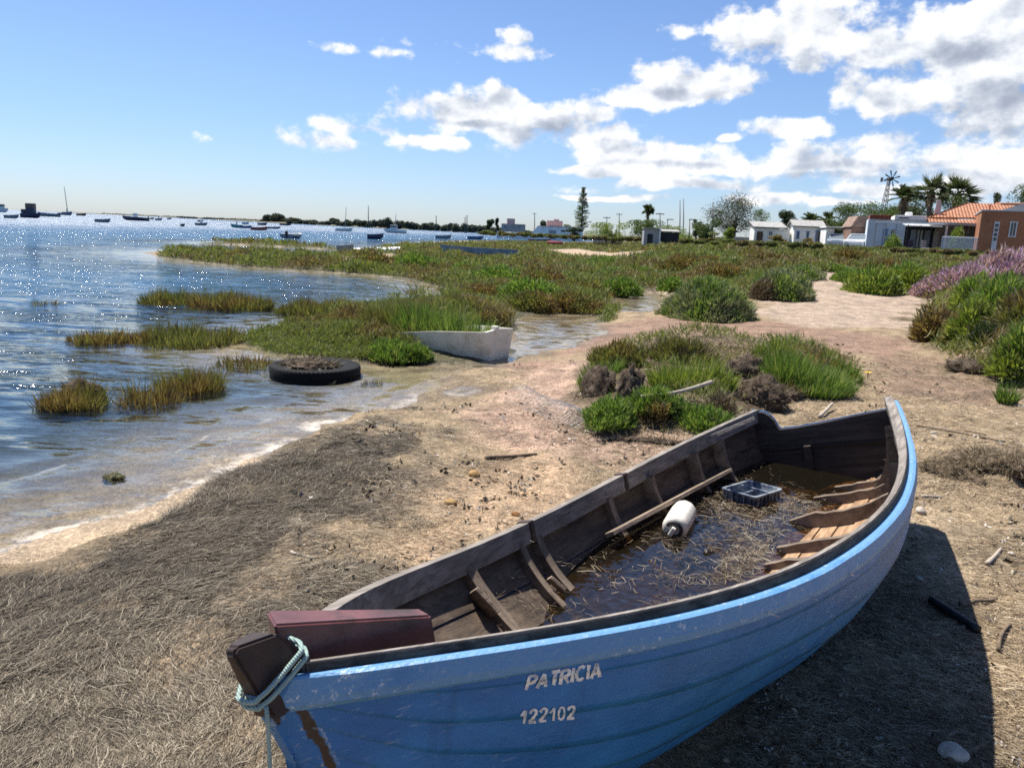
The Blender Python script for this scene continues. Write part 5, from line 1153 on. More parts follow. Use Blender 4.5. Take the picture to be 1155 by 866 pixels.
stone('stone', 'white stone half buried in the bottom right corner', 1075, 852, .05, M_stone, 4); stone('stone', 'small grey stone right of the bleached stick', 1140, 625, .022, M_stone, 5); stone('clay_lump', 'larger ochre clay crumble on the sand patch', 535, 536, .05, M_ochre, 6, 'clay lump'); stone('clay_lump', 'smaller ochre clay crumble near the dark weed', 508, 568, .045, M_ochre, 7, 'clay lump'); stone('stone', 'pale stone on the straw by the stern corner', 1053, 489, .03, M_stone, 8)
# yellow flower
c = gpt(978, 428); fw_ = empty('yellow_flower', c, 0, 'single yellow flower standing on the sand behind the boat', 'flower')
mb = MB(); mb.tube([(0, 0, -.02), (.005, 0, .04), (.0, .004, .085)], .005, 6); mb.build('stem', M_green, fw_)
m, t, out = newmat('yellow_petal'); pbsdf(t, out, (.70, .46, .01), .6); M_yel = m
for k in range(9):
    a = 2 * PI * k / 9; mb = MB(); d_ = np.array([math.cos(a), math.sin(a), .35]); s_ = np.array([-math.sin(a), math.cos(a), 0]) * .014
    mb.grid([[d_ * .008 + [0, 0, .085] - s_ * .5, d_ * .008 + [0, 0, .085] + s_ * .5], [d_ * .03 + [0, 0, .085] - s_, d_ * .03 + [0, 0, .085] + s_], [d_ * .05 + [0, 0, .08] - s_ * .4, d_ * .05 + [0, 0, .08] + s_ * .4]]); mb.build('petal', M_yel, fw_)
mb = MB(); mb.lathe([(0, .10), (.012, .097), (.015, .09), (.01, .083), (0, .082)], 12); mb.build('flower_centre', M_yel, fw_)
# crumpled wire mesh
wm_a, wm_b = gpt(574, 455), gpt(655, 483); cen = (wm_a + wm_b) / 2; mb = MB(); ex = (wm_b - wm_a); LL = np.linalg.norm(ex); ex /= LL; ey = np.array([-ex[1], ex[0], 0])
def wsurf(u, v):
    p_ = wm_a + ex * u * LL + ey * (v - .15) * .42; z = gz(p_[0:1], p_[1:2])[0] + .02 + .16 * math.sin(PI * min(1, v * 1.1)) * (1 - .65 * u) + .03 * math.sin(u * 9 + v * 4)
    return np.array([p_[0], p_[1], z]) - cen
for i in range(25): mb.tube([wsurf(i / 24, v) for v in np.linspace(0, 1, 12)], .0016, 3, False)
for j in range(11): mb.tube([wsurf(u + .02 * (j % 2), j / 10) for u in np.linspace(0, 1, 26)], .0016, 3, False)
o = mb.build('wire_mesh', M_metal); o.location = cen; tag(o, 'crumpled sheet of grey wire mesh lying left of the plant mound', 'wire mesh')
# ------------------------------------------------------------------ boats on the lagoon
def wl(px, py):
    p = gp(px, py, WL); return p, np.linalg.norm(p - CAM) / FPX
def addbox(root, name, c, size, mt, bev=.02): mb = MB(); mb.box(c, size, None, bev); return mb.build(name, mt, root)
def farboat(label, px, py, wpx, mt, mt_in=None, rz=0.0, hp=None, extras=(), cat='boat', name='moored_boat', group='small boats moored on the lagoon'):
    p, k = wl(px, py); W_ = wpx * k; end_on = abs(math.sin(rz)) > .8
    L_ = W_ * (2.3 if end_on else 1.0) ; Bm = W_ if end_on else L_ * .36; H_ = (hp * k if hp else L_ * .13)
    r = dinghy(name, label, (p[0], p[1] + (L_ * .5 if end_on else 0), WL), rz, L_, Bm, H_, mt, mt_in or M_bgrey, group, .35, .8, 0.0, True, 12, cat)
    for e in extras:
        if e == 'outboard': 
            mb = MB(); mb.box((-L_ * .5 - .10, 0, H_ * 1.25), (.28, .30, .42), None, .06); mb.box((-L_ * .5 - .12, 0, H_ * .55), (.14, .14, H_ * 1.3), None, .02); mb.build('outboard_motor', M_black, r)
        if e == 'cabin':
            addbox(r, 'cabin', (L_ * .08, 0, H_ * 1.75), (L_ * .30, Bm * .7, H_ * 1.5), M_boatwhite, .05); addbox(r, 'cabin_window', (L_ * .08, 0, H_ * 2.05), (L_ * .305, Bm * .72, H_ * .5), M_glass, .02)
        if e == 'darkcabin':
            addbox(r, 'cabin', (L_ * .02, 0, H_ * 2.2), (L_ * .42, Bm * .75, H_ * 2.4), M_navy, .05); addbox(r, 'cabin_window', (L_ * .02, 0, H_ * 2.7), (L_ * .425, Bm * .76, H_ * .7), M_glass, .02); addbox(r, 'engine_box', (-L_ * .36, 0, H_ * 1.5), (L_ * .2, Bm * .5, H_), M_navy, .05)
        if e == 'console': addbox(r, 'console', (0, 0, H_ * 1.5), (L_ * .12, Bm * .35, H_ * 1.3), M_boatwhite, .03)
        if isinstance(e, tuple) and e[0] == 'mast':
            top = at(e[1], e[2], (p - CAM) @ FWD); v = top - np.array([p[0], p[1], WL]); c_, s_ = math.cos(-rz), math.sin(-rz)
            mb = MB(); mb.tube([(L_ * .06, 0, H_ * .5), (L_ * .06 + v[0] * c_ - 0, 0, v[2])], [max(.05, k * .35), max(.04, k * .28)], 6); mb.build('mast', M_metal, r)
    return r
m, t, out = newmat('dark_glass'); pbsdf(t, out, (.02, .025, .03), .12, None, 0, .6); M_glass = m
farboat('white cabin boat cut off by the left edge of the photo', 1, 239.5, 13, M_boatwhite, None, 0, 3, ('cabin',))
farboat('low grey open boat nearest the left edge of the photo', 13, 246.5, 12, M_bgrey, None, .2, 3)
farboat('dark blocky cabin boat left of the sailing boat', 35, 246, 18, M_navy, None, 0, 4, ('darkcabin',), 'cabin boat')
farboat('long low dark boat between the blocky cabin boat and the sailing boat', 55, 244.5, 20, M_bgrey, None, 3.14, 3, ('outboard',))
farboat('tiny dark boat just left of the tall mast', 67.5, 242.5, 5, M_navy, None, 0, 1.6)
farboat('sailing boat with a single tall bare mast at far left', 76, 243, 9, M_bgrey, None, 0, 3, ('console', ('mast', 75.2, 211)), 'sailing boat')
farboat('small brown boat just right of the tall mast', 92, 243.5, 9, M_bbrown, None, 0, 2)
farboat('grey dinghy alone on the bright water below the brown boat', 116, 251, 14, M_bgrey, None, .1, 3)
farboat('long dark boat with outboards in the bright glitter', 153, 249, 25, M_navy, None, 3.14, 3.4, ('outboard', 'console'))
farboat('tiny dark boat right of the long dark boat', 171.5, 247.5, 4, M_navy, None, 0, 1.5)
farboat('small grey boat with a console beyond the tiny dark boat', 179, 248.8, 7, M_bgrey, None, 0, 2, ('console',))
farboat('tiny grey boat near the thin end of the far spit', 191, 247.6, 4.5, M_bgrey, None, 0, 1.5)
farboat('very small dark float of a boat alone in the glitter', 206, 255.5, 4.5, M_navy, None, 0, 2.4)
farboat('grey blue boat with a standing console left of the turquoise boat', 227, 254.6, 12, M_bgrey, None, 0, 2.6, ('console',))
farboat('tiny boat just above the grey blue console boat', 226, 250.4, 6, M_navy, None, 0, 1.6)
farboat('turquoise open boat in front of the far spit', 267, 257, 12, M_turq, None, 3.14, 3, ('console',))
farboat('blue grey boat tied behind the turquoise boat', 277, 257.6, 12, M_bblue, None, 0, 2.4)
farboat('red brown open boat right of the turquoise boat', 292.5, 259.8, 17, M_bred, None, 0, 3)
farboat('grey low boat right of the red brown boat', 308, 258.2, 15, M_bgrey, None, 0, 2)
farboat('dark small boat above the red brown boat', 296, 254.2, 9, M_navy, None, 0, 2.2, ('outboard',))
farboat('white small boat near the far shore above the turquoise boat', 277, 253.4, 7, M_boatwhite, None, 0, 2.4)
farboat('dark boat close under the dark dune on the far shore', 322, 254.4, 12, M_navy, None, 0, 2)
farboat('grey motorboat seen from its stern with a dark outboard', 323.5, 269, 19, M_bgrey, M_boatwhite, PI / 2, 4.6, ('outboard',), 'motorboat')
farboat('white sailing boat with a slanting mast before the far trees', 388, 261, 18, M_boatwhite, None, 0, 3, (('mast', 390.5, 233.5),), 'sailing boat')
farboat('navy blue boat floating before the cabin boat', 423, 269.8, 17, M_navy, None, .25, 5)
farboat('white cabin boat with a tilted spar before the far trees', 446, 263, 24, M_boatwhite, None, 3.14, 3.4, ('cabin', ('mast', 449, 241)), 'cabin boat')
farboat('pale grey dinghy in the channel right of the cabin boat', 500, 269.2, 17, M_bgrey, M_boatwhite, 0, 3.4)
farboat('grey low boat in the channel by the quay', 536, 270, 17, M_bblue, None, 0, 3)
farboat('bluish boat in the channel below the white villa', 608, 272.2, 25, M_bblue, M_boatwhite, 0, 2.4)
def shoreboat(label, px, py, wpx, mt, mt_in, rz, hp, ratio=.3, name='beached_boat'):
    p = gp(px, py, -.1); k = np.linalg.norm(p - CAM) / FPX; L_ = wpx * k; return dinghy(name, label, (p[0], p[1], max(gz(p[0:1], p[1:2])[0], WL)), rz, L_, L_ * ratio, hp * k, mt, mt_in, None, .25, .85, 0, True, 14)
shoreboat('dark grey dinghy with its bow towards the camera on the far sand', 390, 283.5, 19, M_bgrey, M_boatwhite, -.4, 8, .5)
shoreboat('long faded blue flat boat lying on the green marsh', 541, 291.5, 84, simple('faded_blue_hull', (.17, .25, .36), .6, .2, 3), M_bgrey, 3.1, 9, .2)
p = gp(424, 284.5, -.1); k = np.linalg.norm(p - CAM) / FPX
ub = empty('overturned_boat', (p[0], p[1], gz(p[0:1], p[1:2])[0] - .05), 3.3, 'white hull of an upturned boat on the far sand', 'boat'); L_ = 52 * k; mb = MB(); P = []
for q in np.linspace(0, 1, 16): b = L_ * .16 * (1 - abs(q - .4) ** 2.4 * 1.9); P.append([(L_ * (q - .5), max(b, .02) * math.cos(a), 8 * k * (.9 - .4 * q) * math.sin(a) ** .7) for a in np.linspace(0, PI, 11)])
mb.grid(P, True); mb.build('hull', M_boatwhite, ub); mb = MB(); mb.box((0, 0, 8 * k * .74), (L_ * .8, .06, .06)); mb.build('keel', M_boatwhite, ub)
p = gp(626, 278, -.1); k = np.linalg.norm(p - CAM) / FPX
ub = empty('overturned_boat', (p[0], p[1], gz(p[0:1], p[1:2])[0]), .1, 'small red hull lying on the marsh in front of the villa', 'boat'); L_ = 17 * k; mb = MB(); P = []
for q in np.linspace(0, 1, 12): b = L_ * .18 * (1 - abs(q - .4) ** 2.4 * 1.9); P.append([(L_ * (q - .5), max(b, .02) * math.cos(a), 5 * k * math.sin(a) ** .7) for a in np.linspace(0, PI, 9)])
mb.grid(P, True); mb.build('hull', M_bred, ub); mb = MB(); mb.box((0, 0, 5 * k), (L_ * .8, .06, .06)); mb.build('keel', M_bred, ub)

# ------------------------------------------------------------------ far shore
def clumps(name, label, items, mt, q=1.1, dens=1.0, kind='stuff', seed=3):
    """items: (px, base py, top py, width px, depth)"""
    r = np.random.default_rng(seed); P = []; S_ = []
    for (px, yb, yt, wpx, dep) in items:
        c = at(px, yb, dep); tp = at(px, yt, dep); h = tp[2] - c[2]; w_ = wpx * dep / FPX; n = int(26 * dens * max(1, wpx) * max(1, (yb - yt)) ** .7)
        for j in range(max(2, int(wpx / 5))):
            cc = np.array([c[0] + r.uniform(-.5, .5) * w_, c[1] + r.uniform(-.3, .3) * w_, c[2] + h * r.uniform(.25, .6)]); m_ = n // max(2, int(wpx / 5))
            d = r.normal(size=(m_, 3)); d /= np.linalg.norm(d, axis=1)[:, None]; d *= r.random(m_)[:, None] ** .4; hh = h * r.uniform(.35, .52)
            pp = cc + d * np.array([max(w_ / max(2, wpx / 7), hh * .5), max(w_ / 4, hh * .5), hh]); pp[:, 2] = np.minimum(np.maximum(pp[:, 2], c[2] - .8), tp[2] + h * .1); P.append(pp); S_.append(np.full(m_, q * dep / FPX) * r.uniform(.7, 1.8, m_))
    V, Q = quadcloud(np.concatenate(P), np.concatenate(S_), r); o = link(name, npmesh(name, V, Q), mt); return tag(o, label, None, None, kind)
M_farg = leafmat('far_scrub', [(0, (.045, .055, .042)), (.5, (.085, .10, .07)), (1, (.14, .15, .10))], None, trans=.2)
it = []
for px in np.arange(330, 600, 5.5):
    hor = 236 + .0424 * px; top = np.interp(px, [330, 360, 400, 425, 450, 470, 500, 535, 560, 600], [249.5, 249, 248.5, 247.5, 247, 251, 251.5, 252.5, 256, 258]) + random.uniform(-1.5, 1.5)
    it.append((px, hor + 2.4 + max(0, (px - 420) * .014), top, 9, np.interp(px, [330, 420, 520, 600], [620, 520, 400, 260]) + random.uniform(0, 60)))
clumps('far_woods', 'dark low wood along the far shore of the lagoon', it, M_farg, 1.2)
clumps('dune_scrub', 'dark scrub crowning the dune on the far spit', [(306, 251, 241, 12, 860), (314, 251, 240.5, 14, 850), (324, 252, 243.5, 14, 840), (333, 252, 246, 12, 830), (350, 252, 247, 12, 760), (376, 253, 246.5, 9, 700), (300, 251, 246.5, 10, 880)], M_farg, 1.2, 1.6, seed=4)
clumps('spit_scrub', 'low scrub along the thin spit on the horizon', [(px, 236 + .0424 * px + 1.4, 236 + .0424 * px - .9, 10, 1150) for px in range(205, 300, 8)], M_farg, 1.0, .8, seed=6)
clumps('horizon_spit_scrub', 'thin line of land on the sea horizon at left', [(px, 236 + .0424 * px + .8, 236 + .0424 * px - .5, 12, 2600) for px in range(120, 210, 9)], M_farg, .9, .6, seed=8)
clumps('channel_scrub', 'reddish saltmarsh scrub along the channel below the villa', [(px, 236 + .0424 * px + 6, 236 + .0424 * px + 1 + random.uniform(-1, 1), 9, np.interp(px, [480, 700], [150, 95])) for px in range(545, 790, 6)], M_marsh, 1.0, 1.4, seed=9)
clumps('house_scrub', 'low olive scrub in front of the huts and houses', [(px, 236 + .0424 * px + 5, 236 + .0424 * px + (2.5 if 932 < px < 994 else -1) + random.uniform(-2, 2), 12, random.uniform(38, 56)) for px in list(range(770, 1200, 7))], M_marsh, 1.3, 2.2, seed=10)
# ------------------------------------------------------------------ trees
def tree(name, label, cat, px, yb, yt, wpx, dep, mt, seed, lobes=9, q=1.5, n=3600, trunk=.35, airy=0.0, group=None):
    r = np.random.default_rng(seed); c = at(px, yb, dep); tp = at(px, yt, dep); h = tp[2] - c[2]; w_ = wpx * dep / FPX; g0_ = gz(c[0:1], c[1:2])[0]; root = empty(name, (c[0], c[1], c[2]), 0, label, cat, group); n = int(n * 2.0)
    L = []
    for i in range(lobes):
        a = r.uniform(0, 6.28); rr = r.random() ** .6; z = h * r.uniform(trunk * .6 + .1, .86); k = 1 - abs(z / h - .55) * .9; L.append((np.array([math.cos(a) * rr * w_ * .36 * k, math.sin(a) * rr * w_ * .36 * k, z]), w_ * r.uniform(.2, .32), h * r.uniform(.16, .25)))
    P = []
    for c_, rx, rz in L:
        d = r.normal(size=(n // lobes, 3)); d /= np.linalg.norm(d, axis=1)[:, None]; d *= (r.random(n // lobes)[:, None] ** (.35 + airy)); P.append(c_ + d * np.array([rx, rx, rz]))
    P = np.concatenate(P); keep = fbm(P[:, 0] * 4 / w_ + seed, P[:, 2] * 4 / w_ + P[:, 1] * 2 / w_, 3, seed) > .31 + airy * .3; P = P[keep]
    V, Q = quadcloud(P, q * dep / FPX * r.uniform(.6, 1.6, len(P)), r); link('crown', npmesh('crown', V, Q), mt, root)
    mb = MB(); mb.tube([(0, 0, min(-.3, g0_ - c[2] - .2)), (0, .05, h * trunk), (.05 * w_, 0, h * .6)], [w_ * .045 + .05, w_ * .035 + .04, .03], 7)
    for c_, rx, rz in L[:6]: mb.tube([(0, 0, h * trunk * .8), c_ * .55 + [0, 0, .1], c_], [w_ * .025 + .03, .04, .02], 5)
    mb.build('trunk', M_bark, root); return root
M_bare = leafmat('thin_grey_leaf', [(0, (.045, .05, .034)), (.5, (.095, .10, .065)), (1, (.17, .17, .11))], None, trans=.2)
def frondtree(name, label, px, yb, yt, wpx, dep, seed, nf=26, mt=None, fan=True, dead=True):
    """palm: ringed trunk, fan or feather fronds spreading from the top, dead ones hanging below"""
    r = np.random.default_rng(seed); c = at(px, yb, dep); tp = at(px, yt, dep); h = tp[2] - c[2]; R_ = wpx * dep / FPX / 2; root = empty(name, tuple(c), 0, label, 'palm tree'); hz = h - R_ * .85
    g0_ = min(gz(c[0:1], c[1:2])[0] - c[2], 0) - .2; mb = MB(); mb.tube([(0, 0, g0_), (.03 * h, 0, hz * .5), (.02 * h, 0, hz)], [.26, .19, .22], 9); mb.build('trunk', M_bark, root); top = np.array([.02 * h, 0, hz])
    for i in range(nf):
        a = i * 2.39996 + r.uniform(-.2, .2); e = r.uniform(-.45, 1.45); d = np.array([math.cos(a) * math.cos(e), math.sin(a) * math.cos(e), math.sin(e)]); sd = np.array([-math.sin(a), math.cos(a), 0]); L_ = R_ * r.uniform(.85, 1.12)
        if fan:
            q = top + d * L_ * .55; n_ = 22; f = np.linspace(-1.5, 1.5, n_); B = np.repeat(q[None], n_, 0); D_ = np.cos(f)[:, None] * d + np.sin(f)[:, None] * sd + r.normal(size=(n_, 3)) * .10 - [0, 0, .22]
            B = np.concatenate([B, np.linspace(top, q, 5)]); D_ = np.concatenate([D_, np.repeat(d[None], 5, 0)]); LL_ = np.concatenate([L_ * .55 * (.75 + .35 * np.cos(f)), np.full(5, L_ * .14)])
        else:
            k = np.linspace(.1, 1, 20); cur = top + d * (k * L_)[:, None] - np.array([0, 0, 1]) * (k ** 2 * L_ * .35)[:, None]; B = np.repeat(cur, 2, 0); s_ = np.tile([1, -1], 20)[:, None]; D_ = d * .8 + s_ * sd * .9 - [0, 0, .25] + r.normal(size=B.shape) * .12; LL_ = np.repeat(L_ * .36 * (1.1 - .7 * np.abs(k - .4)), 2)
        V, Q, T_ = blades(B, D_, LL_, max(.06, dep * .0013), .25, 1, r); link('frond', npmesh('frond', V, Q), mt or M_palm, root)
    if dead:
        B = np.tile(top, (220, 1)) + r.normal(size=(220, 3)) * [.14, .14, .35] - [0, 0, .2]; D_ = r.normal(size=(220, 3)) * [.45, .45, .2] + [0, 0, -1.0]; V, Q, _ = blades(B, D_, R_ * .6 * r.uniform(.5, 1, 220), max(.05, dep * .0012), .2, 1, r); tag(link('dead_fronds', npmesh('dead_fronds', V, Q), M_dry, root), kind='stuff')
    return root
M_palm = leafmat('palm_leaf', [(0, (.035, .05, .018)), (.5, (.075, .10, .035)), (1, (.14, .16, .07))], None, trans=.25)
frondtree('palm_tree', 'broad palm left of the two big palms behind the houses', 1014, 262, 207, 38, 74, 1, 26, None, False)
frondtree('palm_tree', 'tall palm with hanging dead fronds, left of the big pair', 1043, 262, 200, 42, 72, 2, 40)
frondtree('palm_tree', 'tall palm behind the tiled roof, right of the big pair', 1074, 262, 202, 47, 72, 3, 40)
frondtree('palm_tree', 'small palm above the roof of the second hut', 913, 262, 238, 28, 88, 4, 26, M_mid, False, False)
frondtree('palm_tree', 'dark small palm right of the hut palm', 931, 262, 240, 20, 88, 5, 22)
frondtree('palm_tree', 'fan palm standing alone in the distance above the shed', 728.5, 266, 231.5, 15, 150, 6, 34)
# tall columnar pine with whorled branches
c = at(655.5, 264, 215); tp = at(656.5, 211, 215); h = tp[2] - c[2]; npn = empty('norfolk_pine', tuple(c), 0, 'tall slender tiered pine beside the white villa', 'pine tree'); r = np.random.default_rng(77)
mb = MB(); mb.tube([(0, 0, -1.5), (0, 0, h * .5), (0, 0, h)], [.28, .18, .04], 8); mb.build('trunk', M_bark, npn); Bs, Ds, Ls = [], [], []
for z in np.arange(.10, .985, .032):
    Rm = 2.7 * (1 - z) ** .75 * (1 if z > .2 else .8) + .14
    for j in range(6):
        a = r.uniform(0, 6.28); Lb = Rm * r.uniform(.65, 1.1); n_ = 12 if Lb > .5 else 6; k = np.linspace(.15, 1, n_); pts = np.stack([np.cos(a) * k * Lb, np.sin(a) * k * Lb, z * h + .16 * k * Lb + 0 * k], 1)
        for rep in range(3): Bs.append(pts + r.normal(size=pts.shape) * .06); Ds.append(np.stack([np.cos(a) + r.normal(size=n_) * .6, np.sin(a) + r.normal(size=n_) * .6, r.uniform(.1, .9, n_)], 1)); Ls.append(np.full(n_, .40))
V, Q, _ = blades(np.concatenate(Bs), np.concatenate(Ds), np.concatenate(Ls), .12, .2, 1, r); link('branches', npmesh('branches', V, Q), M_mid, npn)
for a in (('broad_tree', 'dark leafy tree filling the gap under the three palms', 'tree', 1040, 264, 224, 66, 78, M_dgreen, 51, 13, 1.6, 3600, .2), ('broad_tree', 'dark leafy tree behind the gabled huts', 'tree', 936, 266, 240, 40, 98, M_dgreen, 52, 9, 1.5, 2400, .2), ('broad_tree', 'olive leafy tree behind the terrace awning', 'tree', 1012, 264, 231, 50, 80, M_mid, 53, 11, 1.6, 3000, .2), ('bare_tree', 'large half bare grey tree behind the first hut', 'tree', 826, 273, 219, 72, 92, M_bare, 21, 22, 1.3, 5200, .3, .2), ('round_tree', 'dark green round tree left of the half bare tree', 'tree', 797, 272, 244, 30, 86, M_mid, 22, 8, 1.4, 2200, .2), ('small_tree', 'small dark cypress at the left of the round tree', 'tree', 785, 270, 244, 12, 96, M_dgreen, 23, 6, 1.4, 900, .2),
          ('small_tree', 'yellow green bush in front of the half bare tree', 'bush', 823, 273, 257, 22, 78, M_lime, 24, 5, 1.4, 1100, .15), ('small_tree', 'dark rounded tree above the first hut roof', 'tree', 887, 262, 235, 27, 96, M_dgreen, 25, 7, 1.4, 2000, .3), ('small_tree', 'feathery pale green trees between the half bare tree and the first hut', 'tree', 860, 266, 236, 34, 100, M_mid, 26, 8, 1.3, 1800, .2, .2),
          ('broad_tree', 'broad green tree behind the garage, left one', 'tree', 956, 266, 229, 52, 84, M_mid, 27, 10, 1.4, 3000, .25), ('broad_tree', 'broad green tree behind the garage, right one under the windmill', 'tree', 990, 262, 228, 56, 82, M_mid, 28, 11, 1.4, 3400, .25), ('broad_tree', 'green bush between the palms and the tiled roof', 'bush', 1072, 250, 222, 36, 70, M_mid, 29, 8, 1.4, 2200, .2),
          ('conifer', 'small dark conifer above the tiled roof ridge', 'tree', 1122, 240, 217, 12, 84, M_dgreen, 30, 8, 1.3, 1000, .2), ('broad_tree', 'leafy tree cut by the right edge above the orange house', 'tree', 1152, 250, 203, 36, 74, M_mid, 31, 12, 1.5, 2600, .3, .15),
          ('small_tree', 'left one of two small dark trees beside the far houses', 'tree', 552, 260, 244.5, 9, 280, M_dgreen, 32, 5, 1.3, 900, .2), ('small_tree', 'right one of two small dark trees beside the far houses', 'tree', 561, 260, 246.5, 7, 275, M_dgreen, 33, 5, 1.3, 700, .2), ('round_tree', 'round dark tree left of the white villa roof', 'tree', 611, 264, 249, 14, 235, M_dgreen, 34, 5, 1.3, 900, .2),
          ('round_tree', 'dark bushy tree under the lone fan palm', 'tree', 726, 272, 247, 48, 118, M_mid, 35, 9, 1.4, 2200, .15), ('round_tree', 'pale green bushy tree left of the fan palm', 'tree', 692, 272, 250, 64, 122, M_lime, 36, 9, 1.4, 2400, .1), ('round_tree', 'pale green bush right of the fan palm behind the shed', 'tree', 760, 272, 251, 56, 110, M_lime, 37, 8, 1.4, 2000, .1), ('round_tree', 'dark green tree at the right end of the villa', 'tree', 634, 264, 251, 30, 260, M_mid, 38, 8, 1.3, 1600, .1),
          ('small_tree', 'grey green bush in front of the shed at right', 'bush', 808, 275, 262, 22, 66, M_grey, 39, 5, 1.5, 1000, .1), ('small_tree', 'dark brown bush leaning on the first hut', 'bush', 875, 276, 265, 26, 74, M_rust, 40, 5, 1.4, 1200, .1), ('small_tree', 'dark brown bush in front of the second hut', 'bush', 915, 277, 268, 24, 72, M_rust, 41, 5, 1.4, 1100, .1), ('small_tree', 'dark bush between villa and channel', 'bush', 648, 266, 257, 22, 180, M_dgreen, 42, 5, 1.3, 900, .1)): tree(*a)
# ------------------------------------------------------------------ poles
M_pole = simple('grey_pole', (.14, .12, .10), .9, .2, 5)
for i, (px, yb, yt, dep, lb, xt) in enumerate(((492, 258, 243.5, 420, 'faint utility pole far left of the others on the far shore', 0), (524.6, 259, 245, 330, 'left one of the close pair of utility poles', 0), (526.8, 259, 243, 320, 'right one of the close pair of utility poles', 0), (415.5, 257, 232, 460, 'tall thin mast rising from the far wood', 0), (603, 264, 240, 215, 'utility pole left of the white villa', 0), (684.5, 268, 244.5, 130, 'utility pole in the pale bushes left of the fan palm', 0),
        (698.5, 268, 240.5, 150, 'utility pole between the pale bushes and the fan palm', 0), (744.5, 270, 240, 110, 'utility pole right of the fan palm', 0), (767, 270, 226, 112, 'left one of the two slender masts by the cypress', 0), (771, 270, 224, 112, 'right one of the two slender masts by the cypress', 0), (804, 270, 228.5, 88, 'thick pole before the half bare tree', 0), (961, 262, 236, 90, 'thin aerial pole beside the broad green trees', 0))):
    a, b = at(px, yb, dep), at(px + xt, yt, dep); k = dep / FPX; root = empty('utility_pole' if 'utility' in lb else 'mast', tuple(a), 0, lb, 'pole'); mb = MB(); mb.tube([(0, 0, -1.5), (b - a) * .5, b - a], [max(.09, k * .62), max(.07, k * .5), max(.05, k * .4)], 7); mb.build('shaft', M_pole, root)
    if 'utility' in lb: addbox(root, 'cross_arm', (b - a) * .95, (1.2, .12, .12), M_pole, .01)
for px, dep, lb in ((753, 108, 'street lamp left of the slender masts'), (778, 104, 'street lamp by the dark cypress')):
    a, b = at(px, 270, dep), at(px, 248, dep); root = empty('street_lamp', tuple(a), 0, lb, 'street lamp'); mb = MB(); mb.tube([(0, 0, -1.2), b - a], [.08, .06], 7); mb.build('post', M_pole, root); mb = MB(); mb.box((b - a) + [.35, 0, .05], (.9, .2, .12), None, .03); mb.build('lamp_head', M_metal, root)
# ------------------------------------------------------------------ wind pump
c = at(992, 258, 92); hubp = at(997, 202.5, 92); h = hubp[2] - c[2]; wp = empty('wind_pump', tuple(c), 0, 'old metal wind pump tower with bare blades behind the houses', 'windmill'); M_wp = simple('dark_iron', (.045, .045, .05), .6, .3, 6, .3)
mb = MB()
for sx_, sy_ in ((1, 1), (1, -1), (-1, 1), (-1, -1)): mb.tube([(sx_ * .38, sy_ * .38, -1), (sx_ * .10 + .4, sy_ * .10, h)], [.055, .04], 5)
for k in np.linspace(.1, .95, 9):
    w_ = .38 - .28 * k; x0 = .4 * k
    for (a_, b_) in (((-1, -1), (1, 1)), ((1, -1), (-1, 1)), ((-1, -1), (1, -1))): mb.tube([(x0 + a_[0] * w_, a_[1] * w_, h * k), (x0 + b_[0] * w_, b_[1] * w_, h * min(1, k + .07))], .028, 4)
mb.build('tower', M_wp, wp)
mb = MB(); mb.tube([(.5, -.5, h), (.5, .5, h)], .22, 10); mb.build('hub', M_wp, wp)
for i in range(8):
    a = 2 * PI * i / 8 + .3; d_ = np.array([math.cos(a), 0, math.sin(a)]); s_ = np.array([-math.sin(a), .35, math.cos(a)]); mb = MB(); L1 = .92 if i not in (5,) else .6; o_ = np.array([.5, -.45, h])
    mb.grid([[o_ + d_ * .2 - s_ * .03, o_ + d_ * .2 + s_ * .03], [o_ + d_ * L1 * .6 - s_ * .06, o_ + d_ * L1 * .6 + s_ * .06], [o_ + d_ * L1 - s_ * .08, o_ + d_ * L1 + s_ * .08]], False); bo = mb.build('blade', M_wp, wp); sm_ = bo.modifiers.new('thickness', 'SOLIDIFY'); sm_.thickness = .03
mb = MB(); mb.tube([(.5, .4, h), (.3, 1.4, h)], .03, 5); mb.box((.25, 1.6, h), (.04, .6, .5)); mb.build('tail_vane', M_wp, wp)
# ------------------------------------------------------------------ buildings
def plaster(name, col, var=.1): return simple(name, col, .9, var, .9, 0, .2, .15, tuple(v * .62 for v in col))
M_plw = plaster('white_plaster', (.84, .82, .77)); M_plg = plaster('grey_plaster', (.36, .36, .36)); M_plb = plaster('bluish_plaster', (.58, .64, .70)); M_pink = plaster('pink_plaster', (.56, .40, .36)); M_ora = plaster('orange_plaster', (.36, .165, .09)); M_roofg = simple('grey_sheet_roof', (.32, .31, .29), .7, .2, 3, 0, .3, .2); M_darkin = simple('dark_interior', (.03, .03, .035), .9, .2, 4); M_frame = simple('painted_frame', (.62, .64, .66), .5, .05, 5); M_bluef = simple('blue_frame', (.12, .22, .38), .5, .1, 5); M_doorw = simple('brown_door', (.10, .06, .04), .6, .2, 6); M_tarp = simple('faded_tarp', (.42, .43, .42), .8, .15, 2)
m, t, out = newmat('clay_roof_tiles'); o = t.obj(); wv = t.new('ShaderNodeTexWave', {'wave_type': 'BANDS', 'bands_direction': 'X'}, Vector=o, Scale=1.45, Distortion=.4, Detail=1.0).outputs[1]; wy = t.new('ShaderNodeTexWave', {'wave_type': 'BANDS', 'bands_direction': 'Y', 'wave_profile': 'SAW'}, Vector=o, Scale=.8, Distortion=.2).outputs[1]
cc = t.mix(t.rng(t.noise(o, 2.2, 6, .7), .35, .65), (.34, .135, .07), (.47, .24, .145)); cc = t.mix(t.rng(t.noise(o, 1.0, 4), .55, .7, 0, .6), cc, (.24, .15, .09))
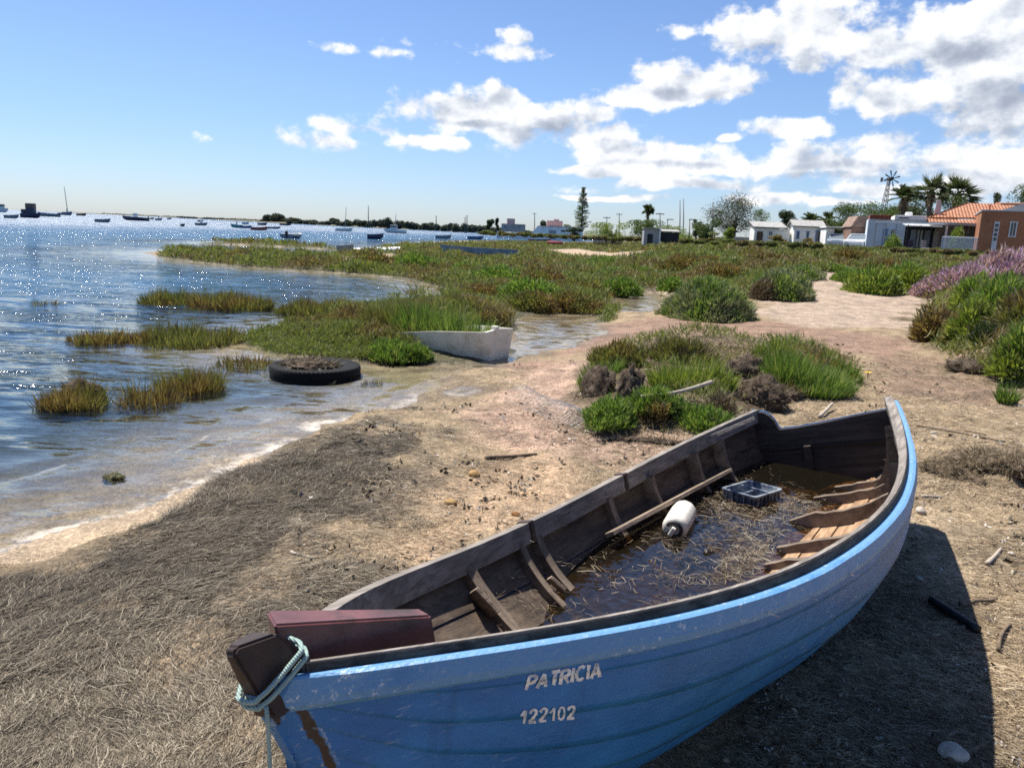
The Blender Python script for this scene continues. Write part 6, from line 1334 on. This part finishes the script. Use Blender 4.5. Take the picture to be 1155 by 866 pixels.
pbsdf(t, out, cc, .85, t.bump(t.math('ADD', wv, t.math('MULTIPLY', wy, .5)), 1.0, .08), 0, .2); M_tile = m
class House:
    """boxes placed in the house's own frame: x along the front, y away from the viewer"""
    def __init__(s, name, label, px, dep, cat='house', yb=None, turn=0.0):
        hor = 236 + .0424 * px; c = at(px, (yb or hor), dep); g_ = float(gz(c[0:1], c[1:2])[0]); s.o = np.array([c[0], c[1], g_]); s.dep = dep; turn = turn or -math.atan2(c[0], c[1]) * (.85 if px > 970 else .5); s.turn = turn
        s.root = empty(name, tuple(s.o), turn, label, cat)
    def _p(s, px, py, d):                              # where the sight line meets the plane d behind the front
        yh = np.array([-math.sin(s.turn), math.cos(s.turn), 0]); r = ray(px, py); return CAM + r * ((d - (CAM - s.o) @ yh) / (r @ yh))
    def X(s, px, d=0.0): q = s._p(px, 270, d) - s.o; return float(q[0] * math.cos(s.turn) + q[1] * math.sin(s.turn))
    def Z(s, px, py, d=0.0): return float(s._p(px, py, d)[2] - s.o[2])
    def box(s, nm, x0, x1, y0, y1, z0, z1, mt, bev=.015, parent=None): mb = MB(); mb.box(((x0 + x1) / 2, (y0 + y1) / 2, (z0 + z1) / 2), (abs(x1 - x0), abs(y1 - y0), abs(z1 - z0)), None, bev); return mb.build(nm, mt, parent or s.root)
    def window(s, x0, x1, z0, z1, yf, mt=None, bars=1, nm='window'):
        mb = MB(); w_ = .07
        for a in ((x0, x0 + w_, z0, z1), (x1 - w_, x1, z0, z1)): mb.box(((a[0] + a[1]) / 2, yf - .03, (a[2] + a[3]) / 2), (a[1] - a[0], .07, a[3] - a[2]))
        for z in (z0, z1): mb.box(((x0 + x1) / 2, yf - .032, z), (x1 - x0 + .06, .08, w_))
        for k in range(bars): mb.box((x0 + (x1 - x0) * (k + 1) / (bars + 1), yf - .028, (z0 + z1) / 2), (.04, .05, z1 - z0 - .02))
        f = mb.build(nm, mt or M_frame, s.root); s.box('pane', x0 + .02, x1 - .02, yf - .016, yf - .004, z0 + .02, z1 - .02, M_glass, 0, f); return f
    def door(s, x0, x1, z1, yf, mt=None, z0=.0):
        d = s.box('door', x0, x1, yf - .05, yf - .005, z0, z1, mt or M_doorw, .01); s.box('handle', x1 - .14, x1 - .08, yf - .10, yf - .052, (z0 + z1) * .48, (z0 + z1) * .48 + .05, M_metal, .005, d); return d
    def slab(s, nm, x0, x1, y0, y1, z0, z1, th, mt):       # roof plane from the eave (z0) at the front to z1 at the back
        mb = MB(); mb.add([(x0, y0, z0), (x1, y0, z0), (x1, y1, z1), (x0, y1, z1), (x0, y0, z0 + th), (x1, y0, z0 + th), (x1, y1, z1 + th), (x0, y1, z1 + th)], [(0, 3, 2, 1), (4, 5, 6, 7), (0, 1, 5, 4), (2, 3, 7, 6), (1, 2, 6, 5), (3, 0, 4, 7)]); return mb.build(nm, mt, s.root)
# first hut
h = House('beach_hut', 'small white hut with a lean-to roof, left one of the two huts', 870, 82, 'hut'); x0, x1 = h.X(850), h.X(890); zt = h.Z(870, 258)
h.box('wall', x0, x1, 0, 3.4, -.3, zt, M_plw); h.slab('roof', x0 - .15, x1 - .3, -.3, 3.7, zt + .05, h.Z(870, 250.5), .10, M_roofg); h.box('gable', x0 + .05, x1 - .5, 3.3, 3.4, zt, h.Z(870, 251), M_plw); h.door(h.X(853), h.X(860), h.Z(856, 261), 0); h.window(h.X(866), h.X(871), h.Z(868, 266), h.Z(868, 261), 0); h.box('yard_wall', x1 + .03, h.X(896), .3, .5, -.3, h.Z(885, 262), M_plw)
h = House('beach_hut', 'white hut with grey gabled roof and blue door frame, right of two huts', 912, 80, 'hut'); x0, x1 = h.X(895), h.X(929); zt = h.Z(912, 256.5)
h.box('wall', x0, x1, 0, 3.6, -.3, zt, M_plw); h.slab('roof', x0 - .25, x1 + .1, -.25, 1.9, zt + .02, h.Z(912, 249), .10, M_roofg); mb = MB(); mb.add([(x0 - .25, 3.85, zt + .02), (x1 + .1, 3.85, zt + .02), (x1 + .1, 1.9, h.Z(912, 249)), (x0 - .25, 1.9, h.Z(912, 249)), (x0 - .25, 3.85, zt + .12), (x1 + .1, 3.85, zt + .12), (x1 + .1, 1.9, h.Z(912, 249) + .1), (x0 - .25, 1.9, h.Z(912, 249) + .1)], [(0, 1, 2, 3), (4, 7, 6, 5), (0, 4, 5, 1), (2, 6, 7, 3), (1, 5, 6, 2), (3, 7, 4, 0)]); mb.build('roof', M_roofg, h.root)
for s_ in (x0 + .02, x1 - .12): mb = MB(); mb.prism([(s_, .1, zt), (s_, 3.5, zt), (s_, 1.9, h.Z(912, 249.6))], (.1, 0, 0)); mb.build('gable', M_plw, h.root)
for a in (898, 909): h.window(h.X(a), h.X(a + 3), h.Z(a, 269), h.Z(a, 261), 0, M_bluef, 0)
h.door(h.X(920), h.X(927), h.Z(923, 261), 0, M_frame); h.window(h.X(919.5), h.X(927.5), h.Z(923, 273), h.Z(923, 260.5), -.06, M_bluef, 0, 'door_frame')
h = House('garage', 'flat roofed white garage behind the two parked cars', 958, 76, 'garage'); x0, x1 = h.X(931), h.X(985); h.box('wall', x0, h.X(940), 0, 5, -.3, h.Z(935, 258), M_plw); h.box('back_wall', h.X(940) + .01, x1, 3.2, 3.4, -.3, h.Z(960, 260), plaster('ochre_plaster', (.36, .33, .26))); h.box('roof', x0 - .1, x1, -.4, 5.2, h.Z(955, 258) + .02, h.Z(955, 256.4), M_plw)
h.box('pillar', h.X(967), h.X(969), .1, .3, -.3, h.Z(968, 258), M_plw)
h = House('gabled_shed', 'small brown roofed shed between the garage and the bluish house', 967, 72, 'shed'); x0, x1 = h.X(959), h.X(978); zt = h.Z(967, 256); zr = h.Z(967, 243.5); h.box('wall', x0, x1, 0, 4, -.3, zt, plaster('brown_plaster', (.26, .16, .12))); mb = MB(); mb.prism([(x0 - .1, -.2, zt), ((x0 * .7 + x1 * .3), -.2, zr), (x1, -.2, zr - .05), (x1, -.2, zt)], (0, 4.4, 0)); mb.build('roof', simple('old_brown_roof', (.25, .17, .13), .9, .25, 3), h.root)
# bluish white house
h = House('white_house', 'bluish white flat house behind the terrace awning', 1015, 66, 'house'); x0, x1 = h.X(977), h.X(1060); zt = h.Z(1000, 247.5)
h.box('wall', x0, x1, 0, 6, -.3, zt, M_plb); h.box('parapet', h.X(1006), h.X(1042), -.1, 5, zt, h.Z(1020, 243), M_plw); h.box('terracotta_coping', h.X(978), h.X(1002), -.12, 4, zt + .002, h.Z(990, 242.5), simple('red_coping', (.26, .07, .045), .8, .2, 4)); h.window(h.X(1010), h.X(1022), h.Z(1015, 247), h.Z(1015, 244.6), -.1, M_frame, 0, 'blind'); h.box('water_tank', h.X(1020), h.X(1028), 2, 3, h.Z(1020, 243) + .01, h.Z(1020, 238), M_boatwhite, .08)
h.door(h.X(995), h.X(1000), h.Z(997, 258), 0, M_bluef); h.window(h.X(1003), h.X(1009), h.Z(1005, 268), h.Z(1005, 259), 0); h.window(h.X(1030), h.X(1040), h.Z(1035, 268), h.Z(1035, 259), 0)
# terrace awning
h = House('terrace_awning', 'pergola with a faded tarp roof over the dark terrace', 1030, 57, 'pergola'); zr = h.Z(1030, 253)
for px in (986, 997, 1009, 1022.5, 1037, 1049, 1064):
    h.box('post', h.X(px) - .04, h.X(px) + .04, -.04, .04, -.4, zr + .02 - .0015 * (px - 986), M_plg if px < 1020 else M_darkin, .005)
h.box('beam', h.X(985), h.X(1066), -.05, .05, zr + .03, zr + .11, M_frame, .01); h.slab('tarp', h.X(1020), h.X(1061), -.3, 4.5, zr - .15, zr + .1, .05, M_tarp); h.box('back_wall', h.X(1024), h.X(1066), 4.4, 4.5, -.3, zr - .05, M_darkin)
for k, px in enumerate((1028, 1036, 1045, 1056)): h.box('hanging_cloth', h.X(px), h.X(px) + .35, 1.2 + .4 * k, 1.24 + .4 * k, .5, zr - .35, M_tarp if k % 2 else M_bgrey)
def plastic_chair(label, px, dep, mt):
    c = at(px, 270, dep); z = float(gz(c[0:1], c[1:2])[0]); r = empty('terrace_chair', (c[0], c[1], z), .4, label, 'chair', None); addbox(r, 'seat', (0, 0, .44), (.48, .46, .05), mt); addbox(r, 'backrest', (0, .24, .72), (.48, .05, .52), mt)
    for a in (-.2, .2):
        for b in (-.2, .2): addbox(r, 'leg', (a, b, .21), (.045, .045, .42), mt, .005)
plastic_chair('dark chair under the left part of the terrace awning', 1031, 56, M_navy); plastic_chair('pale chair under the right part of the terrace awning', 1046, 56, M_plg)
dome('potted_bush', 'yellow flowering bush at the left of the terrace', 'bush', tuple(np.array([*at(1008, 270, 55)[:2], float(gz(*[np.array([q]) for q in at(1008, 270, 55)[:2]])[0])])), .75, .6, 1.6, 1500, .16, .05, M_lime, 301, .7)
dome('potted_bush', 'leafy bush on the terrace behind the white fence', 'bush', tuple(np.array([*at(1080, 270, 54.5)[:2], float(gz(*[np.array([q]) for q in at(1080, 270, 54.5)[:2]])[0]) + .6])), .75, .5, 1.7, 1600, .16, .05, M_lime, 302, .7)
# white picket fence
h = House('picket_fence', 'white picket fence before the terrace of the tiled house', 1083, 52, 'fence'); x0, x1 = h.X(1063), h.X(1102.5); zf = h.Z(1083, 267.2); mb = MB()
for k in range(24): x = x0 + (x1 - x0) * k / 23; mb.box((x, 0, (zf - .3) / 2), (.052, .03, zf + .3 - .05))
mb.build('pickets', M_frame, h.root); tag(h.root.children[0], kind='stuff'); h.box('rail', x0, x1, .02, .06, zf - .08, zf, M_frame); h.box('rail', x0, x1, .02, .06, .25, .33, M_frame)
# tiled house
h = House('tiled_house', 'low house with a long orange tiled roof', 1090, 58, 'house'); xl, xr = h.X(1046), h.X(1150); ze = h.Z(1075, 247.5); zr = h.Z(1115, 231.5, 6)
h.box('wall', xl + .5, xr, .3, 9, -.3, ze - .12, M_plg); mb = MB(); xa = h.X(1086, 6)
for q in ([(xl, 0, ze), (xr, 0, ze + .1), (xr, 6, zr), (xa, 6, zr)],): mb.prism(q, (0, 0, .12))
mb.build('roof', M_tile, h.root); mb = MB(); mb.prism([(xl, 0, ze + .125), (xa, 6, zr + .125), (xa - .3, 8, zr - .1), (xl, 8, ze + .1)], (0, 0, .1)); mb.build('roof', M_tile, h.root)
h.slab('porch_roof', h.X(1044), h.X(1104), -2.2, -.05, ze - .38, ze - .1, .1, M_tile); h.box('eave_board', h.X(1044), h.X(1104), -2.28, -2.2, ze - .5, ze - .3, M_plg)
h.box('porch_pillar', h.X(1064) - .08, h.X(1064) + .08, -2.1, -1.95, -.3, ze - .42, M_plw); h.window(h.X(1078), h.X(1092), h.Z(1085, 262), h.Z(1085, 254), .3)
zc = h.Z(1054, 224); mb = MB(); xc = h.X(1054); mb.add([(xc - .34, .9, ze - .6), (xc + .34, .9, ze - .6), (xc + .34, 1.6, ze - .6), (xc - .34, 1.6, ze - .6), (xc - .12, 1.1, zc), (xc + .12, 1.1, zc), (xc + .12, 1.4, zc), (xc - .12, 1.4, zc)], [(0, 3, 2, 1), (4, 5, 6, 7), (0, 1, 5, 4), (1, 2, 6, 5), (2, 3, 7, 6), (3, 0, 4, 7)]); mb.build('chimney', M_pink, h.root)
h.box('vent_pipe', h.X(1112), h.X(1113.5), 1, 1.2, ze + .5, h.Z(1112, 230), M_bred, .01)
# orange house
h = House('orange_house', 'orange rendered house with a white door and window at the right edge', 1140, 51, 'house'); x0, x1 = h.X(1103), h.X(1215); zt = h.Z(1125, 239)
h.box('wall', x0, x1, 0, 8, -.6, zt, M_ora); h.box('parapet', x0 - .05, x1, -.05, 8.05, zt + .002, zt + .12, M_plg); mb = MB(); mb.prism([(h.X(1124), .6, zt + .12), (h.X(1150), .6, h.Z(1150, 228.5)), (h.X(1215), .6, h.Z(1150, 228.5)), (h.X(1215), .6, zt + .12)], (0, .3, 0)); mb.build('gable', M_plg, h.root)
h.slab('roof', h.X(1124), h.X(1215), .95, 6, h.Z(1150, 231), h.Z(1150, 231) + .3, .12, M_tile)
d = h.door(h.X(1119), h.X(1125), h.Z(1122, 250), 0, M_frame, .0)
for k in range(4): h.box('door_pane', h.X(1120.2), h.X(1123.8), -.064, -.051, h.Z(1122, 256 + k * 5.2), h.Z(1122, 252.5 + k * 5.2), M_glass, 0, d)
h.window(h.X(1136.5), h.X(1145), h.Z(1140, 267), h.Z(1140, 250.5), 0, None, 1)
# villa and outlying buildings
h = House('white_villa', 'low white villa with a stepped pink upper floor across the channel', 625, 212, 'house'); h.box('wall', h.X(612), h.X(657), 0, 9, -.5, h.Z(635, 256.5), M_plw); h.box('upper_floor', h.X(616), h.X(634), 2, 8, h.Z(635, 256.5) + .01, h.Z(625, 249), M_pink); h.box('roof_box', h.X(624), h.X(630), 3, 6, h.Z(625, 249) + .01, h.Z(625, 247), M_pink); mb = MB(); mb.prism([(h.X(591), .5, -.5), (h.X(612) - .02, .5, -.5), (h.X(612) - .02, .5, h.Z(612, 255)), (h.X(606), .5, h.Z(606, 254.5))], (0, 6, 0)); mb.build('sloping_wing', M_plw, h.root)
h.box('shutter', h.X(619), h.X(627), -.06, -.01, .6, h.Z(622, 259.5), M_plg); h.door(h.X(645), h.X(648), h.Z(646, 260), 0); h.box('roof_edge', h.X(610), h.X(658), -.2, 9, h.Z(635, 256.5) + .003, h.Z(635, 255.7), M_pink); h.window(h.X(632), h.X(637), h.Z(634, 262), h.Z(634, 259.5), 0)
h = House('far_house', 'pinkish block house far off between the two dark trees and the villa', 575, 300, 'house'); h.box('wall', h.X(565), h.X(592), 0, 9, -.5, h.Z(575, 252.5), plaster('beige_plaster', (.46, .38, .32))); h.box('upper_floor', h.X(571), h.X(580), 1, 7, h.Z(575, 252.5) + .01, h.Z(575, 246.5), M_pink); h.window(h.X(568), h.X(571), h.Z(570, 257), h.Z(570, 254.5), 0); h.window(h.X(583), h.X(586), h.Z(584, 257), h.Z(584, 254.5), 0)
h = House('quay', 'pale low quay wall along the channel left of the villa', 585, 190, 'quay'); h.box('wall', h.X(560), h.X(612), 0, 2, -1, h.Z(585, 262.2), M_plw); h.box('steps', h.X(571), h.X(577), -1, 0, -1, h.Z(585, 263.5), M_plw)
h = House('grey_shed', 'small grey concrete shed with a dark lean-to in the scrub', 746, 84, 'shed'); h.box('wall', h.X(726), h.X(744), 0, 3, -.5, h.Z(735, 258), M_plg); h.box('roof', h.X(725), h.X(745), -.2, 3.2, h.Z(735, 258) + .002, h.Z(735, 257), M_roofg); h.door(h.X(730), h.X(736), h.Z(733, 264), 0, M_darkin); h.box('lean_to', h.X(744) + .01, h.X(766), .3, 3, -.5, h.Z(755, 262), M_darkin); h.slab('lean_to_roof', h.X(744), h.X(767), .1, 3.2, h.Z(755, 262) + .02, h.Z(755, 259.5), .08, M_roofg); h.box('corner_pillar', h.X(743), h.X(744.6), -.25, -.03, -.5, h.Z(744, 256), M_plw)
h = House('board_fence', 'dark board fence in the scrub left of the grey shed', 686, 100, 'fence'); mb = MB(); x0, x1 = h.X(670), h.X(701)
for k in range(20): x = x0 + (x1 - x0) * k / 19; mb.box((x, 0, .5), (.13, .03, 1.3 + .2 * math.sin(k * 5)))
tag(mb.build('boards', M_doorw, h.root), kind='stuff'); h.box('rail', x0, x1, .03, .08, .7, .8, M_doorw)
h = House('garden_wall', 'long low white wall between the grey shed and the first hut', 838, 88, 'wall'); h.root['kind'] = 'thing'; h.box('wall', h.X(822), h.X(849), 0, .2, -.5, h.Z(838, 268), M_plg); h.box('coping', h.X(822), h.X(849), -.04, .24, h.Z(838, 268) + .002, h.Z(838, 267.3), M_plw)
# ------------------------------------------------------------------ two parked cars
M_carw = simple('white_car_paint', (.74, .75, .76), .22, .03, 2, 0, .5); M_cars = simple('silver_car_paint', (.46, .52, .56), .25, .03, 2, .3, .5); m, t, out = newmat('lamp_glass'); pbsdf(t, out, (.7, .7, .68), .1); M_lamp = m
m, t, out = newmat('car_glass'); pbsdf(t, out, (.16, .19, .21), .1, None, 0, .8); M_carglass = m
def car(label, px, dep, rz, mt, z0=None):
    c = at(px, 272, dep); z = float(gz(c[0:1], c[1:2])[0]) if z0 is None else z0; r = empty('parked_car', (c[0], c[1], z), rz, label, 'car', None)
    L_, W_ = 4.1, 1.68; prof_ = [(-2.05, .30), (-2.05, .70), (-1.98, .92), (-.9, 1.0), (-.35, 1.0), (1.9, .98), (2.05, .80), (2.05, .32), (1.6, .22), (-1.6, .22)]
    mb = MB(); mb.prism([(x, -W_ / 2, z) for x, z in prof_], (0, W_, 0)); b = mb.build('body', mt, r); bv = b.modifiers.new('bevel', 'BEVEL'); bv.width = .07; bv.segments = 3
    bm = bmesh.new(); cab = [(-1.05, .98), (-.35, 1.43), (1.25, 1.45), (1.95, .98)]; lo, hi = W_ / 2 - .05, W_ / 2 - .2
    V = [bm.verts.new((x, s_ * (lo if z < 1.1 else hi), z)) for s_ in (-1, 1) for x, z in cab]
    for f in ((0, 1, 2, 3), (7, 6, 5, 4), (0, 4, 5, 1), (1, 5, 6, 2), (2, 6, 7, 3)): bm.faces.new([V[i] for i in f])
    bmesh.ops.recalc_face_normals(bm, faces=bm.faces); me = bpy.data.meshes.new('greenhouse'); bm.to_mesh(me); bm.free(); link('greenhouse', me, M_carglass, r)
    mb = MB(); mb.box((.45, 0, 1.45), (1.75, hi * 2 + .04, .07), None, .03)
    for s_ in (-1, 1):
        for xa, xb in (((-1.05, .98), (-.35, 1.43)), ((.25, .98), (.25, 1.44)), ((1.95, .98), (1.25, 1.45))): mb.tube([(xa[0], s_ * (lo + .01), xa[1]), (xb[0], s_ * (hi + .01), xb[1])], .045, 5)
    mb.build('roof', mt, r)
    for s_ in (-1, 1):
        for x in (-1.25, 1.25):
            Mx = np.eye(4); Mx[:3, :3] = np.array([[1, 0, 0], [0, 0, 1], [0, 1, 0]]); Mx[:3, 3] = [x, s_ * (W_ / 2 - .06), .31]; mb = MB(); mb.lathe([(0, -.09), (.22, -.09), (.30, -.07), (.31, 0), (.30, .08), (.22, .095), (0, .095)], 20, Mx); wh = mb.build('wheel', M_black, r); mb = MB(); Mx[:3, 3] = [x, s_ * (W_ / 2 + .04), .31]; mb.lathe([(0, -.01), (.19, -.01), (.19, .01), (0, .012)], 16, Mx); mb.build('rim', M_metal, wh)
        mb = MB(); mb.box((-2.04, s_ * .58, .72), (.08, .34, .16), None, .03); mb.build('headlight', M_lamp, r)
    mb = MB(); mb.box((-2.07, 0, .42), (.08, 1.5, .2), None, .03); mb.build('bumper', M_bgrey, r)
car('pale silver car parked by the garage, left one of two', 946, 76, 1.1, M_cars); car('white car parked before the bluish house, right one of two', 969, 70, .95, M_carw)
